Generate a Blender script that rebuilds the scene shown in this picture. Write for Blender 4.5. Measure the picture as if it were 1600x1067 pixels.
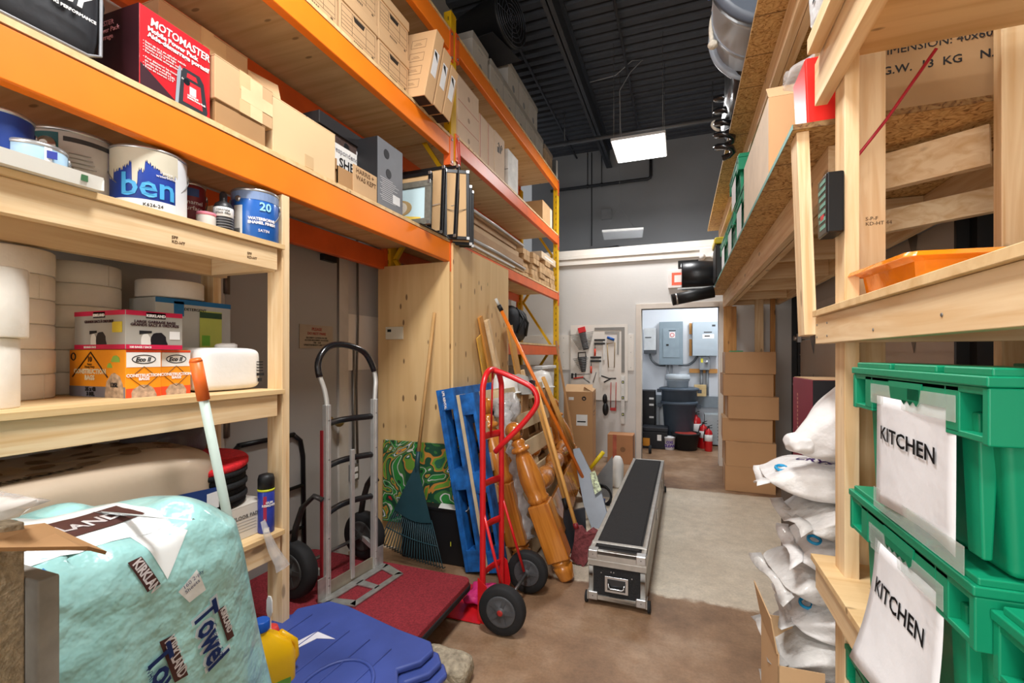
import bpy, bmesh, math, random
from mathutils import Vector, Matrix, Euler
PI = math.pi
for o in list(bpy.data.objects):
    bpy.data.objects.remove(o)
sc = bpy.context.scene
COL = sc.collection
# ---------------------------------------------------------------- camera
F = 715.0; TH = math.atan(263 / F); CT, ST = math.cos(TH), math.sin(TH); CZ = 1.43
cd = bpy.data.cameras.new('camera'); cam = bpy.data.objects.new('camera', cd); COL.objects.link(cam)
cam.location = (0, 0, CZ); cam.rotation_euler = (PI / 2, 0, TH)
cd.sensor_width = 36; cd.lens = F / 1600 * 36; cd.shift_y = 21.5 / 1600; cd.clip_start = 0.05
sc.camera = cam
# ---------------------------------------------------------------- world, exposure
w = bpy.data.worlds.new('world'); sc.world = w; w.use_nodes = True
w.node_tree.nodes['Background'].inputs[0].default_value = (0.95, 0.97, 1, 1)
w.node_tree.nodes['Background'].inputs[1].default_value = 0.3
sc.view_settings.view_transform = 'Standard'; sc.view_settings.look = 'None'
sc.view_settings.exposure = -0.06; sc.view_settings.gamma = 1; sc.view_settings.use_curve_mapping = False
def area(name, loc, sx, sy, power, rot=(0, 0, 0), col=(1, .995, .985)):
    l = bpy.data.lights.new(name, 'AREA'); l.shape = 'RECTANGLE'; l.size = sx; l.size_y = sy; l.energy = power; l.color = col
    o = bpy.data.objects.new(name, l); COL.objects.link(o); o.location = loc; o.rotation_euler = rot
    return o
area('panel_light_front', (-.45, 5.65, 3.88), .55, .6, 52)
area('fill_light_middle', (-.45, 1.0, 3.88), .6, .6, 88)  # added fill over the near aisle, out of view
area('fill_light_rear', (-.45, -1.6, 3.88), .6, .6, 66)  # unseen fill added behind the camera to lift near surfaces
area('fill_light_back_room', (.60, 7.2, 2.78), .4, .6, 24, col=(.97, .99, 1))  # added to brighten the back room, kept hidden
area('fill_light_behind', (-.9, -3.2, 1.9), 2.4, 2.6, 120, (PI / 2, 0, -.12), (1, .99, .97))  # added fill from behind the camera
# ---------------------------------------------------------------- helpers
def at(px, py, X=None, Y=None, Z=None):
    a = (px - 800) / F; b = (555 - py) / F
    d = (a * CT - ST, a * ST + CT, b)
    t = X / d[0] if X is not None else Y / d[1] if Y is not None else (Z - CZ) / d[2]
    return Vector((d[0] * t, d[1] * t, CZ + d[2] * t))
def lin(c):
    if isinstance(c, str):
        c = tuple(int(c[i:i + 2], 16) / 255 for i in (0, 2, 4))
        return tuple((v / 12.92 if v <= .04045 else ((v + .055) / 1.055) ** 2.4) for v in c)
    return c
_M = {}
def newmat(name):
    m = bpy.data.materials.new(name); m.use_nodes = True; nt = m.node_tree
    return m, nt, nt.nodes['Principled BSDF']
def M(c, r=.6, metal=0, noise=.06, scale=9, bump=0, spec=.5, emit=0, alpha=1, trans=0, coat=0, sub=0, bscale=None, ior=1.45):
    key = (c, r, metal, noise, scale, bump, spec, emit, alpha, trans, coat, bscale)
    if key in _M: return _M[key]
    m, nt, p = newmat('mat_' + str(len(_M))); N, L = nt.nodes.new, nt.links.new
    col = lin(c)
    p.inputs['Roughness'].default_value = r; p.inputs['Metallic'].default_value = metal
    p.inputs['Specular IOR Level'].default_value = spec
    p.inputs['Coat Weight'].default_value = coat; p.inputs['IOR'].default_value = ior
    p.inputs['Transmission Weight'].default_value = trans
    p.inputs['Alpha'].default_value = alpha
    p.inputs['Base Color'].default_value = (*col, 1)
    if emit:
        p.inputs['Emission Color'].default_value = (*col, 1); p.inputs['Emission Strength'].default_value = emit
    tc = N('ShaderNodeTexCoord')
    if noise:
        n = N('ShaderNodeTexNoise'); n.inputs['Scale'].default_value = scale; n.inputs['Detail'].default_value = 6
        L(tc.outputs['Object'], n.inputs['Vector'])
        mr = N('ShaderNodeMapRange'); mr.inputs[3].default_value = 1 - noise * 1.6; mr.inputs[4].default_value = 1 + noise * 1.6
        mr.inputs[1].default_value = .25; mr.inputs[2].default_value = .75
        L(n.outputs[0], mr.inputs[0])
        vm = N('ShaderNodeVectorMath'); vm.operation = 'SCALE'; vm.inputs[0].default_value = col
        L(mr.outputs[0], vm.inputs['Scale']); L(vm.outputs[0], p.inputs['Base Color'])
    if bump:
        n2 = N('ShaderNodeTexNoise'); n2.inputs['Scale'].default_value = bscale or scale * 3; n2.inputs['Detail'].default_value = 4
        L(tc.outputs['Object'], n2.inputs['Vector'])
        b = N('ShaderNodeBump'); b.inputs['Strength'].default_value = min(1, bump); b.inputs['Distance'].default_value = .01 * max(1, bump)
        L(n2.outputs[0], b.inputs['Height']); L(b.outputs[0], p.inputs['Normal'])
    _M[key] = m
    return m
def ramp(nt, stops, interp='LINEAR'):
    r = nt.nodes.new('ShaderNodeValToRGB'); r.color_ramp.interpolation = interp
    e = r.color_ramp.elements
    while len(e) < len(stops): e.new(.5)
    for k, (pos, c) in enumerate(stops):
        e[k].position = pos; e[k].color = (*lin(c), 1)
    return r
def wood(name, axis, light, dark, knot='5a3418', ks=3.2, rough=.6, kn=.5, gs=1.0):
    """softwood: stretched grain along an axis, with knots"""
    if name in _M: return _M[name]
    m, nt, p = newmat(name); N, L = nt.nodes.new, nt.links.new
    tc = N('ShaderNodeTexCoord'); oi = N('ShaderNodeObjectInfo')
    mp = N('ShaderNodeMapping'); s = [28 * gs] * 3; s[axis] = 1.6 * gs; mp.inputs['Scale'].default_value = s
    add = N('ShaderNodeVectorMath'); add.operation = 'ADD'
    sc_ = N('ShaderNodeVectorMath'); sc_.operation = 'SCALE'; sc_.inputs[0].default_value = (7, 5, 9)
    L(oi.outputs['Random'], sc_.inputs['Scale']); L(tc.outputs['Object'], add.inputs[0]); L(sc_.outputs[0], add.inputs[1])
    L(add.outputs[0], mp.inputs['Vector'])
    n = N('ShaderNodeTexNoise'); n.inputs['Scale'].default_value = 1; n.inputs['Detail'].default_value = 4; n.inputs['Distortion'].default_value = 1.2
    L(mp.outputs[0], n.inputs['Vector'])
    r = ramp(nt, [(.3, dark), (.62, light)]); L(n.outputs[0], r.inputs[0])
    mp2 = N('ShaderNodeMapping'); s2 = [ks * 2.6] * 3; s2[axis] = ks; mp2.inputs['Scale'].default_value = s2
    L(add.outputs[0], mp2.inputs['Vector'])
    v = N('ShaderNodeTexVoronoi'); v.inputs['Scale'].default_value = 1; v.inputs['Randomness'].default_value = 1; L(mp2.outputs[0], v.inputs['Vector'])
    r2 = ramp(nt, [(.0, (kn, kn, kn)), (.09, (kn, kn, kn)), (.13, (0, 0, 0))]); L(v.outputs['Distance'], r2.inputs[0])
    mx = N('ShaderNodeMix'); mx.data_type = 'RGBA'; mx.inputs[7].default_value = (*lin(knot), 1)
    L(r2.outputs[0], mx.inputs[0]); L(r.outputs[0], mx.inputs[6]); L(mx.outputs[2], p.inputs['Base Color'])
    p.inputs['Roughness'].default_value = rough
    b = N('ShaderNodeBump'); b.inputs['Strength'].default_value = .12; b.inputs['Distance'].default_value = .003
    L(n.outputs[0], b.inputs['Height']); L(b.outputs[0], p.inputs['Normal'])
    _M[name] = m
    return m
PL, PD = 'EDD2A8', 'D8B07C'
WX = wood('pine_x', 0, PL, PD); WY = wood('pine_y', 1, PL, PD); WZ = wood('pine_z', 2, PL, PD)
PLYX = wood('ply_x', 0, 'E6C795', 'D2AC76', ks=4.6, kn=.6, gs=.5); PLYY = wood('ply_y', 1, 'E6C795', 'D2AC76', ks=2.6, kn=.75, gs=.5)
PLYZ = wood('ply_z', 2, 'E2BF89', 'D6AF78', ks=4.6, kn=.8, gs=.35)
def osb_mat():
    m, nt, p = newmat('osb'); N, L = nt.nodes.new, nt.links.new
    tc = N('ShaderNodeTexCoord'); n = N('ShaderNodeTexNoise'); n.inputs['Scale'].default_value = 22; n.inputs['Detail'].default_value = 5; n.inputs['Distortion'].default_value = 3.5
    L(tc.outputs['Object'], n.inputs['Vector'])
    v = N('ShaderNodeTexVoronoi'); v.inputs['Scale'].default_value = 38; v.inputs['Randomness'].default_value = 1
    mp = N('ShaderNodeMapping'); mp.inputs['Scale'].default_value = (1, .45, 1); mp.inputs['Rotation'].default_value = (0, 0, .5)
    L(tc.outputs['Object'], mp.inputs['Vector']); L(mp.outputs[0], v.inputs['Vector'])
    mx = N('ShaderNodeMix'); mx.data_type = 'RGBA'; mx.blend_type = 'MULTIPLY'; mx.inputs[0].default_value = .35
    r = ramp(nt, [(.34, '8A5F2C'), (.44, 'C4985A'), (.62, 'DDB97C')]); L(n.outputs[0], r.inputs[0])
    r2 = ramp(nt, [(0, (.45, .45, .45)), (.4, (1, 1, 1))]); L(v.outputs['Color'], r2.inputs[0])
    L(r.outputs[0], mx.inputs[6]); L(r2.outputs[0], mx.inputs[7])
    # board joint lines, printed across the sheet
    w_ = N('ShaderNodeTexWave'); w_.bands_direction = 'Y'; w_.inputs['Scale'].default_value = 1.0; w_.inputs['Distortion'].default_value = .15
    L(tc.outputs['Object'], w_.inputs['Vector'])
    r3 = ramp(nt, [(0, (.2, .13, .07)), (.0018, (.2, .13, .07)), (.004, (1, 1, 1))]); L(w_.outputs[0], r3.inputs[0])
    m2 = N('ShaderNodeMix'); m2.data_type = 'RGBA'; m2.blend_type = 'MULTIPLY'; m2.inputs[0].default_value = .8
    L(mx.outputs[2], m2.inputs[6]); L(r3.outputs[0], m2.inputs[7]); L(m2.outputs[2], p.inputs['Base Color'])
    p.inputs['Roughness'].default_value = .75
    return m
OSB = osb_mat()
KRAFT = M('C9A57C', .8, noise=.05, scale=3, bump=.06, bscale=60)
KRAFT2 = M('B98F63', .8, noise=.05, scale=3, bump=.06, bscale=60)
KRAFTD = M('A98258', .85, noise=.06, scale=4)
BLACK = M('161719', .5, noise=.1); RUBBER = M('1C1D1F', .75, noise=.12, scale=20)
WHITE = M('ECEBE8', .6, noise=.03); INK = M('17171A', .7, noise=0)
CHROME = M('C9CBCC', .28, .9, noise=.05); ALU = M('CBCBC8', .4, .55, noise=.08, scale=14); STEEL = M('8C8D8D', .4, .8, noise=.1)
ORANGE = M('F9821C', .42, noise=.05, scale=4); ORANGER = M('E5662B', .45, noise=.08, scale=5); YEL = M('E3B30D', .45, noise=.06)

class B:
    """collects shapes and links them as one mesh object"""
    def __init__(s): s.v = []; s.f = []; s.m = []; s.sm = []; s.cur = 0; s.X = None
    def add(s, vs, fs, smooth=False, mi=None):
        n = len(s.v)
        if s.X is not None: vs = [s.X @ Vector(v) for v in vs]
        s.v += [tuple(v) for v in vs]
        s.f += [tuple(i + n for i in f) for f in fs]
        s.m += [s.cur if mi is None else mi] * len(fs); s.sm += [smooth] * len(fs)
        return s
    def mi(s, k): s.cur = k; return s
    def tf(s, mat): s.X = mat; return s
    def box(s, x0, y0, z0, x1, y1, z1, taper=None):
        t = taper or (0, 0)
        vs = [(x0 + t[0], y0 + t[1], z0), (x1 - t[0], y0 + t[1], z0), (x1 - t[0], y1 - t[1], z0), (x0 + t[0], y1 - t[1], z0), (x0, y0, z1), (x1, y0, z1), (x1, y1, z1), (x0, y1, z1)]
        return s.add(vs, [(3, 2, 1, 0), (4, 5, 6, 7), (0, 1, 5, 4), (1, 2, 6, 5), (2, 3, 7, 6), (3, 0, 4, 7)])
    def cb(s, c, size): 
        return s.box(c[0] - size[0] / 2, c[1] - size[1] / 2, c[2] - size[2] / 2, c[0] + size[0] / 2, c[1] + size[1] / 2, c[2] + size[2] / 2)
    def bar(s, p0, p1, w, h, up=(0, 0, 1)):
        """a straight bar between two points, w wide and h high"""
        p0, p1 = Vector(p0), Vector(p1); d = (p1 - p0).normalized(); u = Vector(up)
        if abs(d.dot(u)) > .99: u = Vector((0, 1, 0))
        r = d.cross(u).normalized() * (w / 2); u2 = r.cross(d).normalized() * (h / 2)
        vs = [p + a * r + b * u2 for p in (p0, p1) for a, b in ((-1, -1), (1, -1), (1, 1), (-1, 1))]
        return s.add(vs, [(3, 2, 1, 0), (4, 5, 6, 7), (0, 1, 5, 4), (1, 2, 6, 5), (2, 3, 7, 6), (3, 0, 4, 7)])
    def rings(s, rings, cap=True, smooth=True, close=False):
        n = len(rings[0]); vs = [v for r in rings for v in r]; fs = []
        k = len(rings)
        for i in range(k if close else k - 1):
            for j in range(n):
                a, b = i * n + j, i * n + (j + 1) % n; c, d = ((i + 1) % k) * n + (j + 1) % n, ((i + 1) % k) * n + j
                fs.append((a, b, c, d))
        s.add(vs, fs, smooth)
        if cap and not close:
            s.add(rings[0], [tuple(reversed(range(n)))]); s.add(rings[-1], [tuple(range(n))])
        return s
    def tube(s, pts, r, n=10, cap=True, close=False, sx=1, smooth=True):
        pts = [Vector(p) for p in pts]; R = []; prev = None
        for i, p in enumerate(pts):
            a = pts[i - 1] if (i or close) else p; b = pts[(i + 1) % len(pts)] if (i < len(pts) - 1 or close) else p
            d = (b - a).normalized()
            if prev is None:
                u = Vector((0, 0, 1)) if abs(d.z) < .95 else Vector((1, 0, 0))
                prev = (u - d * u.dot(d)).normalized()
            prev = (prev - d * prev.dot(d)).normalized(); q = d.cross(prev)
            rr = r[i] if isinstance(r, (list, tuple)) else r
            R.append([p + prev * math.cos(t) * rr * sx + q * math.sin(t) * rr for t in [2 * PI * j / n for j in range(n)]])
        return s.rings(R, cap, smooth, close)
    def cyl(s, p0, p1, r, r1=None, n=24):
        return s.tube([p0, p1], [r, r if r1 is None else r1], n)
    def lathe(s, c, prof, n=24, axis='z', sq=None):
        R = []
        for r, h in prof:
            ring = []
            for j in range(n):
                t = 2 * PI * j / n; x, y = r * math.cos(t), r * math.sin(t)
                ring.append({'z': (c[0] + x, c[1] + y, c[2] + h), 'x': (c[0] + h, c[1] + x, c[2] + y), 'y': (c[0] + y, c[1] + h, c[2] + x)}[axis])
            R.append(ring)
        return s.rings(R)
    def sph(s, c, r, n=14, sc_=(1, 1, 1)):
        return s.rings([[(c[0] + r * sc_[0] * math.sin(a) * math.cos(t), c[1] + r * sc_[1] * math.sin(a) * math.sin(t), c[2] - r * sc_[2] * math.cos(a)) for t in [2 * PI * j / n for j in range(n)]] for a in [max(.02, min(PI - .02, PI * i / (n // 2 + 2))) for i in range(n // 2 + 3)]])
    def prism(s, poly, d):
        """poly: list of 3-D points (flat); d: extrusion vector"""
        d = Vector(d); n = len(poly); a = [Vector(p) for p in poly]; b = [p + d for p in a]
        fs = [tuple(reversed(range(n))), tuple(range(n, 2 * n))] + [(i, (i + 1) % n, n + (i + 1) % n, n + i) for i in range(n)]
        return s.add(a + b, fs)
    def quad(s, *p): return s.add(list(p), [tuple(range(len(p)))])
    def blob(s, c, size, seed=0, n=10, amp=.12, power=.55, pinch=0):
        """a soft stuffed shape: superellipsoid with lumps"""
        rnd = random.Random(seed); ph = [rnd.uniform(0, 6) for _ in range(6)]; R = []
        def se(v, e): return math.copysign(abs(v) ** e, v)
        K, J = n, n * 2
        for i in range(K + 1):
            a = -PI / 2 + PI * (i + .02) / (K + .04)
            ring = []
            for j in range(J):
                t = 2 * PI * j / J
                x = se(math.cos(a), power) * se(math.cos(t), power); y = se(math.cos(a), power) * se(math.sin(t), power); z = se(math.sin(a), power)
                k = 1 + amp * (math.sin(3 * x + 4 * y + ph[0]) * .5 + math.sin(6 * y + 5 * z + ph[1]) * .35 + math.sin(9 * x - 7 * z + ph[2]) * .25)
                zz = z * (1 - pinch * abs(x) ** 3)
                ring.append((c[0] + x * size[0] / 2 * k, c[1] + y * size[1] / 2 * k, c[2] + zz * size[2] / 2 * k))
            R.append(ring)
        return s.rings(R)
    def crumple(s, amp, sc1=6, seed=0, zmin=-1e9):
        from mathutils import noise as nz
        out = []
        for v in s.v:
            p = Vector(v) * sc1 + Vector((seed * 3.1, seed, 0)); d = nz.noise_vector(p) * .9 + nz.noise_vector(p * 2.3) * .5
            k = 1 - abs(nz.noise(p * 1.4)) * 2.4
            out.append(tuple(Vector(v) + (d + Vector(v).normalized() * k * .6) * amp) if v[2] > zmin else v)
        s.v = out; return s
    def build(s, name, mat, parent=None, bevel=0, sub=0, bseg=2, loc=None, solid=0, extra=None):
        me = bpy.data.meshes.new(name); me.from_pydata(s.v, [], s.f)
        ms = mat if isinstance(mat, (list, tuple)) else [mat]
        for m in ms: me.materials.append(m)
        me.polygons.foreach_set('material_index', [min(k, len(ms) - 1) for k in s.m]); me.polygons.foreach_set('use_smooth', s.sm); me.update()
        bm = bmesh.new(); bm.from_mesh(me)
        if s.merge: bmesh.ops.remove_doubles(bm, verts=bm.verts, dist=1e-5)
        if s.closed: bmesh.ops.recalc_face_normals(bm, faces=bm.faces)
        bm.to_mesh(me); bm.free()
        o = bpy.data.objects.new(name, me); COL.objects.link(o)
        if loc is not None: o.location = loc
        if parent is not None: o.parent = parent
        if solid:
            md = o.modifiers.new('solid', 'SOLIDIFY'); md.thickness = solid
        if bevel:
            md = o.modifiers.new('bevel', 'BEVEL'); md.width = bevel; md.segments = bseg; md.limit_method = 'ANGLE'; md.angle_limit = .6
            me.polygons.foreach_set('use_smooth', [True] * len(me.polygons)); md.harden_normals = True
        if sub:
            md = o.modifiers.new('sub', 'SUBSURF'); md.levels = sub; md.render_levels = sub
        return o
    closed = True; merge = True
def tag(o, label, cat, group=None, kind=None):
    o['label'] = label; o['category'] = cat
    if group: o['group'] = group
    if kind: o['kind'] = kind
    return o
def thing(name, label, cat, loc=(0, 0, 0), rz=0, group=None, rot=None):
    o = bpy.data.objects.new(name, None); COL.objects.link(o); o.empty_display_size = .05
    o.location = loc; o.rotation_euler = rot if rot is not None else (0, 0, rz)
    return tag(o, label, cat, group)
def struct(name, b, mat, parent=None, **k):
    o = b.build(name, mat, parent, **k)
    if parent is None: o['kind'] = 'structure'
    return o
def text(parent, s, org, right, up, size, mat, name='lettering', sx=1, bold=0, align='LEFT', lsp=1, th=.0005, shear=0):
    """flat letters standing on a surface; org is where the first line's baseline starts"""
    c = bpy.data.curves.new('t', 'FONT'); c.body = s; c.size = size; c.align_x = align; c.space_line = lsp; c.offset = bold; c.extrude = th; c.shear = shear; c.resolution_u = 2
    t = bpy.data.objects.new('t', c); COL.objects.link(t)
    dg = bpy.context.evaluated_depsgraph_get(); me = bpy.data.meshes.new_from_object(t.evaluated_get(dg)); bpy.data.objects.remove(t)
    r = Vector(right).normalized(); u = Vector(up).normalized(); n = r.cross(u).normalized(); o3 = Vector(org) + n * (th + .0004)
    for v in me.vertices:
        v.co = o3 + r * (v.co.x * sx) + u * v.co.y + n * v.co.z
    me.materials.clear(); me.materials.append(mat)
    o = bpy.data.objects.new(name, me); COL.objects.link(o)
    if parent is not None: o.parent = parent
    return o
def patch(parent, name, org, right, up, w_, h_, mat, th=.0008, seg=None):
    """a thin label stuck on a surface, org at its lower left corner"""
    r = Vector(right).normalized() * w_; u = Vector(up).normalized() * h_; n = r.cross(u).normalized(); o = Vector(org) + n * .0002
    b = B(); b.prism([o, o + r, o + r + u, o + u], n * th)
    return b.build(name, mat, parent)
def dup(root, loc=None, rz=None, label=None, group=None, rot=None):
    r = root.copy(); COL.objects.link(r)
    if loc is not None: r.location = loc
    if rz is not None: r.rotation_euler = (0, 0, rz)
    if rot is not None: r.rotation_euler = rot
    if label: r['label'] = label
    if group: r['group'] = group
    for ch in list(root.children):
        c = ch.copy(); COL.objects.link(c); c.parent = r
        for g in list(ch.children):
            d = g.copy(); COL.objects.link(d); d.parent = c
    return r
def arc(c, r, a0, a1, n, u=(1, 0, 0), v=(0, 0, 1)):
    c, u, v = Vector(c), Vector(u), Vector(v)
    return [c + u * r * math.cos(a0 + (a1 - a0) * i / n) + v * r * math.sin(a0 + (a1 - a0) * i / n) for i in range(n + 1)]
XP, YP, ZP = Vector((1, 0, 0)), Vector((0, 1, 0)), Vector((0, 0, 1))
# ================================================================ SETTING
def floor_mat():
    m, nt, p = newmat('concrete'); N, L = nt.nodes.new, nt.links.new
    tc = N('ShaderNodeTexCoord'); sp = N('ShaderNodeSeparateXYZ'); L(tc.outputs['Object'], sp.inputs[0])
    def nz(s, d=6):
        n = N('ShaderNodeTexNoise'); n.inputs['Scale'].default_value = s; n.inputs['Detail'].default_value = d; n.inputs['Roughness'].default_value = .62; L(tc.outputs['Object'], n.inputs['Vector']); return n
    n1, n2, n3 = nz(1.6), nz(11), nz(70, 3)
    stained = ramp(nt, [(.3, '664A34'), (.5, '917256'), (.7, 'B49A80')]); L(n1.outputs[0], stained.inputs[0])
    pale = ramp(nt, [(.3, 'C2B49F'), (.55, 'D2C6B2'), (.75, 'DCD2C1')]); L(n1.outputs[0], pale.inputs[0])
    def step(v, pos, wd):
        a = N('ShaderNodeMapRange'); a.inputs[1].default_value = pos - wd; a.inputs[2].default_value = pos + wd; L(v, a.inputs[0]); return a
    wob = N('ShaderNodeMath'); wob.operation = 'MULTIPLY_ADD'; wob.inputs[1].default_value = .12; L(n2.outputs[0], wob.inputs[0]); L(sp.outputs['Y'], wob.inputs[2])
    a = step(wob.outputs[0], 2.93, .02); b2 = step(wob.outputs[0], 5.27, .02)
    mu = N('ShaderNodeMath'); mu.operation = 'SUBTRACT'; mu.use_clamp = True; L(a.outputs[0], mu.inputs[0]); L(b2.outputs[0], mu.inputs[1])
    mx = N('ShaderNodeMix'); mx.data_type = 'RGBA'; L(mu.outputs[0], mx.inputs[0]); L(stained.outputs[0], mx.inputs[6]); L(pale.outputs[0], mx.inputs[7])
    mr = N('ShaderNodeMapRange'); mr.inputs[1].default_value = .3; mr.inputs[2].default_value = .7; mr.inputs[3].default_value = .86; mr.inputs[4].default_value = 1.1; L(n2.outputs[0], mr.inputs[0])
    mr3 = N('ShaderNodeMapRange'); mr3.inputs[1].default_value = .3; mr3.inputs[2].default_value = .7; mr3.inputs[3].default_value = .86; mr3.inputs[4].default_value = 1.08; L(n3.outputs[0], mr3.inputs[0])
    m3 = N('ShaderNodeMath'); m3.operation = 'MULTIPLY'; L(mr.outputs[0], m3.inputs[0]); L(mr3.outputs[0], m3.inputs[1])
    vm = N('ShaderNodeVectorMath'); vm.operation = 'SCALE'; L(mx.outputs[2], vm.inputs[0]); L(m3.outputs[0], vm.inputs['Scale']); L(vm.outputs[0], p.inputs['Base Color'])
    p.inputs['Roughness'].default_value = .5
    bp = N('ShaderNodeBump'); bp.inputs['Strength'].default_value = .15; bp.inputs['Distance'].default_value = .004; L(n3.outputs[0], bp.inputs['Height']); L(bp.outputs[0], p.inputs['Normal'])
    return m
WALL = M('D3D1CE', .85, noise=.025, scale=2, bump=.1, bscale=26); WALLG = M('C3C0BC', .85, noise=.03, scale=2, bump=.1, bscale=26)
GREYW = M('8C8E91', .9, noise=.03, scale=2); WHB = M('D2D7DE', .8, noise=.02, scale=2)
TRIMW = M('E8E3DB', .6, noise=.02); DOORG = M('A3A09B', .7, noise=.02, scale=1)
struct('floor', B().box(-2.6, -3.6, -.1, 2.2, 8.3, 0), floor_mat())
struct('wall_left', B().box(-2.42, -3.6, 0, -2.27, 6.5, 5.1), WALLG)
# right wall with the opening of the overhead door
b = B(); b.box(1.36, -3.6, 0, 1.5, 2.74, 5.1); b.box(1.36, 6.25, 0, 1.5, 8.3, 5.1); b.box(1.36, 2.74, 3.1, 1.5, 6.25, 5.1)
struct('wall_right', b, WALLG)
struct('wall_behind', B().box(-2.6, -3.75, 0, 1.5, -3.6, 5.1), WALL)
b = B(); b.box(-2.27, 6.5, 0, -.50, 6.62, 2.84); b.box(.47, 6.5, 0, 1.36, 6.62, 2.84); b.box(-.50, 6.5, 2.06, .47, 6.62, 2.84)
struct('wall_back', b, WALL)
b = B(); b.box(-2.27, 6.44, 2.80, 1.36, 6.68, 2.84); b.box(-2.27, 6.455, 2.845, 1.36, 6.67, 2.93); b.box(-2.27, 6.46, 2.72, 1.36, 6.495, 2.80)
struct('trim_1', b, TRIMW, bevel=.004)
b = B(); b.box(-.57, 6.47, 0, -.50, 6.64, 2.13); b.box(.47, 6.47, 0, .53, 6.64, 2.13); b.box(-.50, 6.47, 2.06, .47, 6.64, 2.13)
struct('trim_2', b, M('D8CFC4', .6, noise=.03), bevel=.003)
b = B(); b.box(-2.6, 8.15, 0, 2.2, 8.3, 2.75); struct('wall_far', b, WHB)
b = B(); b.box(-2.6, 8.14, 2.75, 2.2, 8.3, 5.1); struct('wall_upper', b, GREYW)
b = B(); b.box(.85, 6.62, 0, .95, 8.14, 2.75); b.box(-.98, 6.62, 0, -.9, 8.14, 2.75)
struct('wall_back_room', b, WHB)
struct('trim_3', B().box(-.9, 8.09, .58, .85, 8.15, .76), M('7E8890', .5))
# white painted boards along the back wall and the left wall
def boardscrews(name, x0, x1, z0, z1, y):
    b = B(); b.box(x0, y - .015, z0, x1, y, z1); b.mi(1)
    n = max(2, int((x1 - x0) / .3))
    for i in range(n + 1):
        for z in (z0 + .04, (z0 + z1) / 2, z1 - .04):
            x = x0 + .04 + (x1 - x0 - .08) * i / n; b.cyl((x, y - .018, z), (x, y - .014, z), .005, n=6)
    return struct(name, b, [TRIMW, STEEL])
boardscrews('trim_4', -2.26, -.6, 1.22, 1.72, 6.5)
# ---- ceiling : ribbed steel deck, joists, pipe
b = B(); b.closed = False; pts = []
y = -3.6
while y < 8.3:
    for dy, z in ((0, 5.06), (.075, 5.06), (.09, 5.10), (.135, 5.10)): pts.append((y + dy, z))
    y += .15
vs = []; fs = []
for (yy, z) in pts: vs += [(-2.6, yy, z), (2.2, yy, z)]
for i in range(len(pts) - 1): fs.append((2 * i, 2 * i + 1, 2 * i + 3, 2 * i + 2))
b.add(vs, fs)
DARK = M('3E424A', .6, noise=.08)
struct('ceiling', b, DARK, solid=.004)
for k, (x, z0, z1, h) in enumerate(((-1.17, 4.72, 5.05, .1), (1.1, 4.72, 5.05, .1))):
    b = B(); b.box(x - h / 2, -3.6, z0, x + h / 2, 8.14, z0 + .014); b.box(x - h / 2, -3.6, z1 - .014, x + h / 2, 8.14, z1); b.box(x - .006, -3.6, z0, x + .006, 8.14, z1)
    struct('ceiling_beam', b, M('34383F', .55))
b = B()
for x in (-.62, -1.75):
    b.tube([(x, -3.6, 4.98), (x, 8.14, 4.98)], .016, 8)
struct('ceiling_conduit', b, DARK)
t = thing('ceiling_pipe', 'dark round pipe crossing under the black ceiling behind the lit panel', 'pipe', (0, 6.6, 4.55))
B().tube([(-2.26, 0, 0), (1.35, 0, 0)], .03, 12).build('pipe', M('6A6C70', .4, .6), t)
b = B()
for x in (-1.6, .4): b.tube([(x, 0, .03), (x, 0, .5)], .005, 6); b.tube(arc((x, 0, 0), .034, 0, 2 * PI, 12), .005, 6)
b.build('hanger', STEEL, t)
# sprinkler piping on the upper wall
t = thing('sprinkler_pipe', 'black sprinkler pipe with an elbow on the dark grey upper wall', 'pipe', (0, 8.02, 0))
SP = M('26282C', .5)
ra = at(850, 300, Y=8.02); rb = at(1017, 290, Y=8.02); rc = at(1017, 262, Y=8.02)
B().tube([(-2.2, 0, ra.z), (rb.x - .05, 0, ra.z), (rb.x - .015, 0, ra.z + .015), (rb.x, 0, ra.z + .05), (rb.x, 0, 4.9)], .027, 10).build('pipe', SP, t)
b = B()
for px in (918, 940):
    q = at(px, 300, Y=8.02); b.tube([(q.x, 0, ra.z), (q.x, 0, 5)], .008, 6); b.sph((q.x, 0, ra.z), .035, 8)
b.build('hanger', SP, t)
t = thing('sprinkler_pipe', 'black low pipe run with a bend just above the white wall cap', 'pipe', (0, 8.05, 0))
q = [at(860, 401, Y=8.1), at(965, 386, Y=8.1), at(980, 393, Y=7.6)]
B().tube([(p.x, p.y - 8.05, p.z) for p in q], .03, 10).build('pipe', SP, t)
q0 = at(922, 384, Y=7.9); q1 = at(924, 262, Y=7.9); B().tube([(q0.x, 0, q0.z + .03), (q0.x, 0, 5)], .009, 6).build('hanger', SP, t)
tag(B().tube(arc((.86, 8.12, 4.36), .15, 0, 2 * PI, 16), .007, 6, close=True).build('wall_ring', M('3A3B3E', .6), None), 'thin dark oval loop fixed high on the grey upper wall', 'loop')
q = at(948, 335, Y=8.13)
tag(B().box(q.x - .09, 8.1, q.z - .09, q.x + .09, 8.14, q.z + .09).build('junction_box', M('85878A', .6), None, bevel=.004), 'grey square junction box on the upper wall under the pipes', 'electrical box')
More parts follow.
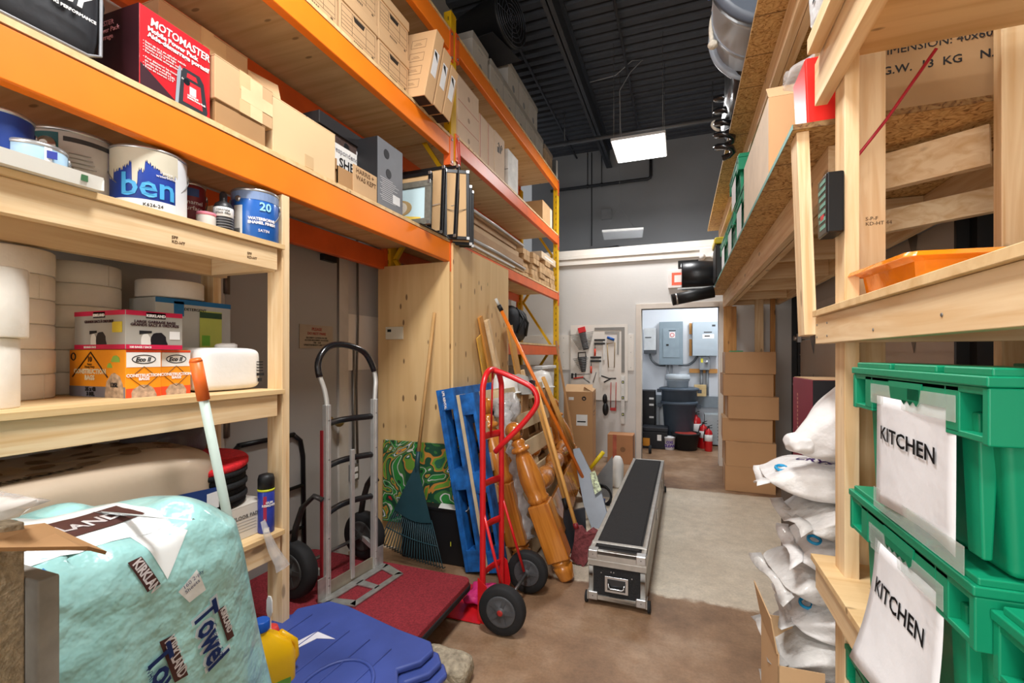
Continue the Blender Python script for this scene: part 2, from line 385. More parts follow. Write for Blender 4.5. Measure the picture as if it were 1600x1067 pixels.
# ---- grey steel door in the left wall
t = struct('door_1', B().box(-2.27, 1.72, .02, -2.235, 2.56, 2.11), DOORG)
b = B(); b.box(-2.27, 1.66, 0, -2.22, 1.715, 2.17); b.box(-2.27, 2.565, 0, -2.22, 2.66, 2.17); b.box(-2.27, 1.715, 2.115, -2.22, 2.565, 2.17)
b.build('door_frame', M('BFB9B0', .6), t, bevel=.003)
b = B()
for z in (.3, 1.05, 1.8): b.cyl((-2.215, 1.717, z - .05), (-2.215, 1.717, z + .05), .011, n=10); b.box(-2.236, 1.70, z - .05, -2.226, 1.75, z + .05)
b.build('hinge', M('6d6258', .4, .6), t)
b = B(); b.tube([(-2.23, 2.49, .98), (-2.17, 2.49, .98)], .012, 8); b.sph((-2.155, 2.49, .98), .033, 12); b.lathe((-2.235, 2.49, .98), [(.034, 0), (.034, .008), (.02, .012)], 16, 'x')
b.build('door_knob', M('A08A50', .3, .8), t)
B().box(-2.235, 2.40, 2.06, -2.20, 2.52, 2.10).build('door_closer', BLACK, t)
q = at(468, 506, X=-2.23); q2 = at(520, 545, X=-2.23)
sg = thing('door_sign', 'small metal notice plate with red and dark lettering on the grey door', 'sign', (-2.233, q.y, 0))
W_ = q2.y - q.y; H_ = q.z - q2.z
B().box(0, 0, q2.z, .003, W_, q.z).build('plate', M('A89C8C', .5, .3), sg)
text(sg, 'PLEASE', (.003, W_ / 2, q.z - .036), YP, ZP, .028, M('A03028', .6, noise=0), align='CENTER', bold=.0004)
text(sg, 'DO NOT PARK', (.003, W_ / 2, q.z - .063), YP, ZP, .024, M('A03028', .6, noise=0), align='CENTER', bold=.0004)
text(sg, 'SECURITY CAMERA IN USE\nACCESS REQUIRED 24 HOURS\n7:00 - 4:30\nUNAUTHORIZED CARS TOWED', (.003, W_ / 2, q.z - .088), YP, ZP, .0155, INK, align='CENTER')
# white board on the left wall between the door and the plywood, with a cable
t = struct('trim_5', B().box(-2.27, 2.67, 1.32, -2.255, 3.6, 1.73), TRIMW)
tag(B().tube([(-2.245, 2.78, 2.6), (-2.243, 2.79, 1.7), (-2.245, 2.775, 1.2), (-2.243, 2.79, .55)], .008, 8).build('wall_cable', M('5f5850', .6), None), 'grey cable running down the wall beside the door frame', 'cable')
q = at(553, 738, X=-2.25); t = thing('power_outlet', 'grey metal double power outlet low on the wall behind the hand truck', 'outlet', (-2.27, q.y, q.z))
B().box(0, -.035, -.06, .04, .035, .06).build('back_box', STEEL, t, bevel=.004)
b = B(); b.box(.04, -.017, .008, .044, .017, .042); b.box(.04, -.017, -.042, .044, .017, -.008); b.build('socket', WHITE, t, bevel=.003)
tag(B().tube([(-2.255, q.y, q.z + .06), (-2.255, q.y, q.z + .9)], .01, 8).build('wall_conduit', STEEL), 'thin metal conduit rising from the power outlet', 'conduit')
# ---- overhead door in the right wall
GD = M('BDB3A8', .6, noise=.03, scale=3)
b = B(); z = 0
while z < 3.1:
    b.box(1.315, 2.78, z + .006, 1.36, 6.2, min(3.1, z + .53)); b.box(1.309, 2.8, z + .14, 1.316, 6.18, z + .15); b.box(1.309, 2.8, z + .36, 1.316, 6.18, z + .37); z += .536
t = struct('door_2', b, GD)
b = B()
for z in (.536, 1.072, 1.608, 2.144, 2.68):
    for y in (3.4, 4.55, 5.6):
        b.add([(1.312, y - .045, z - .02), (1.312, y, z + .17), (1.312, y + .045, z - .02), (1.312, y, z - .17), (1.28, y, z)], [(0, 1, 4), (1, 2, 4), (2, 3, 4), (3, 0, 4)])
b.build('door_hinge', STEEL, t)
b = B()
for y in (6.2, 2.76): b.box(1.29, y - .03, 0, 1.36, y + .05, 3.1); b.box(1.24, y + .03, 0, 1.30, y + .05, 3.1)
b.build('door_track', M('1d1e20', .5), t)
b = B()
for z in (.55, 1.09, 1.63, 2.17): b.cyl((1.25, 6.2, z), (1.31, 6.2, z), .03, n=12); b.box(1.27, 6.1, z - .05, 1.31, 6.17, z + .05)
b.build('door_roller', CHROME, t)
# ---- ceiling light panels
def light_panel(label, loc, lit=True, rz=0, cat='ceiling light', grp=None, sx=.6, sy=.64):
    t = thing('ceiling_light', label, cat, loc, rz, grp)
    b = B(); b.box(-sx / 2, -sy / 2, .0, sx / 2, sy / 2, .03); b.build('frame', M('E6E6E6', .4), t)
    B().box(-sx / 2 + .012, -sy / 2 + .012, -.006, sx / 2 - .012, sy / 2 - .012, 0).build('diffuser', M('FFFFFF', .5, noise=0, emit=7 if lit else 0), t)
    return t
LP = [at(955, 220, Z=3.9), at(1037, 207, Z=3.9), at(1041, 243, Z=3.9), at(977, 254, Z=3.9)]
t = light_panel('lit white square ceiling panel hanging on thin chains', ((-.455), 5.67, 3.9))
b = B()
for x, y in ((-.27, .28), (.27, .28), (-.27, -.28), (.27, -.28)): b.tube([(x, y, .02), (x, y, 1.15)], .003, 5)
b.build('hanging_chain', STEEL, t)
B().tube([(-.2, .1, .03), (-.24, .1, .35), (-.25, .1, .8), (-.12, .1, 1.0), (.02, .1, 1.12), (-.1, .1, 1.14), (-.3, .1, 1.0), (-.62, .1, .98)], .006, 6).build('power_cord', M('8b8d90', .5), t)
light_panel('added square fill light panel overhead in the aisle, out of the picture', (-.45, 1.0, 3.9))  # housing for the added middle fill, unseen
light_panel('added square fill light panel behind the camera, out of the picture', (-.45, -1.6, 3.9))  # body for the rear fill, added out of view
t = light_panel('unlit white square panel hanging over the back room beyond the white wall', (-.86, 7.45, 3.35), False, .1, sx=.62, sy=.5)
b = B(); b.tube([(-.28, -.1, .02), (-.05, 0, .45), (.25, .1, .02)], .003, 5); b.tube([(-.05, 0, .45), (-.05, 0, 1.9)], .003, 5); b.build('hanging_chain', STEEL, t)
t = light_panel('added white fill light panel in the back room, hidden behind the loft', (.60, 7.2, 2.80), sx=.4)  # fixture added to go with the back room fill
b = B(); b.tube([(0, 0, .03), (0, 0, 2.2)], .004, 5); b.build('hanging_chain', STEEL, t)
# ---- round black unit under the ceiling
t = thing('ceiling_heater', 'round black fan unit with concentric grille hanging above the white file boxes', 'ceiling fan unit', (-1.5, 4.0, 4.56), -.25)
B().lathe((0, 0, 0), [(.17, -.55), (.2, -.5), (.235, -.02), (.25, 0), (.25, .03), (.22, .03)], 32, 'x').build('housing', M('17181B', .5), t)
b = B()
for r in (.04, .08, .12, .16, .2, .235): b.tube(arc((.035, 0, 0), r, 0, 2 * PI, 28, YP, ZP), .004, 5, close=True)
for k in range(4): a = k * PI / 4; b.tube([(.035, -.23 * math.cos(a), -.23 * math.sin(a)), (.035, .23 * math.cos(a), .23 * math.sin(a))], .003, 5)
b.build('grille', M('4A4E57', .4, .5), t)
b = B(); b.add([(-.5, -.26, -.2), (0, -.26, -.26), (0, .2, -.27), (-.5, .2, -.2)], [(0, 1, 2, 3)]); b.build('drip_plate', M('2C2D31', .6), t, solid=.006)
b = B(); b.tube([(0, .1, .22), (0, .1, .5)], .008, 6); b.build('hanger', STEEL, t)
# ================================================================ PALLET RACK
RX, RB = -1.546, -2.14
t = RACK = thing('pallet_rack', 'tall pallet rack with orange beams, yellow uprights and plywood decks along the left wall', 'pallet rack', (RX, 2.97, 0))
def W(p): return (p[0] - RX, p[1] - 2.97, p[2])
def rbeam(x, y0, y1, z0, z1, mat, front=True):
    b = B(); s = 1 if front else -1; xa, xb = (x - .045, x) if front else (x, x + .045)
    b.box(*W((xa, y0, z0)), *W((xb, y1, z1)))
    o = b.build('beam', mat, t, bevel=.006)
    for y in (y0, y1):
        b = B(); b.box(*W((xa - .004, y - .025, z0 - .07)), *W((xb + .004, y + .025, z1 + .02))); b.mi(1)
        for z in (z0 - .045, z1 - .01): b.cyl(W((x + .003, y, z)), W((x + .009, y, z)), .009, n=8)
        b.build('beam_bracket', [ORANGER, STEEL], o)
    return o
def deck(y0, y1, z):
    b = B(); b.box(*W((RB + .01, y0, z)), *W((RX + .003, y1, z + .019)))
    b.build('deck', PLYX, t)
Y0, Y1, Y2 = -.05, 2.97, 6.02
for z0, z1 in ((2.10, 2.237), (2.865, 2.99), (3.615, 3.75)):
    rbeam(RX, Y0, Y1 - .03, z0, z1, ORANGE); rbeam(RB, Y0, Y1 - .03, z0 - .02, z1 - .02, ORANGER, False); deck(Y0, Y1 - .04, z1 + .001)
for z0, z1 in ((3.655, 3.775), (2.925, 3.035), (2.17, 2.265), (1.435, 1.545)):
    rbeam(RX, Y1 + .06, Y2, z0, z1, ORANGER if z0 < 3 else ORANGE); rbeam(RB, Y1 + .06, Y2, z0, z1, ORANGER, False); deck(Y1 + .06, Y2 - .01, z1 + .001)
def upright(x, y, z1, s):
    b = B(); b.box(*W((x - .02 if s > 0 else x - .03, y - .04, 0)), *W((x + .04 if s > 0 else x + .03, y + .04, z1)))
    b.mi(1)
    k = 0; z = .1
    while z < z1:
        xx = x if s > 0 else x; b.box(*W((x + (.012 if s > 0 else 0), y - .0415, z)), *W((x + (.022 if s > 0 else .01), y + .0415, z + .03))); z += .075
    b.box(*W((x - .07 if s > 0 else x - .02, y - .06, 0)), *W((x + .02 if s > 0 else x + .07, y + .06, .006)))
    b.build('upright', [YEL, M('7A5E06', .7)], t, bevel=.003)
for y, zt in ((Y0, 4.3), (Y1 + .015, 3.92), (Y2 + .01, 3.72)):
    upright(RX - .045, y, zt, 1); upright(RB + .045, y, zt, -1)
    z = .3; s = 1
    b = B()
    while z < zt - .6:
        xa, xb = (RX - .09, RB + .09) if s > 0 else (RB + .09, RX - .09)
        b.bar(W((xa, y, z)), W((xb, y, z + .62)), .03, .03); z += .62; s = -s
    b.build('brace', YEL, t)
# white liner sheets at the back of the rack's upper levels
# plywood boxing under the first level
q = at(600, 500, Y=2.93)
t = tag(B().box(-2.15, 2.905, .0, RX + .001, 2.929, 2.098).build('plywood_panel', PLYZ), 'knotty plywood sheet closing the end of the rack beside the door', 'plywood sheet')
t = tag(B().box(RX + .002, 2.93, .0, RX + .02, 4.05, 2.235).build('plywood_panel', PLYZ), 'tall plywood sheet on the face of the rack behind the leaning boards', 'plywood sheet')
q = at(604, 511, Y=2.905); q2 = at(631, 530, Y=2.905)
t = thing('wall_thermostat', 'small cream plate with a dark window on the plywood sheet', 'control plate', (q.x, 2.905, q2.z))
B().box(0, -.014, 0, q2.x - q.x, 0, q.z - q2.z).build('body', M('DCD3BC', .5), t, bevel=.003)
B().box(.018, -.016, .055, .05, -.013, .075).build('display', BLACK, t)
# ================================================================ BOXES AND THINGS ON THE PALLET RACK
TAPE = M('D9B98C', .25, noise=.05, coat=.3); TAPEC = M('CDAE84', .3, noise=.04)
def carton(name, label, cat, x1, y0, y1, z0, h, d, mat=None, rz=0, group=None, tape=True, tm=None, side=1, flap=None, tilt=None, open_=False):
    """box whose aisle face lies at x1; side=1: body behind it towards -x (left rack), -1: towards +x"""
    mat = mat or KRAFT; sy = y1 - y0
    t = thing(name, label, cat, (x1 - side * d / 2, (y0 + y1) / 2, z0), rz, group, rot=tilt)
    fm = flap or mat
    if open_:
        b = B(); w = .005
        b.box(-d / 2, -sy / 2, 0, d / 2, sy / 2, w); b.box(-d / 2, -sy / 2, 0, -d / 2 + w, sy / 2, h); b.box(d / 2 - w, -sy / 2, 0, d / 2, sy / 2, h)
        b.box(-d / 2, -sy / 2, 0, d / 2, -sy / 2 + w, h); b.box(-d / 2, sy / 2 - w, 0, d / 2, sy / 2, h); b.build('body', mat, t)
    else:
        B().box(-d / 2, -sy / 2, 0, d / 2, sy / 2, h - .004).build('body', mat, t, bevel=.003)
        for s in (-1, 1):
            B().box(*sorted_box(s, d, sy, h)).build('flap', fm, t)
    if tape and not open_ and h > .12:
        b = B(); w = .026
        b.box(-d / 2 - .001, -w, h, d / 2 + .001, w, h + .001)
        for s in (-1, 1): b.box(s * (d / 2 + .0006) - .0006, -w, h - .07, s * (d / 2 + .0006) + .0006, w, h + .001); b.box(s * (d / 2 + .0006) - .0006, -w, 0, s * (d / 2 + .0006) + .0006, w, .05)
        b.build('tape', tm or TAPE, t)
    t['_d'] = d; t['_s'] = sy
    return t
def sorted_box(s, d, sy, h):
    return (-d / 2, min(s * .002, s * sy / 2), h - .004, d / 2, max(s * .002, s * sy / 2), h)
Z1 = 2.2575
# black bag
t = thing('tool_bag', 'black zipped fabric bag with white printing at the left end of the lowest orange beam', 'bag', (-1.75, .55, Z1))
BAGM = M('24262B', .55, noise=.15, scale=6, bump=.5, bscale=9)
B().blob((0, 0, .21), (.36, .60, .42), 3, 12, .03, .28).build('body', BAGM, t, sub=1)
b = B(); b.tube([(.175, -.29, .02), (.178, .25, .02), (.15, .295, .05), (.15, .297, .38), (.16, .24, .415), (.165, -.28, .415)], .005, 6); b.build('piping', M('8f9196', .4), t)
B().tube([(.1, .29, .0), (.14, .302, .2), (.1, .29, .41)], .008, 6).build('zip', BLACK, t)
text(t, 'BUILDING PERFORMANCE', (.196, .125, .108), YP, ZP, .0115, M('F2F2F2', .5, noise=0), name='lettering', bold=.0003)
text(t, 'GY', (.196, .17, .135), YP, ZP, .05, M('F2F2F2', .5, noise=0), name='logo', bold=.003, shear=.2)
# red jump starter box
RED = M('C8202B', .35, noise=.04, scale=2, coat=.3); REDD = M('5C1A26', .4, noise=.05)
t = thing('power_pack_box', 'red retail box for a mobile power pack with white lettering', 'retail box', (-1.70, 1.033, Z1), .03)
B().box(-.14, -.115, 0, .14, .115, .255).build('body', [RED], t, bevel=.002)
patch(t, 'side_panel', (-.139, -.1155, .001), XP, ZP, .278, .253, M('3A1A22', .4, noise=.1))
b = B(); x = .1408
b.prism([(x, -.113, .005), (x, .0, .005), (x, -.113, .075)], (.0006, 0, 0)); b.build('dark_corner', M('3B2029', .4), t)
b = B(); n = 18
pts = [(.002, .006), (.098, .004), (.104, .02), (.09, .115), (.075, .135), (.02, .135), (.008, .11)]
b.prism([(x, p[0], p[1]) for p in pts], (.001, 0, 0)); b.mi(1)
b.prism([(x + .001, p[0], p[1]) for p in [(.018, .022), (.086, .02), (.078, .098), (.022, .098)]], (.0006, 0, 0)); b.prism([(x + .001, p[0], p[1]) for p in [(.03, .108), (.068, .108), (.062, .124), (.032, .124)]], (.0006, 0, 0)); b.mi(2)
b.prism([(x + .0016, p[0], p[1]) for p in [(.04, .055), (.062, .055), (.062, .082), (.04, .082)]], (.0006, 0, 0)); b.mi(3)
b.prism([(x + .0016, p[1] * .011 + .03, p[0] * .011 + .092) for p in [(math.cos(a), math.sin(a)) for a in [k * .52 for k in range(12)]]], (.0006, 0, 0)); b.mi(4)
b.prism([(x + .001, p[0], p[1]) for p in [(-.008, .004), (.002, .004), (.012, .13), (.006, .135), (-.001, .11)]], (.0006, 0, 0))
b.build('printed_picture', [M('33363C', .4), M('D63039', .35), M('E9EEF2', .4), M('1B2027', .3), M('9AA6B2', .35)], t)
WT = M('F3EDEC', .5, noise=0)
text(t, 'MOTOMASTER', (x, -.085, .206), YP, ZP, .036, WT, bold=.0006, name='brand_lettering', sx=.82, shear=.15)
text(t, 'Mobile Power Pack\nAide-démarrage portatif', (x, -.092, .185), YP, ZP, .0205, WT, bold=.0007, lsp=.9)
text(t, '• Start up to a six cylinder vehicle\n• Includes LED work light\n• Works as 12 V power outlet\n• For roadside emergencies\n\n• Pour démarrer les moteurs de\n  six cylindres au plus\n• Lampe de travail à DEL\n• Prise de courant 12 V', (x, -.106, .142), YP, ZP, .0098, WT, lsp=.98)
text(t, 'MOTOMASTER\nMobile Power Pack\nAide-démarrage', (-.12, -.1166, .215), XP, ZP, .022, M('D98E95', .5, noise=0))
text(t, 'NAUTILUS\nMobile Power Pack', (x + .0016, .032, .047), YP, ZP, .008, WT, bold=.0004)
# cartons
t = carton('cardboard_box', 'tall brown cardboard box standing behind the red box, tape wrapped over its corner', 'box', -1.80, 1.13, 1.50, Z1, .49, .28)
b = B(); b.closed = False
b.quad((.14, .185, .44), (.14, .185, .28), (.22, .29, .34), (.18, .31, .43)); b.build('torn_flap', KRAFT, t, solid=.004)
patch(t, 'clear_tape', (.1412, -.02, .02), YP, ZP, .1, .46, TAPE)
t = carton('cardboard_box', 'flat brown box lying under the taped box on the orange rack', 'box', -1.555, 1.165, 1.375, Z1, .085, .28, KRAFTD)
t = carton('cardboard_box', 'brown box bound with shiny tape, tilted on top of a flat box', 'box', -1.55, 1.155, 1.405, Z1 + .0865, .155, .24, KRAFT, tilt=(0.0, 0.0, .02))
b = B()
b.box(.1205, .02, .0, .1215, .075, .15); b.box(.1205, -.02, .05, .1217, .124, .10); b.build('tape_strap', M('E5CDA2', .2, coat=.5), t)
t = carton('cardboard_box', 'plain pale beige cardboard box with a small square of tape beside the taped box', 'box', -1.56, 1.415, 1.775, Z1, .235, .22, M('DDBE93', .75, noise=.03, scale=3), tape=False)
patch(t, 'tape', (.1102, -.01, .01), YP, ZP, .05, .055, TAPEC)
# dark patterned file box with white label
t = thing('file_box', 'black lidded file box with a white handwritten label behind the small open box', 'file box', (-1.87, 2.02, Z1))
B().box(-.17, -.2, 0, .17, .2, .34).build('body', M('4a3a35', .7, noise=.25, scale=60), t, bevel=.003)
B().box(-.18, -.21, .335, .18, .21, .40).build('lid', M('1F1D1F', .6, noise=.1), t, bevel=.003)
patch(t, 'label', (.1705, -.19, .09), YP, ZP, .37, .20, M('E7E6E2', .7))
patch(t, 'black_band', (.1712, -.19, .10), YP, ZP, .37, .03, BLACK)
text(t, 'Correspondence', (.1722, -.17, .245), YP, ZP, .04, M('8d8c92', .6, noise=0)); text(t, 'SHEA', (.1722, -.06, .175), YP, ZP, .07, INK, bold=.001, name='handwriting')
b = B(); b.lathe((.1702, 0, .30), [(.022, 0), (.02, .0012)], 16, 'x'); b.build('handle_hole', BLACK, t)
# small open brown box
t = carton('cardboard_box', 'small brown box with handwriting on a folded open flap at the rack edge', 'box', -1.57, 1.80, 2.12, Z1, .10, .22, KRAFTD, open_=True)
b = B(); b.box(.111, -.05, .0, .115, .15, .15); b.build('flap', KRAFT, t)
b = B(); b.box(-.11, -.17, .08, .11, -.162, .13); b.build('side_flap', KRAFTD, t)
text(t, 'HARRIS +\nWAS KEPT', (.1155, -.03, .115), YP, ZP, .035, M('6b5138', .7, noise=0), name='handwriting')
# printer cartridge / black and grey tall box
t = thing('printer_box', 'tall grey and black printed box with a round hand hole beside the picture frames', 'retail box', (-1.70, 2.225, Z1))
GREYB = M('6F7176', .5, noise=.04); BKB = M('1B1B1E', .5)
b = B(); b.box(-.14, -.12, 0, .14, .12, .38); b.build('body', GREYB, t, bevel=.002)
patch(t, 'black_side', (-.139, -.1205, .001), XP, ZP, .278, .378, BKB)
b = B()
for y, z in ((-.02, .205), (-.04, .31)): b.lathe((.1402, y, z), [(.027, 0), (.025, .0012)], 18, 'x')
b.build('hand_hole', BKB, t)
patch(t, 'label', (.1404, .02, .05), YP, ZP, .07, .05, M('E3E3E3', .6))
b = B()
for k in range(12): b.box(.1402, -.10 + (k % 3) * .01, .165 - k * .011, .1408, .02 + (k * 37 % 5) * .015, .168 - k * .011)
b.build('printing', M('C9CACC', .6), t)
b = B()
for z in (.08, .3): b.tube(arc((-.02, -.1212, z), .022, 0, 2 * PI, 16), .003, 5, close=True)
for k in range(5): b.box(-.06, -.1215, .12 + k * .012, .04, -.1208, .123 + k * .012)
b.build('side_printing', M('D0D0D2', .5), t)
# picture frames standing on edge at the beam end
FB = M('1A1A1C', .35); BACKB = M('D8B384', .8, noise=.03, scale=3)
def frame(label, org, wv, uv, w_, h_, wire=True, back=BACKB, fr=FB, th=.022, bw=.022):
    """frame leaning on edge; org lower-left corner, wv along width, uv up"""
    r = Vector(wv).normalized(); u = Vector(uv).normalized(); n = r.cross(u).normalized()
    mt = Matrix((r, u, n)).transposed().to_4x4(); mt.translation = Vector(org)
    t = thing('picture_frame', label, 'picture frame', org, group='picture frames at the end of the lowest beam'); t.rotation_euler = Matrix((r, u, n)).transposed().to_euler()
    b = B()
    b.box(0, 0, 0, w_, bw, th); b.box(0, h_ - bw, 0, w_, h_, th); b.box(0, bw, 0, bw, h_ - bw, th); b.box(w_ - bw, bw, 0, w_, h_ - bw, th)
    b.build('moulding', fr, t, bevel=.002)
    b = B(); b.box(bw - .004, bw - .004, .004, w_ - bw + .004, h_ - bw + .004, .016); b.build('backing_board', back, t)
    b = B()
    for x, y in ((0, 0), (w_, 0), (0, h_), (w_, h_)): 
        sx, sy = (1 if x == 0 else -1), (1 if y == 0 else -1); b.box(min(x, x + sx * .02), min(y, y + sy * .02), th - .002, max(x, x + sx * .02), max(y, y + sy * .02), th + .003)
    b.build('corner_clip', CHROME, t)
    if wire:
        b = B(); b.tube([(bw, h_ * .42, th), (w_ / 2, h_ * .40, th + .006), (w_ - bw, h_ * .44, th)], .0015, 5); b.tube([(bw, h_ * .42, th), (w_ / 2, h_ * .37, th + .004), (w_ - bw, h_ * .44, th)], .0012, 5); b.build('hanging_wire', STEEL, t)
    return t
# faces turn towards the camera (-y); they stand across the rack with their right edges over the aisle
def fr_at(label, px0, px1, pyb, pyt, Y, **k):
    a = at(px0, pyb, Y=Y); c = at(px1, pyb, Y=Y); d_ = at(px1, pyt, Y=Y)
    return frame(label, (a.x, Y, Z1 + .004 if not k.get('low') else Z1), (1, 0, 0), (.1, .06, 1), c.x - a.x, d_.z - Z1, **{q: v for q, v in k.items() if q != 'low'})
frame('large black picture frame, rearmost of the leaning frames and highest', (-1.98, 2.90, Z1 + .002), (1, 0, 0), (.13, .1, 1), .50, .53)
frame('black picture frame second from the back, seen over the pale blue picture', (-1.98, 2.78, Z1 + .002), (1, 0, 0), (.12, .07, 1), .46, .475)
frame('small black frame back showing directly above the pale blue picture', (-1.98, 2.68, Z1 + .002), (1, 0, 0), (.1, .05, 1), .42, .40, wire=False)
t = frame('grey-edged framed picture of a coffee-brown round shape on pale blue over yellow', (-1.93, 2.56, Z1 + .006), (1, 0, 0), (.2, .04, 1), .44, .285, wire=False, fr=M('6D6A60', .6, noise=.15, scale=40), back=M('C9E3EA', .6, noise=.02), bw=.04)
b = B()
b.prism([(.03, .03, .0162), (.37, .03, .0162), (.37, .05, .0162), (.2, .075, .0162), (.03, .06, .0162)], (0, 0, .001)); b.build('yellow_cloth', M('F2CF56', .6), t)
b = B(); b.lathe((.2, .12, .0175), [(.055, 0), (.054, .001)], 24)
for v in range(len(b.v)): x, y, z = b.v[v]; b.v[v] = (.2 + (x - .2) * 1.9, y, z)
b.mi(1); b.prism([(.2 + .07 * math.cos(a) * 1, .12 + .045 * math.sin(a), .0186) for a in [k * 2 * PI / 20 for k in range(20)]], (0, 0, .001)); b.mi(2)
for yy in (.135, .105): b.prism([(.225 + .013 * math.cos(a), yy + .004 * math.sin(a), .0198) for a in [k * 2 * PI / 12 for k in range(12)]], (0, 0, .001))
b.build('painted_shape', [M('B69A6B', .6), M('D9CFC0', .6), M('6b5a50', .6)], t)
# tall narrow frames standing over the beam edge
frame('tall black frame with brown backing leaning out over the beam, nearest the aisle', (-1.575, 2.88, Z1 - .005), (.55, .35, 0), (.13, .12, 1), .18, .50)
frame('black framed backing board just behind the one leaning out farthest', (-1.585, 2.945, Z1 - .03), (.55, .35, 0), (.13, .10, 1), .18, .44, wire=False)
frame('thin dark frame edge at the right end of the leaning frames', (-1.590, 3.01, Z1 - .03), (.5, .3, 0), (.12, .08, 1), .17, .42, wire=False)
t = tag(B().box(-1.96, 2.5, Z1 - .0, -1.53, 2.86, Z1 + .004).build('black_board', BLACK), 'flat black board lying under the picture frames on the deck', 'board')
t = thing('red_rope', 'thin red cord tied round the yellow upright above the frames', 'cord', (-1.53, 3.0, 2.72))
b = B(); b.tube([(0, 0, 0), (.005, .01, .12), (-.01, .02, .3)], .004, 6); b.tube([(0, .03, 0), (.01, .03, .12), (0, .03, .28)], .004, 6); b.sph((.004, .015, .06), .012, 8); b.build('cord', M('C8362F', .7), t)
# ------ second level : kraft file boxes
Z2 = 3.0115
def filebox(label, x1, y0, y1, z0, h, d, mat=KRAFT, lm=None, group=None, ink=None, mark=None, hole=True):
    t = thing('file_box', label, 'file box', (x1 - d / 2, (y0 + y1) / 2, z0), 0, group); sy = y1 - y0
    B().box(-d / 2 + .006, -sy / 2 + .006, 0, d / 2 - .006, sy / 2 - .006, h - .02).build('body', mat, t, bevel=.002)
    B().box(-d / 2, -sy / 2 + .001, h - .055, d / 2, sy / 2 - .001, h).build('lid', lm or mat, t, bevel=.003)
    x = d / 2 - .006; ik = ink or M('5E4A36', .7, noise=0)
    if hole:
        b = B(); b.prism([(x, -.045 + .0, h - .075), (x, .045, h - .075), (x, .035, h - .1), (x, -.035, h - .1)], (.001, 0, 0)); b.build('handle_hole', M('2A211A', .8), t)
    b = B()
    if mark is None:
        zz = [h - .072, h - .105, h - .125, h - .145, h - .165, h - .185]; s = sy / 2 - .02
        for k, z in enumerate(zz): b.box(x, -s, z, x + .0007, s if k % 2 == 0 or k > 3 else -.05, z + .0016)
        for y in (-s, -.055, .055, s - .002): b.box(x, y, zz[-1], x + .0007, y + .0016, zz[0])
        b.box(x, s - .03, h - .2, x + .0007, s - .015, h - .19)
        for k in range(6): b.box(x, -.04 + .012 * k, .022, x + .0007, -.033 + .012 * k, .034)
        # camera-side printing
        for k in range(4): b.box(-d / 2 + .03, -sy / 2 + .0052, .05 + k * .03, d / 2 - .04, -sy / 2 + .006, .052 + k * .03)
    else:
        for z in (.03,): b.lathe((x, 0, .085), [(.036, 0), (.034, .0007)], 16, 'x')
        b.box(x, -.05, h - .085, x + .0007, .05, h - .08)
    b.build('printing', ik if mark is None else M('8A9096', .7), t)
    return t
g = 'kraft file boxes on the second shelf of the rack'
for i, y in enumerate((1.19, 1.50, 1.81, 2.12)):
    for j in range(2):
        filebox(['kraft file box in the lower row, cut off by the top of the picture', 'kraft file box in the lower row at the left, half above the picture edge', 'lower kraft file box in the middle column with printed panel', 'lower kraft file box at the right end of its row'][i] if j == 0 else ['kraft file box stacked above the picture edge at the far left', 'kraft file box stacked in the upper row, second column', 'upper kraft file box in the middle column, cut by the top of the picture', 'upper kraft file box at the right end next to the leaning flat cartons'][i], -1.565, y, y + .306, Z2 + j * .232, .23, .38, KRAFT, group=g)
# three slim cartons leaning out
for k in range(3):
    yb = 2.47 + k * .115
    t = thing('slim_carton', ['slim kraft carton leaning beside the file boxes, with printed pictograms on its face', 'middle slim kraft carton of the three leaning ones', 'slim kraft carton leaning against the yellow upright'][k], 'carton', (-1.62, yb, Z2 + .004), group='leaning slim cartons on the second shelf', rot=(-.16, .10, -.06))
    h = .44 - k * .045
    B().box(-.17, -.045, 0, .17, .045, h).build('body', M('CDA67A', .75, noise=.04, scale=3), t, bevel=.003)
    patch(t, 'label', (.1703, -.028, h * .36), YP, ZP, .052, .16, M('E6E6E6', .5))
    b = B(); b.prism([(.1712, -.026, h * .36 + .15), (.1712, -.002, h * .36 + .15), (.1712, .02, h * .36 + .10), (.1712, -.02, h * .36 + .13)], (.0006, 0, 0)); b.build('label_mark', BLACK, t)
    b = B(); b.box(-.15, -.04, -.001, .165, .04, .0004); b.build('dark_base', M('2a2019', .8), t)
    if k == 0:
        b = B()
        for r in range(4):
            for c in range(2):
                x0, z0 = -.14 + c * .14, .06 + r * .09
                for (x, z, w_, h_) in ((x0, z0, .11, .002), (x0, z0 + .055, .11, .002), (x0, z0, .002, .055), (x0 + .108, z0, .002, .055), (x0 + .02, z0 + .02, .06, .002), (x0 + .03, z0 + .03, .04, .002)):
                    b.box(x, -.0458, z, x + w_, -.0452, z + h_)
        b.build('printing', M('7a5f45', .7), t)
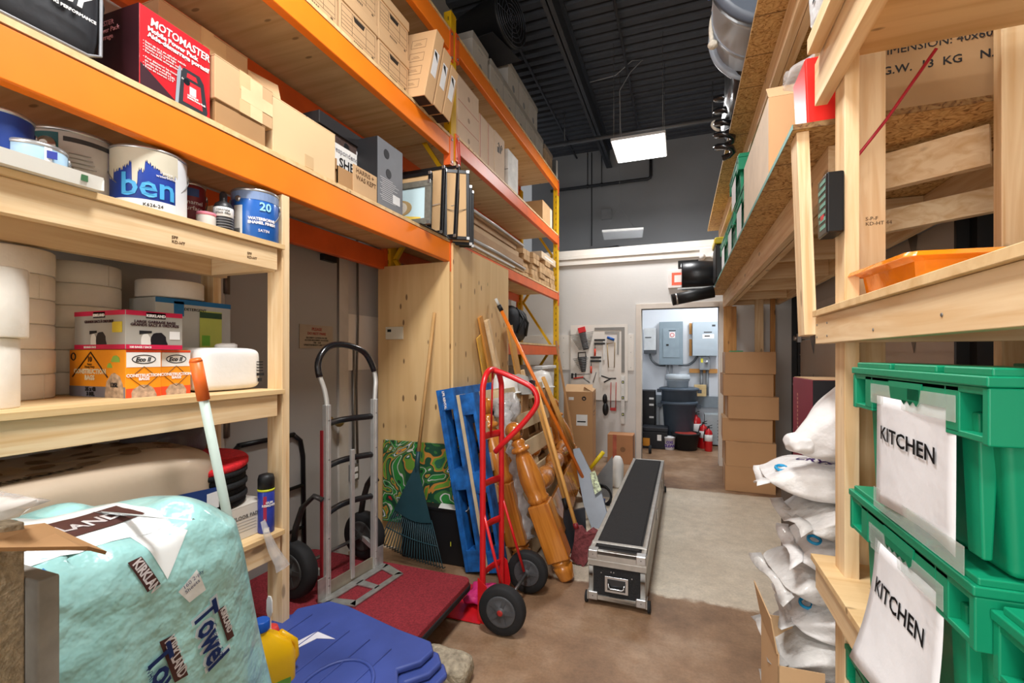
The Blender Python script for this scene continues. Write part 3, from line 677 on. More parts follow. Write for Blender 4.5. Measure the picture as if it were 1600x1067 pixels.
# ------ bay two, middle level
Z2B = 3.0565
PK = M('D9BEA4', .8, noise=.03); 
t = carton('archive_carton', 'pale carton with red lines standing at the near end of the far bay, middle shelf', 'carton', -1.575, 3.10, 3.48, Z2B, .50, .34, PK, tape=False)
b = B()
for z in (.15, .31): b.box(.1702, -.19, z, .1708, .19, z + .004)
b.build('red_line', M('B4504A', .7), t); b = B()
for z in (.07, .23, .40): b.lathe((.1703, 0, z), [(.02, 0), (.018, .0006)], 14, 'x')
b.build('printing', M('a58a75', .7), t)
for k, (y0, y1, h, lb) in enumerate(((3.50, 3.66, .40, 'narrow pale carton with a red edge, second in the row on the far bay'), (3.665, 3.80, .395, 'narrow pale carton squeezed third in the row on the far bay'), (3.805, 4.05, .40, 'pale carton with a dark symbol, fourth in the row on the far bay'))):
    t = carton('archive_carton', lb, 'carton', -1.575 + .005 * k, y0, y1, Z2B, h, .34, PK, tape=False)
    if k < 2: patch(t, 'red_edge', (.1702, -(y1 - y0) / 2 + .002, .0), YP, ZP, .008, h, M('B4605A', .7))
    else:
        text(t, '↑↑', (.1703, -.06, h - .13), YP, ZP, .08, INK, name='symbol')
        b = B(); b.box(.1702, -.06, h - .17, .1708, -.01, h - .12); b.box(.1702, .0, h - .16, .1708, .03, h - .10); b.build('printing', M('4b4038', .7), t)
t = carton('white_carton', 'whitish marbled carton standing at the edge of the far bay', 'carton', -1.56, 4.13, 4.42, Z2B, .37, .22, M('DAD6D0', .7, noise=.12, scale=12), tape=False)
b = B(); b.box(-.111, -.147, .17, .111, -.1455, .176); b.build('seam', M('6d675f', .8), t)
t = carton('cardboard_box', 'brown box with pale edges at the far end of the middle shelf', 'box', -1.60, 5.45, 5.90, Z2B, .30, .42, M('C69F73', .8, noise=.04), tape=False)
patch(t, 'white_edge', (.2103, .12, .01), YP, ZP, .09, .28, M('DDD2C0', .7))
# ------ top level : white file boxes
Z3 = 3.7965
WF = M('C9C6C1', .75, noise=.03); WFD = M('A9A6A1', .75, noise=.04)
g = 'white file boxes on the top shelf'
row = [(3.42, 0, 'white file box alone at the near end of the top shelf'), (3.80, 0, 'first white file box of the lower row with a dark mark on its side'), (4.14, 0, 'second white file box of the lower row on the top shelf'), (4.48, 0, 'third white file box of the lower row on the top shelf'), (4.82, 0, 'fourth white file box of the lower row on the top shelf'), (5.16, 0, 'last white file box of the lower row on the top shelf'), (4.30, 1, 'nearest and tallest white file box in the upper row on the top shelf'), (4.64, 1, 'middle white file box of the upper row on the top shelf'), (4.98, 1, 'farthest white file box of the upper row on the top shelf')]
for y, j, lb in row:
    filebox(lb, -1.60 - .02 * j, y, y + .33, Z3 + .31 * j, .31, .36, WF, WFD, g, mark=1, hole=False)
t = filebox('beige lidded file box at the far end of the top shelf', -1.60, 5.55, 5.93, Z3, .30, .34, M('CBB091', .8), M('9E8F80', .8), hole=False)
t = thing('light_fixture', 'small upright pale metal fixture standing at the far end of the top shelf', 'fixture', (-1.60, 5.99, Z3))
B().box(-.06, -.03, 0, .03, .02, .26).build('casing', M('6d7073', .5), t, bevel=.004); B().box(.031, -.02, .01, .05, .015, .25).build('tube', M('E6E6E4', .4), t, bevel=.006)
# ------ lower shelf of far bay
Z1B = 2.2865
def flatpack(label, y0, y1, z0, h, x1=-1.57, mat=KRAFT, wrap=True, d=.42, rx=0, name='flat_pack', lump=0):
    t = thing(name, label, 'flat pack', (x1 - d / 2, (y0 + y1) / 2, z0), 0, None, rot=(rx, 0, 0))
    sy = y1 - y0
    B().box(-d / 2, -sy / 2, 0, d / 2, sy / 2, h).build('board', mat, t, bevel=.004)
    if wrap:
        B().blob((0, 0, h + .008), (d * 1.0, sy * 1.0, .022), len(label), 10, .06, .4).build('wrapping', M('D6D8D8', .25, noise=.06, coat=.4), t)
        b = B(); b.tube([(d / 2 + .004, -sy / 2, h * .8), (d / 2 + .008, 0, h * .95), (d / 2 + .004, sy / 2, h * .75)], .012, 8); b.build('wrapped_edge', M('C9CBCC', .3, coat=.3), t)
    return t
BR2 = M('B08E6B', .8, noise=.08, scale=6); BR3 = M('C2A380', .8, noise=.08, scale=6)
flatpack('bottom white board of the flat stack on the plywood sheet', 3.12, 4.25, Z1B, .018, mat=M('D5D6D4', .5), wrap=False, x1=-1.53)
flatpack('long plastic-wrapped flat pack low in the stack on the far bay', 3.10, 4.60, Z1B + .02, .05, mat=BR3, x1=-1.55)
flatpack('torn brown paper pack in the middle of the flat stack', 3.14, 4.62, Z1B + .094, .07, mat=BR2, wrap=False)
flatpack('brown flat pack with white edges above the torn paper pack', 3.12, 4.50, Z1B + .166, .05, mat=BR3, wrap=False, x1=-1.58)
flatpack('thin brown board pack just under the wrapped one', 3.14, 4.40, Z1B + .218, .05, mat=BR2, wrap=False, x1=-1.57)
flatpack('topmost bubble-wrapped flat pack on the far bay', 3.10, 4.55, Z1B + .27, .03, mat=BR3, x1=-1.55)
q = at(795, 375, X=-1.75)
t = thing('blue_bag', 'crumpled bright blue plastic bag between the flat packs and small boxes', 'bag', (-1.82, 4.86, Z1B + .30))
B().blob((0, 0, .075), (.2, .22, .15), 5, 12, .25, .8).build('bag', M('1F62C8', .3, noise=.1, coat=.3), t)
B().blob((-.02, .0, -.15), (.3, .2, .295), 8, 10, .06, .4).build('contents', M('2B3038', .6), t)
rnd = random.Random(4); k = 0
for ci, (y, n, x1) in enumerate(((4.68, 5, -1.60), (4.93, 5, -1.565), (5.17, 4, -1.56), (5.40, 5, -1.565), (5.64, 4, -1.56))):
    z = Z1B
    for j in range(n):
        h = .062; off = rnd.uniform(-.015, .015)
        t = thing('small_carton', '%s small flat brown carton, %s' % (['bottom', 'second', 'third', 'fourth', 'topmost'][j], ['in the nearest pile behind the flat packs', 'in the stepped pile beside the blue bag', 'in the middle pile of small cartons', 'in the second pile from the yellow upright', 'in the pile touching the yellow upright'][ci]), 'carton', (x1 - .16 + off, y + .115, z), rnd.uniform(-.03, .03), 'small flat cartons on the far bay')
        B().box(-.16, -.112, 0, .16, .112, h - .002).build('body', M('BE9A70', .8, noise=.06, scale=5) if (j + ci) % 2 else M('CBA77C', .8, noise=.06, scale=5), t, bevel=.003)
        b = B(); b.box(-.161, -.003, .0, .161, .003, h - .001); b.build('seam', M('8b6a45', .8), t); z += h
t = thing('long_carton', 'long pale carton lying on the small flat cartons by the upright', 'carton', (-1.66, 5.6, Z1B + .062 * 5 + .002))
B().box(-.1, -.33, 0, .1, .33, .085).build('body', M('D8C2A5', .8), t, bevel=.003); b = B(); b.box(.1, -.2, .03, .1012, .2, .05); b.build('label', WHITE, t)
# black backpack and cushion on the rack's lowest shelf
t = thing('black_backpack', 'black bag slumped on the low orange shelf behind the poles', 'bag', (-1.78, 4.75, 1.566))
B().blob((0, 0, .2), (.34, .52, .40), 11, 12, .08, .7).build('body', M('22242A', .7, noise=.1, bump=.4), t)
b = B(); b.tube([(.15, -.15, .1), (.2, -.1, .25), (.1, -.05, .38)], .014, 6); b.tube([(.16, .1, .08), (.2, .05, .22), (.12, 0, .36)], .014, 6); b.build('strap', BLACK, t)
t = thing('storage_bin', 'white plastic bin low on the floor under the orange shelf by the back wall', 'bin', (-1.75, 5.45, 0.002))
b = B(); b.box(-.22, -.3, 0, .22, .3, 1.28, (.03, .03)); b.build('body', M('DADAD8', .5), t, bevel=.01)
B().box(-.24, -.32, 1.26, .24, .32, 1.30).build('rim', M('E4E4E2', .5), t, bevel=.008)
# ================================================================ WOODEN SHELVING, LEFT
SX, SB, SY0, SY1 = -1.546, -2.05, -.35, 1.49
SHL = [(1.885, 'upper'), (1.290, 'mid'), (.712, 'low')]
t = thing('wooden_shelving', 'open pine shelving unit of boards on posts below the orange beam at the left', 'shelving', (SX, 1.45, 0))
def Ws(p): return (p[0] - SX, p[1] - 1.45, p[2])
for x0, x1 in ((SX - .085, SX - .003), (SB + .02, SB + .10)):
    for y in (1.452, .55, SY0):
        if y == .55 and x0 > -1.7: continue
        B().box(*Ws((x0, y, 0)), *Ws((x1, y + .038, 2.098))).build('post', WZ, t, bevel=.002)
for z, n in SHL:
    B().box(*Ws((-2.262, SY0, z - .019)), *Ws((SX + .014, 1.451, z))).build('shelf_board', PLYY, t, bevel=.001)
    B().box(*Ws((SX - .038, SY0, z - .108)), *Ws((SX, 1.425 if z > 1 else 1.44, z - .0195))).build('rail', WY, t, bevel=.002)
    B().box(*Ws((SB + .10, SY0, z - .108)), *Ws((SB + .138, 1.49, z - .0195))).build('rail', WY, t, bevel=.002)
    B().box(*Ws((SB + .14, 1.413, z - .108)), *Ws((SX - .04, 1.451, z - .0195))).build('cross_rail', WX, t, bevel=.002)
for y, z in ((1.12, 1.80), (.68, 1.82), (.35, 1.22)): pass
for px, py in ((268, 378), (386, 402)):
    q = at(px, py, X=SX); text(t, 'SPF\nKD-HT', (.0, q.y - 1.45, q.z + .012), YP, ZP, .014, M('5B3F28', .7, noise=0), name='grade_stamp')
# ------ paint cans
CANM = M('BFC1C2', .3, .8, noise=.05)
def can(name, label, px, X, z, r, h, body, lidm=None, wire=True, cat='paint can', bands=(), y=None, tags=True):
    Y = at(px, 400, X=X).y if y is None else y
    t = thing(name, label, cat, (X, Y, z), math.atan2(-Y, -X) )
    b = B(); b.lathe((0, 0, 0), [(r * .97, 0), (r, .004), (r, h - .006), (r * .985, h - .003)], 36); b.build('body', body, t)
    b = B(); b.lathe((0, 0, h - .008), [(r * 1.015, 0), (r * 1.03, .003), (r * 1.03, .008), (r * .98, .012), (r * .94, .006), (r * .9, .005)], 36); b.build('rim', lidm or CANM, t)
    for (z0, z1, a0, a1, m, nm) in bands:
        b = B(); n = 18; b.closed = True
        R = [[((r + e) * math.cos(a0 + (a1 - a0) * k / n), (r + e) * math.sin(a0 + (a1 - a0) * k / n), zz) for e, zz in ((.0004, z0), (.001, z0), (.001, z1), (.0004, z1))] for k in range(n + 1)]
        b.rings(R, True, False); b.build(nm, m, t)
    if wire:
        b = B(); s = 1
        b.lathe((0, r, h * .78), [(.011, 0), (.011, .004), (.005, .006)], 12, 'y'); b.lathe((0, -r - .006, h * .78), [(.005, 0), (.011, .002), (.011, .006)], 12, 'y'); b.build('handle_ear', CANM, t)
        B().tube([(math.sin(a) * r * .35 + r * .55 * math.sin(a) , (r + .006) * math.cos(a), h * .78 - math.sin(a) * h * .55) for a in [PI * k / 14 for k in range(15)]], .0018, 6).build('wire_handle', STEEL, t)
    return t
def wrap_text(t, s, r, ang, z, size, mat, name='lettering', bold=0, lsp=1):
    d = Vector((math.cos(ang), math.sin(ang), 0)); rt = Vector((-math.sin(ang), math.cos(ang), 0))
    o = text(t, s, d * (r + .0008) + ZP * z, rt, ZP, size, mat, name=name, bold=bold, align='CENTER', lsp=lsp)
    for v in o.data.vertices:   # bend the letters round the can
        p = v.co; u = p.dot(rt); rad = p.dot(d) ; a = ang + u / r; v.co = Vector((rad * math.cos(a), rad * math.sin(a), p.z))
    return o
Zu = 1.8855
LB = M('A9CCE6', .4, noise=.12, scale=10); DB = M('1F3F8F', .4, noise=.04); 
can('paint_can', 'dark blue can cut off by the left edge of the picture on the top shelf', -6, -1.68, Zu, .07, .17, DB)
t = can('paint_can', 'short light blue can behind the white tray on the top shelf', 56, -1.63, Zu, .062, .10, LB, bands=[(.03, .1, .25, .5, M('E9EFF5', .5), 'label')])
wrap_text(t, 'Multi', .062, .0, .035, .024, M('E9EEF3', .5, noise=0)); 
b = B(); b.box(.0588, .02, .065, .0605, .04, .085); b.build('logo', M('2F3F9A', .5), t)
t = can('paint_can', 'large grey-labelled can with a teal panel, its wire handle slanting down', 118, -1.79, Zu, .107, .215, M('C2BFB9', .45, noise=.1, scale=14), bands=[(.005, .2, -1.1, -.35, M('175B62', .5), 'teal_panel'), (.178, .192, -.25, .8, M('3a3a3b', .5), 'printed_band')], wire=False)
B().tube([(.1, -.02, .125), (.115, .02, .06), (.105, .06, .02)], .0018, 6).build('wire_handle', STEEL, t)
b = B(); b.lathe((0, 0, 0), [(.026, 0), (.026, .004), (.016, .006), (.012, .012)], 18, 'x'); b.build('handle_ear', CHROME, t, loc=(.085, -.062, .16)).rotation_euler = (0, 0, -.6)
b = B()
for k in range(9): b.cb((.109, 0.01, .04 + k * .013), (.001, .05 + (k * 7 % 4) * .008, .003))
b.build('fine_print', M('8b8984', .6), t)
t = can('paint_can', 'large blue can lettered ben with cream paint dripped down its front', 233, -1.66, Zu, .102, .20, M('1E3F9C', .35, noise=.03), bands=[(.0, .035, -.9, .9, M('E4E7EA', .5), 'bottom_band'), (.0, .19, .72, 1.5, M('DDE1E6', .5), 'white_panel')])
wrap_text(t, 'ben', .1022, -.02, .045, .10, M('4AA7E0', .4, noise=0), name='brand_lettering', bold=.0015)
wrap_text(t, 'K626-24', .1022, .1, .014, .015, INK)
wrap_text(t, 'interior\nwaterborne', .1022, .45, .125, .012, WT)
b = B(); CREAM = M('CDC6B2', .5, noise=.06)
rnd = random.Random(9); n = 130
ring0 = []; ring1 = []
for k in range(n + 1):
    a = -1.25 + 2.05 * k / n; u = k / n; dr = .058 + rnd.uniform(-.008, .008) + .018 * math.sin(u * 9) + (.075 if .40 < u < .47 else .03 if .47 <= u < .56 else 0) + (.03 if u < .12 else 0)
    ring0.append(a); ring1.append(dr)
vs = []; fs = []
for k in range(n + 1):
    a = ring0[k]; r_ = .1036
    vs += [(r_ * math.cos(a), r_ * math.sin(a), .196), (r_ * math.cos(a), r_ * math.sin(a), .196 - ring1[k])]
for k in range(n): fs.append((2 * k + 1, 2 * k + 3, 2 * k + 2, 2 * k))
b.closed = False; b.add(vs, fs); b.build('dripped_paint', CREAM, t, solid=.0008)
t = can('paint_can', 'dark red enamel can between the ben can and the small jar', 296, -1.76, Zu, .052, .19, M('7A2229', .4, noise=.1), bands=[(.14, .17, -.5, .6, M('2B4A86', .5), 'label')])
wrap_text(t, 'Enamel\nsurface', .052, .25, .11, .022, WT)
t = can('small_tin', 'small white tin with a pink lid beside the black bottle', 322, -1.635, Zu, .031, .062, M('D9D6D2', .5, noise=.05), lidm=M('D77F90', .5), wire=False, cat='tin')
t = thing('squeeze_bottle', 'black squeeze bottle with white label next to the right-hand blue can', 'bottle', (-1.62, at(349, 400, X=-1.62).y, Zu), math.atan2(-1.3, 1.62))
BT = M('28292C', .4)
B().lathe((0, 0, 0), [(.03, 0), (.033, .006), (.033, .10), (.026, .115), (.013, .125), (.013, .15), (.008, .16)], 24).build('body', BT, t)
b = B(); b.lathe((0, 0, .062), [(.0332, 0), (.0338, .001), (.0338, .034), (.0332, .035)], 24); b.build('label', M('E7E7E4', .5), t)
wrap_text(t, 'concrete\ncrack filler', .0338, .0, .083, .012, INK)
b = B()
for k in range(5): b.lathe((0, 0, .012 + k * .01), [(.0332, 0), (.0336, .0006), (.0336, .0018), (.0332, .0024)], 24)
b.build('printed_lines', M('8a8c90', .6), t)
t = can('paint_can', 'blue can marked 20 against the pine post at the right end of the top shelf', 399, -1.625, Zu, .085, .195, M('1F62B8', .3, noise=.12, scale=5, coat=.3), bands=[(.155, .19, -1.6, 1.6, M('7C92B8', .35, noise=.15, scale=8), 'silver_top'), (.01, .13, -1.0, -.55, M('E3E3DF', .5), 'barcode_label')])
wrap_text(t, '20', .0865, .42, .115, .045, M('9FE0F2', .5, noise=0), bold=.001); wrap_text(t, 'WATERBORNE\nENAMEL FINISH', .0858, .3, .075, .015, WT, bold=.0006); wrap_text(t, 'SATIN', .0858, .35, .03, .015, WT)
b = B()
for k in range(9): b.cb((.0, 0, .035), (.001, .0012 if k % 2 else .0022, .03)); 
b = B()
for k in range(8):
    a = -.95 + k * .04; b.tube([(.0868 * math.cos(a), .0868 * math.sin(a), .016), (.0868 * math.cos(a), .0868 * math.sin(a), .04)], .0008, 4)
b.build('barcode', INK, t)
b = B(); b.lathe((0, 0, 0), [(.012, 0), (.012, .004), (.006, .006)], 14, 'x'); b.build('handle_button', CHROME, t, loc=(.062, -.058, .155)).rotation_euler = (0, 0, -.75)
# white plastic tray along the shelf edge
t = thing('plastic_tray', 'long white plastic channel tray lying along the front edge of the top shelf', 'tray', (-1.53, .52, 1.886))
b = B(); b.prism([(-.03, -.4, .0), (.022, -.4, .0), (.03, -.4, .035), (.026, -.4, .036), (.018, -.4, .005), (-.03, -.4, .005)], (0, .68, 0)); b.build('channel', M('EDEDE6', .35, noise=.02), t)
B().box(-.03, .278, .0, .028, .282, .03).build('end_cap', M('EDEDE6', .35), t)
b = B(); b.box(.026, .23, .012, .0285, .245, .03); b.box(.028, -.15, .022, .0285, -.05, .026); b.build('clip', M('3A6B45', .5), t)
# ------ paper rolls on the middle shelf
Zm = 1.2905; PAP = M('E6DFD4', .9, noise=.03, scale=18, bump=.12, bscale=70); PAPD = M('CFC4B4', .9, noise=.03)
g = 'jumbo paper rolls on the middle shelf'
def roll(label, x, y, z, r, h, group=g, name='paper_roll'):
    t = thing(name, label, 'paper roll', (x, y, z), (x * 7 + z * 9) % 3, group)
    b = B(); b.lathe((0, 0, 0), [(.03, .001), (r * .97, 0), (r, .004), (r * 1.002, h * .5), (r, h - .004), (r * .97, h), (.03, h - .001)], 40); b.build('paper', PAP, t)
    b = B(); b.lathe((0, 0, -.0), [(.024, .001), (.029, .001), (.029, h - .001), (.024, h - .001)], 20); b.build('core', M('A98D6A', .8), t)
    b = B(); b.cb((r + .0006, .0, h / 2), (.0016, .002, h * .96)); b.build('loose_edge', PAPD, t)
    return t
nm6 = ['bottom', 'second from the bottom', 'third from the bottom', 'fourth from the bottom', 'second from the top', 'topmost']
for k in range(6):
    roll('%s jumbo paper roll of the stack behind the garbage bag box' % nm6[k], -2.132, 1.052, Zm + k * .0795, .128, .0785)
for k in range(6):
    roll('%s jumbo paper roll of the rear stack at the left edge' % nm6[k], -2.02, .80, Zm + k * .0795, .124, .0785)
for k in range(2):
    roll(['lower tall paper towel roll at the left edge of the middle shelf', 'upper tall paper towel roll at the left edge, sticking out'][k], -1.69, .655, Zm + k * .185, [.05, .066][k], .184, 'tall paper rolls at the left edge', 'paper_towel_roll')
# white/blue box with stickers
t = thing('cleaner_box', 'grey and blue printed box with a green sticker behind the garbage bag boxes', 'retail box', (-2.01, 1.33, Zm))
B().box(-.08, -.13, 0, .08, .19, .37).build('body', M('BCC0BE', .6, noise=.05), t, bevel=.003)
b = B(); b.box(.08, -.13, .35, .0808, .19, .37); b.box(.08, -.06, .30, .0808, -.02, .36); b.box(.08, .05, 0.04, .0808, .19, .06); b.build('blue_band', M('1F6FA8', .5), t)
patch(t, 'sticker', (.0812, .045, .16), YP, ZP, .10, .17, M('BFCB63', .6)); patch(t, 'sticker', (.082, .055, .18), YP, ZP, .035, .045, M('6FB53A', .6)); patch(t, 'sticker_header', (.082, .045, .30), YP, ZP, .10, .025, M('2E4F38', .6))
text(t, 'DETERGENT', (.0812, -.02, .325), YP, ZP, .017, INK)
roll('loose jumbo paper roll lying on the grey and blue box, its end unrolled', -2.02, 1.315, Zm + .3745, .118, .07, None)
# garbage bag boxes
def print_box(name, label, x1, y0, y1, z0, h, d, m, cat='retail box', rz=0, **k):
    t = thing(name, label, cat, (x1 - d / 2, (y0 + y1) / 2, z0), rz, k.get('group')); sy = y1 - y0
    B().box(-d / 2, -sy / 2, 0, d / 2, sy / 2, h).build('body', m, t, bevel=.0015)
    return t
g = 'boxes of orange construction bags'
OG = M('F39A1E', .45, noise=.1, scale=5); RO = M('E9502A', .45, noise=.05)
def diamond(t, c, r, up, w_, h_, m, name, th=.003):
    c = Vector(c); r = Vector(r); n = r.cross(ZP).normalized(); P = [c + r * w_, c + ZP * h_, c - r * w_, c - ZP * h_]
    b = B(); b.tube([p + n * .0008 for p in P], th, 4, close=True, smooth=False); return b.build(name, m, t)
def heap(t, c, r, w_, h_, m, name, seed=1):
    c = Vector(c); r = Vector(r); n = r.cross(ZP).normalized(); rnd = random.Random(seed)
    P = [c + r * (w_ * math.cos(a) * rnd.uniform(.9, 1.05)) + ZP * (h_ * max(-.15, math.sin(a)) * rnd.uniform(.9, 1.05)) for a in [k * 2 * PI / 20 for k in range(20)]]
    b = B(); b.prism(P, n * .0008); return b.build(name, m, t)
TRASH = M('B79E86', .6, noise=.35, scale=60)
for k, (y0, y1, x1) in enumerate(((.958, 1.066, -1.685), (1.075, 1.178, -1.70))):
    t = print_box('garbage_bag_box', ['nearer orange construction bag box, its long side showing', 'farther orange construction bag box behind the orange pole tip'][k], x1, y0, y1, Zm, .158, .30, OG, group=g)
    s = y1 - y0; x = .1502; y = -s / 2
    patch(t, 'white_panel', (x, y + .002, .10), YP, ZP, s - .004, .05, M('ECECEA', .5)); patch(t, 'red_band', (x, y + .001, .149), YP, ZP, s - .002, .008, RO)
    b = B(); b.closed = True; b.box(x, y + .001, .0, x + .0006, s / 2 - .001, .03); b.build('red_base', RO, t)
    b = B(); b.tube([(x + .0012, (s * .33) * math.cos(a), .126 + .014 * math.sin(a)) for a in [k2 * 2 * PI / 20 for k2 in range(20)]], .0016, 4, close=True); b.build('oval_logo', INK, t)
    text(t, 'Eco II', (x + .0008, -.026, .119), YP, ZP, .02, INK, bold=.0006, shear=.25)
    diamond(t, (x, 0, .066), YP, ZP, s * .38, .036, M('5a3415', .6), 'diamond_outline', .0012)
    text(t, 'CONSTRUCTION\nBAGS', (x + .0006, 0, .068), YP, ZP, .0135, WT, bold=.0006, align='CENTER', lsp=.85)
    heap(t, (x, 0, .004), YP, s * .36, .038, TRASH, 'printed_bag', k)
    # long side facing the camera
    y = -s / 2 - .0002
    b = B(); b.box(-.149, y - .0006, .0, .149, y, .035); b.build('grey_base', M('7C7A86', .5, noise=.1), t)
    b = B(); b.tube([(-.13, y - .001, .066), (-.03, y - .001, .15), (.06, y - .001, .066)], .0025, 4); b.build('triangle_outline', M('4a2a12', .6), t)
    text(t, 'CONSTRUCTION\nBAGS', (-.035, y - .0004, .078), XP, ZP, .022, M('E9D9B8', .6, noise=0), bold=.001, align='CENTER', lsp=.95)
    text(t, '10', (-.035, y - .0004, .118), XP, ZP, .024, M('5c3a12', .6, noise=0), bold=.001, align='CENTER'); text(t, 'Super\nHeavy Duty', (-.035, y - .0004, .106), XP, ZP, .011, M('5c3a12', .6, noise=0), align='CENTER', lsp=.8)
    text(t, '35 x 48\n3 MIL', (-.03, y - .001, .02), XP, ZP, .018, INK, bold=.001, align='CENTER', lsp=.9)
    heap(t, (.095, y, .004), XP, .05, .08, TRASH, 'printed_bag', 3); text(t, '135L', (.095, y - .0014, .035), XP, ZP, .02, INK, bold=.0006, align='CENTER')
    heap(t, (.10, y, .12), XP, .022, .02, M('8FB54A', .6), 'printed_leaf', 5); heap(t, (.07, y, .1), XP, .013, .014, M('8FB54A', .6), 'printed_leaf', 6); b = B(); b.tube(arc((-.125, y - .001, .135), .012, 0, 2 * PI, 14), .002, 4, close=True); b.build('round_logo', INK, t)
GY_ = M('A6A39C', .45, noise=.05); PINK = M('C81F4A', .45)
t = print_box('garbage_bag_box', 'wide silver and crimson box of large garbage bags on top of the orange boxes', -1.68, .955, 1.135, Zm + .1595, .128, .27, GY_)
s = .18; x = .1352
for z0 in (0, .112): 
    patch(t, 'crimson_band', (x, -s / 2 + .001, z0), YP, ZP, s - .002, .0155, PINK); patch(t, 'crimson_band', (-.134, -s / 2 - .0002, z0), XP, ZP, .268, .0155, PINK)
for sd, o, r in ((0, Vector((x, 0, 0)), YP), (1, Vector((0, -s / 2 - .0002, 0)), XP)):
    patch(t, 'brand_plate', o + r * -.03 + ZP * .104, r, ZP, .062, .02, INK)
    n = r.cross(ZP)
    text(t, 'KIRKLAND', o + r * .001 + ZP * .109 + n * .0012, r, ZP, .0125, WT, bold=.0006, align='CENTER')
    text(t, 'LARGE GARBAGE BAGS\nGRANDS SACS À ORDURES' if sd == 0 else 'GRANDS SACS À ORDURES', o + ZP * .088 + n * .0006, r, ZP, .0125, M('3b2028', .5, noise=0), align='CENTER', lsp=.85, bold=.0003)
    heap(t, o + r * .01 + ZP * .018, r, .028, .042, M('1E1D22', .3), 'printed_bag', 2); heap(t, o + r * -.03 + ZP * .018, r, .016, .036, M('D9D8D2', .5), 'printed_bin', 2)
    b = B(); b.prism([o + n * .0004 + r * u + ZP * v for u, v in ((-.05, .05), (-.012, .055), (-.012, .062), (-.05, .062))], n * .0008); b.build('printed_lid', INK, t)
    text(t, '100 BAGS / SACS', o + r * -.08 + ZP * .004 + n * .001, r, ZP, .009, WT, bold=.0003)
patch(t, 'price_label', (x + .0006, .045, .035), YP, ZP, .035, .028, M('E8E8E8', .6)); patch(t, 'yellow_label', (.07, -s / 2 - .0006, .055), XP, ZP, .05, .035, M('D2B93A', .5))
# white folded towel pack
t = thing('towel_pack', 'long rounded white wrapped pack lying at the right of the middle shelf', 'pack', (-1.765, 1.318, Zm))
B().blob((0, 0, .085), (.24, .262, .17), 2, 14, .012, .3).build('pack', M('E9E9E7', .45, noise=.02, bump=.15, bscale=30), t, sub=1)
b = B()
for k in range(4): b.box(.1185, .095, .11 - k * .012, .1195, .125, .114 - k * .012)
b.box(.1185, .095, .055, .1195, .13, .066); b.box(.1185, .10, .03, .1195, .12, .045); b.build('printing', INK, t)
B().blob((.02, .04, .175), (.03, .1, .03), 2, 6, .2, .9).build('wrapper_tail', M('F0F0F0', .3), t)
# ------ bottom shelf
Zl = .7125
BEI = M('C7B39C', .4, noise=.05, scale=4, bump=.5, bscale=5, coat=.4)
t = thing('toilet_paper_pack', 'large beige plastic-wrapped toilet paper pack with brown dots on the lowest shelf', 'pack', (-1.80, .80, Zl), .12)
b = B(); b.blob((0, -.02, .19), (.50, .90, .40), 6, 26, .04, .28); b.crumple(.014, 6, 2); TPW = b.build('wrapping', BEI, t, sub=1)
def wrapz(o, off=.002):
    md = o.modifiers.new('wrap', 'SHRINKWRAP'); md.target = TPW; md.wrap_method = 'PROJECT'; md.use_project_z = True; md.use_negative_direction = True; md.use_positive_direction = True; md.offset = off
b = B(); rnd = random.Random(2)
for i in range(4):
    for j in range(7):
        x, y = -.17 + i * .105, -.38 + j * .12 + (i % 2) * .05
        b.prism([(x + .028 * math.cos(a), y + .028 * math.sin(a), .5) for a in [k * PI / 7 for k in range(14)]], (0, 0, .0005))
wrapz(b.build('printed_pattern', M('8A7258', .6), t))
wrapz(text(t, 'KIRKLAND', (.19, -.2, .5), (0, 1, 0), (-1, 0, 0), .04, M('3b332e', .5, noise=0), bold=.001), .003); wrapz(text(t, 'ULTRA SOFT\n2-PLY 30 ROLLS', (.1, .18, .5), (0, 1, 0), (-1, 0, 0), .026, M('5b4b40', .5, noise=0)), .003)
patch(t, 'blue_band', (.252, .22, .20), (0, 1, -.1), ZP, .16, .05, M('1E3C77', .5)); patch(t, 'barcode_label', (.2535, .33, .16), (0, 1, 0), ZP, .05, .06, M('E6E6E6', .5))
t = thing('cloth_bag', 'grey cloth bundle in clear plastic at the back of the lowest shelf', 'bag', (-1.96, 1.26, Zl))
B().blob((0, 0, .37), (.22, .28, .17), 4, 12, .08, .7).build('bundle', M('55535C', .5, noise=.2, bump=.5, coat=.5), t, sub=1)
B().box(-.1, -.13, 0, .1, .12, .30).build('carton_below', KRAFTD, t)
g = 'floor pads stacked on the lowest shelf'
PADB = M('17181A', .95, noise=.2, scale=60, bump=.4, bscale=120)
for k in range(6):
    t = thing('floor_pad', ['bottom black round floor pad of the stack', 'second black floor pad from the bottom', 'third black floor pad from the bottom', 'third black floor pad below the red one', 'second black floor pad below the red one', 'black floor pad directly under the red pad'][k], 'floor pad', (-1.77 + .01 * (k % 2), 1.245, .846 + k * .024), k, g)
    B().lathe((0, 0, 0), [(.04, 0), (.165, 0), (.17, .006), (.17, .018), (.165, .023), (.04, .023)], 36).build('pad', PADB, t); B().lathe((0, 0, .0), [(.006, -.0), (.038, .0), (.038, .019), (.006, .019)], 20).build('centre_plug', BLACK, t)
t = thing('floor_pad', 'bright red round floor pad lying tilted on top of the black pads', 'floor pad', (-1.77, 1.245, .996), rot=(.05, .06, 0)); 
B().lathe((0, 0, 0), [(.04, 0), (.175, 0), (.18, .006), (.18, .02), (.175, .026), (.04, .026)], 40).build('pad', M('C81C24', .9, noise=.15, scale=60, bump=.3, bscale=120), t); B().lathe((0, 0, .0), [(.006, .0), (.038, .0), (.038, .022), (.006, .022)], 20).build('centre_plug', M('A5161D', .9), t)
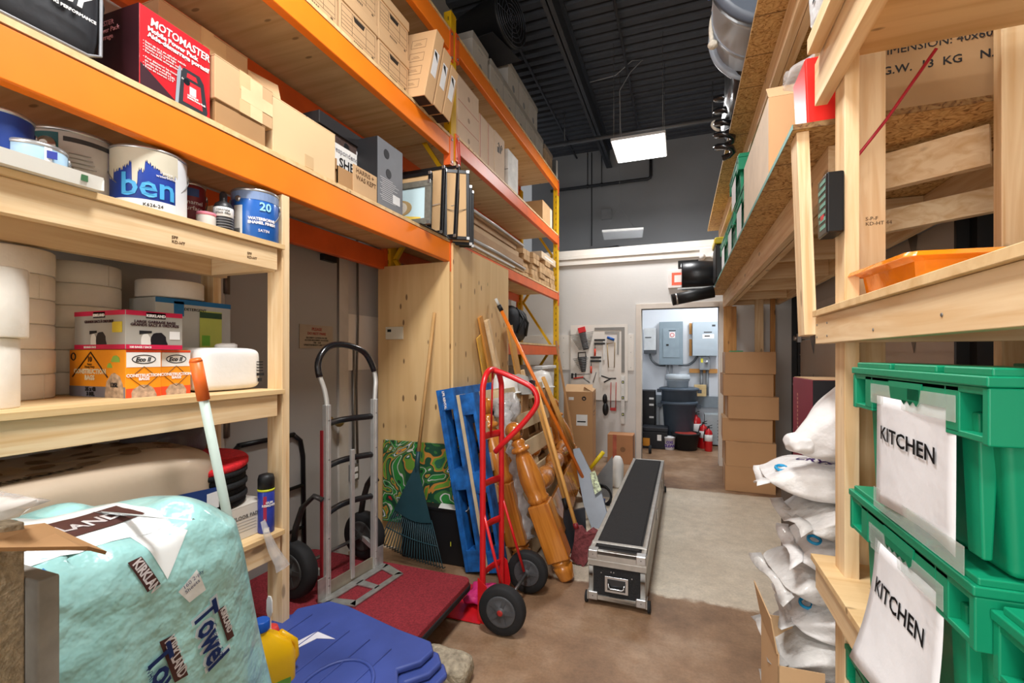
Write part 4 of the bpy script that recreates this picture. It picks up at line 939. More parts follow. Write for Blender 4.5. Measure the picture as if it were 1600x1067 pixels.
t = carton('white_carton', 'white carton with printed lines under the black floor pads', 'carton', -1.60, 1.06, 1.42, Zl, .13, .34, M('D6CFC4', .7, noise=.02), tape=False)
text(t, '3M FLOOR PADS', (.1705, .0, .08), YP, ZP, .02, M('5b5b5b', .6, noise=0)); b = B()
for k in range(5): b.box(.1703, -.14 + (k % 2) * .03, .03 + k * .012, .1708, .13, .0315 + k * .012)
b.build('printing', M('9a9a98', .6), t)
t = thing('spray_can', 'tall blue spray can with a black cap and yellow ring against the pine post', 'spray can', (-1.585, 1.405, Zl), -.7)
B().lathe((0, 0, 0), [(.029, 0), (.031, .004), (.031, .165), (.026, .175)], 28).build('body', M('2C3FA0', .3, noise=.08, scale=30), t)
B().lathe((0, 0, .168), [(.032, 0), (.032, .008)], 28).build('yellow_ring', M('D7DE2F', .5), t)
B().lathe((0, 0, .176), [(.031, 0), (.031, .04), (.027, .055), (.012, .06)], 28).build('cap', BLACK, t)
b = B(); b.cb((.0312, .0, .015), (.001, .02, .018)); b.build('barcode_label', WHITE, t); b = B(); b.cb((.0312, -.005, .10), (.001, .012, .1)); b.build('red_stripe', M('A7284A', .5), t); wrap_text(t, 'GUM\nREMOVER', .0313, .35, .12, .012, WT, bold=.0004)
t = thing('plastic_strip', 'strip of clear crumpled plastic hanging from the lowest shelf edge', 'plastic film', (-1.53, 1.36, Zl))
b = B(); b.closed = False; vs = []; pts = [(0, -.02, .07), (.004, 0, .0), (.01, .02, -.06), (.016, .05, -.12), (.02, .06, -.15)]
for i, p in enumerate(pts): w_ = .01 + .006 * i; vs += [(p[0], p[1] - w_, p[2]), (p[0] + .006, p[1], p[2] + .004), (p[0], p[1] + w_, p[2] + .006)]
b.add(vs, [(3 * i + j, 3 * i + j + 1, 3 * i + j + 4, 3 * i + j + 3) for i in range(4) for j in range(2)], True)
FILM = M('F4F4F2', .15, noise=0, alpha=.35, coat=.6)
b.build('film', FILM, t, solid=.001)
# ================================================================ FOREGROUND LEFT
TEAL = M('A0D6D4', .3, noise=.16, scale=5, bump=2.2, bscale=9, coat=.6)
t = thing('paper_towel_pack', 'big aqua and white plastic-wrapped pack of paper towels in the left foreground', 'pack', (-1.22, .66, .30), .12)
b = B(); b.blob((0, 0, .385), (.42, .60, .80), 12, 34, .03, .36); b.crumple(.03, 6, 3)
b.v = [(x + .02 * z, y - .16 * (z / .8) ** 2 * (1 if y > -.1 else .4), z) for x, y, z in b.v]
b.build('wrapping', TEAL, t, sub=1)
WHP = M('E9EEEE', .35, noise=.03, bump=.5, bscale=6, coat=.5)
sh = [c for c in t.children if c.name.startswith('wrapping')][0]
bpy.context.view_layer.update(); TPI = t.matrix_basis.inverted()
def onpack(px, py): return TPI @ at(px, py, X=-.99)
def proj(o, off):
    md = o.modifiers.new('wrap', 'SHRINKWRAP'); md.target = sh; md.wrap_method = 'PROJECT'; md.use_project_x = True; md.use_negative_direction = True; md.use_positive_direction = True; md.offset = off
def pack_text(s, p0, p1, size, mat, name='lettering', bold=.001, sx=1, lsp=1):
    a, c = onpack(*p0), onpack(*p1); r = c - a; r.x = 0; r.normalize(); u = XP.cross(r)
    o = text(t, s, (.3, a.y, a.z), r, u, size, mat, name=name, bold=bold, lsp=lsp, sx=sx); proj(o, .0055 if name != 'outline_lettering' else .003); return o
def pack_patch(name, corners, mat, off=.0014):
    C_ = [onpack(*c) for c in corners]; n = 14; b = B(); b.closed = False; vs = []
    for i in range(n + 1):
        for j in range(n + 1):
            u, v = i / n, j / n; p = (C_[0] * (1 - u) + C_[1] * u) * (1 - v) + (C_[3] * (1 - u) + C_[2] * u) * v; vs.append((.3, p.y, p.z))
    b.add(vs, [(i * (n + 1) + j, (i + 1) * (n + 1) + j, (i + 1) * (n + 1) + j + 1, i * (n + 1) + j + 1) for i in range(n) for j in range(n)], True)
    o = b.build(name, mat, t); proj(o, off); return o
NAVY = M('27407F', .5, noise=0); KR = M('4A2A26', .5, noise=.05)
pack_patch('white_print', [(230, 830), (262, 905), (310, 830), (255, 805)], WHP)
pack_patch('brand_plate', [(347, 955), (364, 1003), (376, 995), (358, 948)], KR, .002)
pack_patch('brand_plate', [(249, 1003), (275, 1067), (298, 1055), (273, 992)], KR, .002)
pack_patch('brand_plate', [(204, 880), (228, 925), (250, 912), (228, 870)], KR, .002)
pack_patch('sheet_print', [(280, 925), (300, 942), (326, 922), (310, 890)], WHP, .002)
pack_text('KIRKLAND', (350, 954), (366, 1000), .020, WT, sx=.72); pack_text('KIRKLAND', (256, 1003), (281, 1062), .030, WT, sx=.7); pack_text('KIRKLAN', (209, 882), (232, 924), .026, WT, sx=.7)
def projz(o, off):
    md = o.modifiers.new('wrap', 'SHRINKWRAP'); md.target = sh; md.wrap_method = 'PROJECT'; md.use_project_z = True; md.use_negative_direction = True; md.use_positive_direction = True; md.offset = off
def top_patch(name, x0, y0, x1, y1, m, off):
    b = B(); b.closed = False; n = 12; b.add([(x0 + (x1 - x0) * i / n, y0 + (y1 - y0) * j / n, 1.1) for i in range(n + 1) for j in range(n + 1)], [(i * (n + 1) + j, (i + 1) * (n + 1) + j, (i + 1) * (n + 1) + j + 1, i * (n + 1) + j + 1) for i in range(n) for j in range(n)], True)
    projz(b.build(name, m, t), off)
top_patch('white_print', -.04, -.34, .17, .0, WHP, .0014); top_patch('brand_plate', .05, -.26, .13, -.02, KR, .003)
projz(text(t, 'KIRKLAND', (.11, -.25, 1.1), YP, -XP, .042, WT, bold=.001), .005)
pack_text('Towel', (304, 962), (330, 1048), .082, M('F2F4F6', .5, noise=0), 'outline_lettering', bold=.006, sx=.72); pack_text('Towel', (305, 963), (331, 1048), .078, NAVY, 'brand_lettering', bold=.002, sx=.76)
pack_text('Towel', (225, 1030), (245, 1100), .07, NAVY, 'brand_lettering', bold=.002, sx=.9); pass
pack_text('Create-a-Size', (334, 978), (350, 1030), .018, NAVY, bold=0); pack_text('160 2-ply\nSheets', (287, 922), (308, 903), .013, NAVY, bold=0); pack_text('WHITE PAPER TOWELS', (222, 1045), (240, 1095), .016, NAVY, bold=0)
pack_patch('blue_mark', [(78, 895), (92, 912), (98, 905), (85, 890)], M('2F7CC0', .5), .002)
t = tag(B().box(-1.48, .34, .0, -.98, .95, .298).build('cardboard_box', KRAFTD, bevel=.004), 'brown box on the floor carrying the aqua towel pack', 'box')
# particle board crate at the left edge
PB = M('B5A78F', .9, noise=.25, scale=90, bump=.5, bscale=160); PBG = M('8E8C86', .7, noise=.15, scale=20)
t = thing('particle_board_crate', 'upright particle board pieces with a torn cardboard flap at the lower left corner', 'crate', (-.86, .36, .35))
B().box(-.05, -.075, 0, -.01, .01, .845).build('board', PB, t, bevel=.003)
B().box(.005, -.09, 0, .045, -.045, .82).build('board', PB, t, bevel=.003)
B().box(-.10, .01, 0, .02, .035, .765).build('grey_board', PBG, t, bevel=.003)
b = B(); b.add([(-.04, -.06, .846), (.05, -.055, .842), (.045, .055, .80), (.015, .095, .772), (-.03, .04, .83)], [(0, 1, 2, 3, 4)]); b.closed = False; b.build('cardboard_flap', KRAFTD, t, solid=.005)
B().blob((-.03, -.03, .875), (.14, .10, .035), 3, 10, .3, .8).build('plastic_film', M('E8E4DF', .2, noise=.05, alpha=.6, coat=.8), t)
B().box(-.15, -.10, -.35, .08, .05, -.001).build('base_box', KRAFTD, t)
q = at(2, 700, X=-1.35)
t = tag(B().box(-1.40, q.y - .25, .86, -1.30, q.y - .022, 1.37, (.0, .012)).build('green_tote', M('0E7E4F', .5)), 'edge of a green plastic tote at the far left side of the picture', 'tote')
# pole with orange tip and dustpan
tp, bt = Vector((-1.44, at(305, 560, X=-1.44).y, 1.42)), Vector((-1.44, at(393, 990, X=-1.44).y, at(393, 990, X=-1.44).z))
t = thing('long_handled_dustpan', 'pale green pole with an orange end standing in a white lobby dustpan', 'dustpan', (bt.x, bt.y, 0))
d = tp - bt; L0 = Vector((0, 0, bt.z))
B().tube([L0, L0 + d * .88], .0145, 16).build('pole', M('C3D3CB', .4, noise=.03), t)
b = B(); b.tube([L0 + d * .865, L0 + d * .99], .0185, 16); b.tube([L0 + d * .99, L0 + d], [.019, .015], 16); b.build('end_grip', M('F2702A', .4), t)
b = B(); z = bt.z
b.prism([(-.05, -.11, z - .14), (.08, -.11, z - .30), (.10, .10, z - .30), (.05, .06, z - .05), (.01, .03, z + .03), (-.03, -.03, z + .03)], (-.02, .01, 0)); b.build('pan', M('DADAD6', .5, noise=.04), t)
b = B(); b.box(-.025, -.03, z - .01, .03, .04, z + .02); b.build('pole_socket', M('ECECE9', .5), t, bevel=.004)
# yellow detergent jug
q = at(423, 1010, X=-1.33)
t = thing('detergent_jug', 'yellow plastic jug with a blue cap at the bottom edge near the pine post', 'jug', (-1.33, q.y, .22), -.5)
YJ = M('F4BE0D', .35, noise=.02)
b = B(); b.rings([[(rx * math.copysign(abs(math.cos(a)) ** .6, math.cos(a)), ry * math.copysign(abs(math.sin(a)) ** .6, math.sin(a)) - o_, z) for a in [2 * PI * k / 28 for k in range(28)]] for rx, ry, z, o_ in ((.05, .07, 0, 0), (.054, .075, .01, 0), (.054, .075, .17, 0), (.048, .066, .21, .005), (.032, .04, .245, .02), (.022, .022, .262, .03), (.022, .022, .275, .03))]); b.build('body', YJ, t)
B().tube([(0, .058, .10), (0, .082, .14), (0, .078, .19), (0, .03, .24)], .012, 10).build('handle', YJ, t)
B().lathe((0, -.03, .272), [(.026, 0), (.027, .004), (.027, .03), (.024, .034)], 24).build('cap', M('1657B8', .4), t)
patch(t, 'label', (.0545, -.06, .02), YP, ZP, .11, .085, M('6FA33C', .5, noise=.3, scale=20))
t = tag(B().lathe((-1.40, q.y + .06, .222), [(.03, 0), (.032, .2), (.026, .22), (.014, .225)], 20).build('red_bottle', M('D8403C', .4)), 'red bottle just behind the yellow jug', 'bottle')
t = thing('plastic_scoop', 'white plastic spoon-shaped scoop sticking up beside the blue cap', 'scoop', (-1.36, q.y + .02, .445))
b = B(); b.prism([(-.006, 0, 0), (.006, 0, 0), (.006, 0, .06), (.013, 0, .08), (.012, 0, .12), (.006, 0, .135), (-.006, 0, .135), (-.012, 0, .12), (-.013, 0, .08), (-.006, 0, .06)], (0, .004, 0)); b.build('scoop', WHITE, t)
tag(B().box(-1.47, q.y - .10, .0, -1.23, q.y + .12, .219).build('cardboard_box', KRAFTD, bevel=.003), 'small brown box on the floor under the yellow jug', 'box')
# ================================================================ CENTRE FLOOR
CARPET = M('8E2A33', .98, noise=.28, scale=120, bump=.6, bscale=260)
# platform dolly
t = thing('platform_dolly', 'low platform truck with a dark red carpeted deck and black tube handle', 'platform truck', (-1.66, 1.98, 0))
b = B(); n = 6; R = .05; X0, X1, Y0_, Y1_ = -.56, .575, -.34, .33; P = []
for cx, cy, a0 in ((X1 - R, Y1_ - R, 0), (X0 + R, Y1_ - R, PI / 2), (X0 + R, Y0_ + R, PI), (X1 - R, Y0_ + R, 3 * PI / 2)):
    for k in range(n + 1): a = a0 + k * PI / 2 / n; P.append((cx + R * math.cos(a), cy + R * math.sin(a), .165))
b.prism(P, (0, 0, .03)); b.build('carpeted_deck', CARPET, t, bevel=.004)
b = B(); b.prism([(x * 1.01, y * 1.015, .140) for x, y, z in P], (0, 0, .03)); b.build('rubber_edge', RUBBER, t, bevel=.006)
b = B()
for y in (-.26, .26): b.tube([(-.55, y, .19), (-.56, y, .80), (-.56, y * .92, .90), (-.56, y * .7, .945)] , .014, 8)
b.tube([(-.56, -.19, .945), (-.56, .19, .945)], .014, 8); b.tube([(-.555, -.26, .62), (-.555, .26, .62)], .011, 8); b.tube([(-.552, -.26, .36), (-.552, .26, .36)], .011, 8)
b.build('handle', M('17181A', .35, .3), t)
for x, y in ((-.43, -.25), (-.43, .25), (.43, -.25), (.43, .25)):
    c = B(); c.lathe((x, y - .016, .062), [(.03, 0), (.06, .003), (.06, .03), (.03, .033)], 20, 'y'); cw = c.build('caster_wheel', RUBBER, t)
    c = B(); c.box(x - .02, y - .025, .05, x + .02, y - .021, .138); c.box(x - .02, y + .021, .05, x + .02, y + .025, .138); c.box(x - .04, y - .04, .132, x + .04, y + .04, .138); c.build('fork', STEEL, cw)
# aluminium hand truck on the dolly
pl, pr_ = at(512, 933, Z=.197), at(586, 888, Z=.197)
mid = (pl + pr_) / 2; e = (pr_ - pl); Wd = e.length; ang = math.atan2(e.y, e.x) - PI / 2
t = thing('hand_truck', 'silver aluminium hand truck with a curved black grip standing on the red carpeted deck', 'hand truck', (mid.x, mid.y, .1975), ang)
h = Wd / 2; zt = .98
for s in (-1, 1):
    b = B(); b.box(-.022, s * h - .016, .0, .008, s * h + .016, zt); b.box(-.03, s * h - .005, .02, .012, s * h + .005, zt); rl = b.build('rail', ALU, t, bevel=.003)
    b = B()
    for z in (.06, .1, .3, .5, .7, .9): b.lathe((.009, s * h, z), [(.006, 0), (.004, .003)], 8, 'x')
    b.build('bolt', STEEL, rl)
b = B(); b.box(-.012, -.012, .02, .004, .012, .72); b.build('centre_strut', ALU, t, bevel=.002)
# handle arch, drawn as a tilted hoop
A = [Vector((-.006, -h, zt - .08)), Vector((-.006, -h, zt)), Vector((-.02, -h - .005, zt + .08)), Vector((-.04, -h - .02, zt + .16)), Vector((-.05, -h - .01, zt + .23)), Vector((-.05, -h + .05, zt + .295)), Vector((-.045, -.02, zt + .31)), Vector((-.035, h - .06, zt + .275)), Vector((-.025, h - .0, zt + .20)), Vector((-.015, h + .02, zt + .12)), Vector((-.006, h + .008, zt + .05)), Vector((-.006, h, zt - .08))]
def smooth_path(A, m=4):
    o = []
    for i in range(len(A) - 1):
        p0, p1, p2, p3 = A[max(0, i - 1)], A[i], A[i + 1], A[min(len(A) - 1, i + 2)]
        for k in range(m):
            u = k / m; o.append(.5 * ((2 * p1) + (p2 - p0) * u + (2 * p0 - 5 * p1 + 4 * p2 - p3) * u * u + (3 * p1 - p0 - 3 * p2 + p3) * u ** 3))
    o.append(A[-1]); return o
SPth = smooth_path(A)
B().tube(SPth, .0125, 12).build('handle_tube', M('D4D4D0', .35, .4), t)
B().tube(SPth[11:35], .017, 14).build('black_grip', M('15171B', .22, noise=0, coat=.6), t)
for z in (.42, .66, .88):
    B().tube([(-.01 - .05 * math.sin(PI * k / 10), -h + 2 * h * k / 10, z + .0 * k) for k in range(11)], .017, 8, sx=1).build('curved_crossbar', M('191A1D', .35), t)
b = B(); b.box(-.012, -h, .0, -.004, h, .07)
b.build('lower_plate', M('A8A190', .5, .6, noise=.15), t)
b = B()
o_ = [(-.005, -h - .07), (.16, -h - .03), (.19, -h + .02), (.19, h - .02), (.16, h + .03), (-.005, h + .07)]
# toe plate with two openings, built as bars
zt0, zt1 = .001, .007
b.box(.0, -h - .06, zt0, .05, h + .06, zt1); b.box(.16, -h - .01, zt0, .195, h + .01, zt1)
b.prism([(.03, -h - .06, zt0), (.05, -h - .06, zt0), (.195, -h - .01, zt0), (.16, -h + .03, zt0), (.05, -h + .0, zt0)], (0, 0, .006)); b.prism([(.05, h + .06, zt0), (.03, h + .06, zt0), (.05, h, zt0), (.16, h - .03, zt0), (.195, h + .01, zt0)], (0, 0, .006))
b.prism([(.04, -.02, zt0), (.17, -.015, zt0), (.17, .02, zt0), (.04, .03, zt0)], (0, 0, .006))
b.build('toe_plate', M('B9BBB8', .42, .7, noise=.15, scale=22), t)
for s in (-1, 1):
    b = B(); y0 = s * h; y1 = s * (h + .065); b.box(.0, min(y0, y1), .0, .006, max(y0, y1), .115); b.build('side_plate', M('B9BBB8', .42, .7, noise=.15, scale=22), t, bevel=.002)
def wheel(parent, c, r, w_, hub, axis='y', tyre=RUBBER, spokes=5):
    b = B(); pr = [(r * .62, -w_ * .42), (r * .9, -w_ * .5), (r * .98, -w_ * .32), (r, 0), (r * .98, w_ * .32), (r * .9, w_ * .5), (r * .62, w_ * .42)]
    b.lathe(c, pr, 40, axis); wh = b.build('wheel', tyre, parent)
    b = B(); 
    for s in (-1, 1):
        b.lathe((c[0], c[1] + (s * w_ * .40 if axis == 'y' else 0), c[2]), [(.005, 0), (r * .60, 0), (r * .64, s * w_ * .04), (r * .60, s * w_ * .09), (r * .52, s * w_ * .05), (r * .2, s * w_ * .05), (r * .17, s * w_ * .22), (.004, s * w_ * .24)], 28, axis)
        for k in range(spokes):
            a = k * 2 * PI / spokes; b.bar((c[0] + r * .15 * math.cos(a), c[1] + s * w_ * .46, c[2] + r * .15 * math.sin(a)), (c[0] + r * .56 * math.cos(a), c[1] + s * w_ * .46, c[2] + r * .56 * math.sin(a)), r * .16, w_ * .06, (0, 1, 0))
    b.build('hub', hub, wh); return wh
for s in (-1, 1):
    wheel(t, (-.15, s * (h + .075), .145), .14, .075, M('3B3A39', .5))
    B().tube([(-.01, s * (h + .02), .50), (-.05, s * (h + .04), .52), (-.11, s * (h + .06), .46), (-.15, s * (h + .065), .36), (-.165, s * (h + .065), .28)], .021, 8, sx=.6).build('fender', M('2E2C2A', .5), t)
    B().bar((-.01, s * h, .12), (-.15, s * (h + .05), .145), .02, .03).build('axle_bracket', ALU, t)
B().tube([(-.15, -h - .06, .145), (-.15, h + .06, .145)], .01, 8).build('axle', STEEL, t)
b = B(); b.box(-.03, -h - .022, .05, -.012, -h - .0165, .85); b.build('red_strip', M('8E1F26', .5), t)
# ------ red hand truck
RT = M('CF1C22', .32, noise=.06, scale=12, coat=.3)
t = thing('hand_truck', 'bright red steel hand truck with a D-shaped handle and black rubber wheels', 'hand truck', (-1.0, 2.40, 0), .02)
rl = .145
path = [Vector((0, -rl, .03)), Vector((0, -rl, .3)), Vector((0, -rl, .8)), Vector((0, -rl, 1.2)), Vector((0, -rl * .9, 1.28)), Vector((0, -rl * .55, 1.335)), Vector((0, 0, 1.35)), Vector((0, rl * .55, 1.335)), Vector((0, rl * .9, 1.28)), Vector((0, rl, 1.2)), Vector((0, rl, .8)), Vector((0, rl, .3)), Vector((0, rl, .03))]
B().tube(smooth_path(path, 4), .0165, 12).build('frame_tube', RT, t)
dp = [Vector((0, 0, 1.345)), Vector((.06, 0, 1.33)), Vector((.17, 0, 1.285)), Vector((.235, 0, 1.25)), Vector((.262, 0, 1.20)), Vector((.25, 0, 1.14)), Vector((.17, 0, 1.04)), Vector((.06, 0, .93)), Vector((.01, .02, .88))]
B().tube(smooth_path(dp, 4), .0155, 12).build('loop_handle', RT, t)
B().tube([(0, 0, 1.34), (-.01, 0, .97)], .006, 8).build('centre_rod', RT, t)
for z in (.97, .70, .46, .20):
    B().tube([(.0 - .04 * math.sin(PI * k / 8), -rl + 2 * rl * k / 8, z) for k in range(9)], .006, 8, sx=3.4).build('crossbar', RT, t)
for s in (-1, 1):
    B().tube([(0, s * rl, .60), (.135, s * (rl + .02), .15)], .0085, 8).build('brace', RT, t)
    b = B(); b.prism([(-.02, s * (rl + .018), .0), (.03, s * (rl + .018), .0), (.05, s * (rl + .018), .08), (.03, s * (rl + .018), .2), (-.02, s * (rl + .018), .24)], (0, s * .005, 0)); b.build('side_gusset', RT, t)
    w_ = wheel(t, (.14, s * (rl + .075), .1275), .1255, .062, M('4A4B4E', .5), spokes=5)
    b = B(); b.lathe((.14, s * (rl + .075) + s * .025, .1275), [(.004, 0), (.016, 0), (.016, s * .014), (.010, s * .018)], 14, 'y'); b.build('axle_cap', M('A62A26', .5), w_)
b = B(); b.tube([(.14, -rl - .05, .1275), (.14, rl + .05, .1275)], .009, 8); b.build('axle', STEEL, t)
b = B(); b.box(-.24, -rl - .04, .004, .0, rl + .04, .010); b.build('toe_plate', RT, t, bevel=.002)
tag(B().blob((-1.09, 2.42, .05), (.13, .2, .075), 7, 10, .3, .6).build('pink_bag', M('E0347F', .5, bump=.5), None), 'crumpled hot pink bag on the toe plate of the red hand truck', 'bag')
# ------ leaf rake
q0 = Vector((-1.75, 2.66, .01)); q1 = Vector((-1.655, 2.885, 1.735)); ap = at(652, 722, Y=2.75)
RK = M('22434C', .45, noise=.08, scale=10)
t = thing('leaf_rake', 'dark teal plastic leaf rake with a long wooden handle leaning on the plywood', 'rake', q0)
d = ap - q0; hd = q1 - ap
B().tube([d, d + hd], [.0125, .0115], 12).build('handle', M('C69A62', .55, noise=.08), t)
lf = at(592, 848, Y=2.66) - q0; rt = at(692, 888, Y=2.66) - q0
base = lambda u: lf.lerp(rt, u) + Vector((0, .0, -.02 * math.sin(PI * u)))
b = B(); n = 14; vs = []; 
for i in range(n + 1):
    u = i / n; bs = base(u); top = d + Vector((0, 0, .0)); m = top.lerp(bs, .58 + .03 * math.sin(PI * u)); vs += [top + (bs - top) * .02 + Vector((0, -.008, 0)), m + Vector((0, -.01, 0))]
b.add(vs, [(2 * i, 2 * i + 1, 2 * i + 3, 2 * i + 2) for i in range(n)]); b.closed = False; b.build('fan_plate', RK, t, solid=.004)
b = B(); b.tube([d + Vector((0, 0, -.12)), d + Vector((0, 0, .0)), d + hd * .07], [.02, .017, .015], 12); b.build('socket', RK, t)
for k in range(24):
    u = k / 23; bs = base(u); m = d.lerp(bs, .56)
    B().tube([m, d.lerp(bs, .95), bs + Vector((0, .0, 0)), bs + Vector((0, .03, -.005))], .0036, 5).build('tine', RK, t)
B().tube([d.lerp(base(k / 12), .80) + Vector((0, -.004, 0)) for k in range(13)], .004, 6).build('tine_brace', RK, t)
# ------ canvas painting
def painting_mat():
    m, nt, p = newmat('abstract_paint'); N, L = nt.nodes.new, nt.links.new
    tc = N('ShaderNodeTexCoord'); n = N('ShaderNodeTexNoise'); n.inputs['Scale'].default_value = 2.5; n.inputs['Detail'].default_value = 1.5; n.inputs['Distortion'].default_value = 3.2
    L(tc.outputs['Object'], n.inputs['Vector'])
    r = ramp(nt, [(.26, 'B7232A'), (.31, '17412F'), (.38, '2F8A3C'), (.44, 'D9D6D2'), (.455, '3F7A3C'), (.49, '1F4F38'), (.52, 'C98A3C'), (.545, '6FA03A'), (.575, '2C6B4E'), (.60, 'E4E2EA'), (.63, '245A3A'), (.68, 'E8A23C'), (.74, '6F5B74')], 'CONSTANT'); L(n.outputs[0], r.inputs[0])
    L(r.outputs[0], p.inputs['Base Color']); p.inputs['Roughness'].default_value = .5; return m
a_ = at(594, 690, Y=2.84); c_ = at(716, 690, Y=2.84)
t = thing('canvas_painting', 'bright abstract canvas in swirling greens, white and orange behind the rake', 'painting', (a_.x, 2.868, .20), rot=(-.012, 0, 0))
B().box(0, 0, 0, c_.x - a_.x, .018, .60).build('canvas', painting_mat(), t, bevel=.002)
b = B(); b.box(.01, .018, .01, c_.x - a_.x - .01, .026, .59); b.build('stretcher', WX, t)
t = thing('black_case', 'black flat case behind the rake with a sheet of paper on top', 'case', (-1.60, 2.825, 0))
B().box(-.26, -.045, 0, .29, .025, .38).build('body', M('131316', .5), t, bevel=.01); B().box(-.265, -.05, .36, .295, .03, .385).build('lid', M('1B1B1E', .45), t, bevel=.006)
patch(t, 'yellow_label', (.13, -.0455, .13), XP, ZP, .006, .03, M('D6D441', .5))
t = tag(B().prism([(-1.55, 2.76, .387), (-1.34, 2.76, .387), (-1.34, 2.85, .387), (-1.58, 2.85, .387)], (0, 0, .003)).build('paper_sheet', WHITE), 'loose white sheet of paper lying on the black case', 'paper')
tag(B().box(-1.70, 2.82, .3, -1.65, 2.83, .31).build('tan_box', KRAFTD), 'small brown scrap between the painting and the case', 'scrap') if False else None
# ------ pallets leaning on the plywood
BLUE = M('155FA9', .65, noise=.38, scale=14, bump=.2); PALW = M('CDB792', .85, noise=.12, scale=7, bump=.2)
def pallet(label, x_bot, y0, paint, deckm, tilt, W_=.145, H_=1.2, L_=1.0):
    t = thing('pallet', label, 'pallet', (x_bot, y0, .012), rot=(0, -tilt, 0), group=None)
    for x0, x1 in ((0, .022), (W_ - .022, W_)):
        z = 0
        B().box(x0 - .001, -.001, 0, x1 + .001, .095, H_ + .001).build('edge_board', deckm if x0 == 0 else paint, t, bevel=.002)
        for k in range(6):
            b = B(); b.box(x0, 0, z, x1, L_, z + .12); b.build('deck_board', deckm, t, bevel=.002); z += (H_ - .12) / 5
    for y in (.0, L_ / 2 - .05, L_ - .1):
        for z in (0, H_ / 2 - .07, H_ - .14):
            B().box(.023, y, z, W_ - .023, y + .1, z + .14).build('block', paint, t, bevel=.003)
        b = B(); b.box(.023 - .0, y + .005, .0, .04, y + .095, H_); b.build('stringer', paint, t)
    return t
tl = .185
t = pallet('blue-painted pallet leaning on the plywood, nearest the rake, with white stencilled letters', -1.315, 2.70, BLUE, BLUE, tl, H_=1.2, W_=.125)
text(t, 'LPR RENTAL', (.045, -.0012, 1.19), (0, 0, -1), XP, .022, WT, bold=.0008)
pallet('second blue pallet leaning between the first one and the turned bed posts', -1.185, 2.73, BLUE, PALW, tl, H_=1.17, L_=.95, W_=.125)
pallet('bare wooden pallet behind the turned bed posts', -1.055, 3.05, PALW, PALW, .2, H_=1.18, W_=.10)
# ------ bed end boards with turned posts
VAR = wood('varnish', 2, 'C98032', 'A8601C', knot='3a1a08', ks=2.6, rough=.22, kn=.9); VAR.node_tree.nodes['Principled BSDF'].inputs['Coat Weight'].default_value = .6
PROF = [(.0, 0), (.034, 0), (.036, .01), (.044, .06), (.046, .09), (.038, .10), (.046, .112), (.046, .125), (.038, .135)]
def bed_end(label, foot0, foot1, lean, H_, k=1.4):
    f0, f1 = Vector(foot0), Vector(foot1); e = f1 - f0; L_ = e.length
    t = thing('bed_end_board', label, 'bed frame part', f0, rot=(0, -lean, math.atan2(e.y, e.x) - PI / 2))
    for y in (0, L_):
        s = H_ / 1.1
        B().lathe((0, y, 0), [(r * k, z * s) for r, z in PROF], 28).build('post_foot', VAR, t)
        b = B(); q = .052 * k; b.box(-q, y - q, .135 * s, q, y + q, .52 * s); b.build('post_block', VAR, t, bevel=.012)
        pf = [(.045, .52), (.05, .535), (.052, .55), (.045, .565), (.052, .62), (.054, .68), (.05, .74), (.038, .83), (.028, .865), (.042, .872), (.046, .885), (.04, .90), (.026, .91), (.034, .93), (.026, .95), (.016, .962)]
        B().lathe((0, y, 0), [(r * k, z * s) for r, z in pf], 28).build('turned_post', VAR, t)
        B().sph((0, y, 1.012 * s), .061, 22).build('ball_finial', VAR, t)
    # turned top rail
    n = 60; pr = []
    for i in range(n + 1):
        u = i / n; v = (u * 3) % 1; pr.append((.028 * k + .026 * k * abs(math.sin(PI * v)) ** 1.5 + (.008 if v < .04 or v > .96 else 0), .05 + (L_ - .1) * u))
    B().lathe((0, 0, .60 * H_ / 1.1), pr, 20, 'y').build('turned_rail', VAR, t)
    b = B(); b.box(-.014, .05, .18, .014, L_ - .05, .44 * H_ / 1.1); b.build('panel', VAR, t, bevel=.006)
    return t
bed_end('orange varnished bed footboard with turned posts, nearest the wheels and case', (-.675, 2.85, .012), (-.87, 4.55, .012), .36, 1.07)
bed_end('taller varnished bed headboard leaning behind the red hand truck', (-.985, 2.93, .012), (-.99, 4.3, .012), .27, 1.20)
FILMG = M('C9CACB', .12, noise=.15, scale=30, alpha=.55, coat=1, bump=1.0, bscale=30)
t = thing('stretch_film', 'crumpled clear stretch film hanging between the two turned posts', 'plastic film', (-1.13, 2.95, .98))
b = B(); rnd = random.Random(3); pth = [Vector((-.02, .05, .12)), Vector((.01, 0, 0)), Vector((.06, -.01, -.2)), Vector((.08, -.0, -.4)), Vector((.13, -.02, -.6)), Vector((.17, -.02, -.78))]
b.tube(smooth_path(pth, 6), [.04 + .02 * math.sin(i * 1.7) for i in range(31)], 12, sx=.5)
b.build('film', FILMG, t)
tag(B().blob((-1.16, 3.05, 1.06), (.2, .12, .18), 21, 12, .3, .7).build('stretch_film', FILMG), 'ball of clear stretch film caught behind the red handle', 'plastic film')
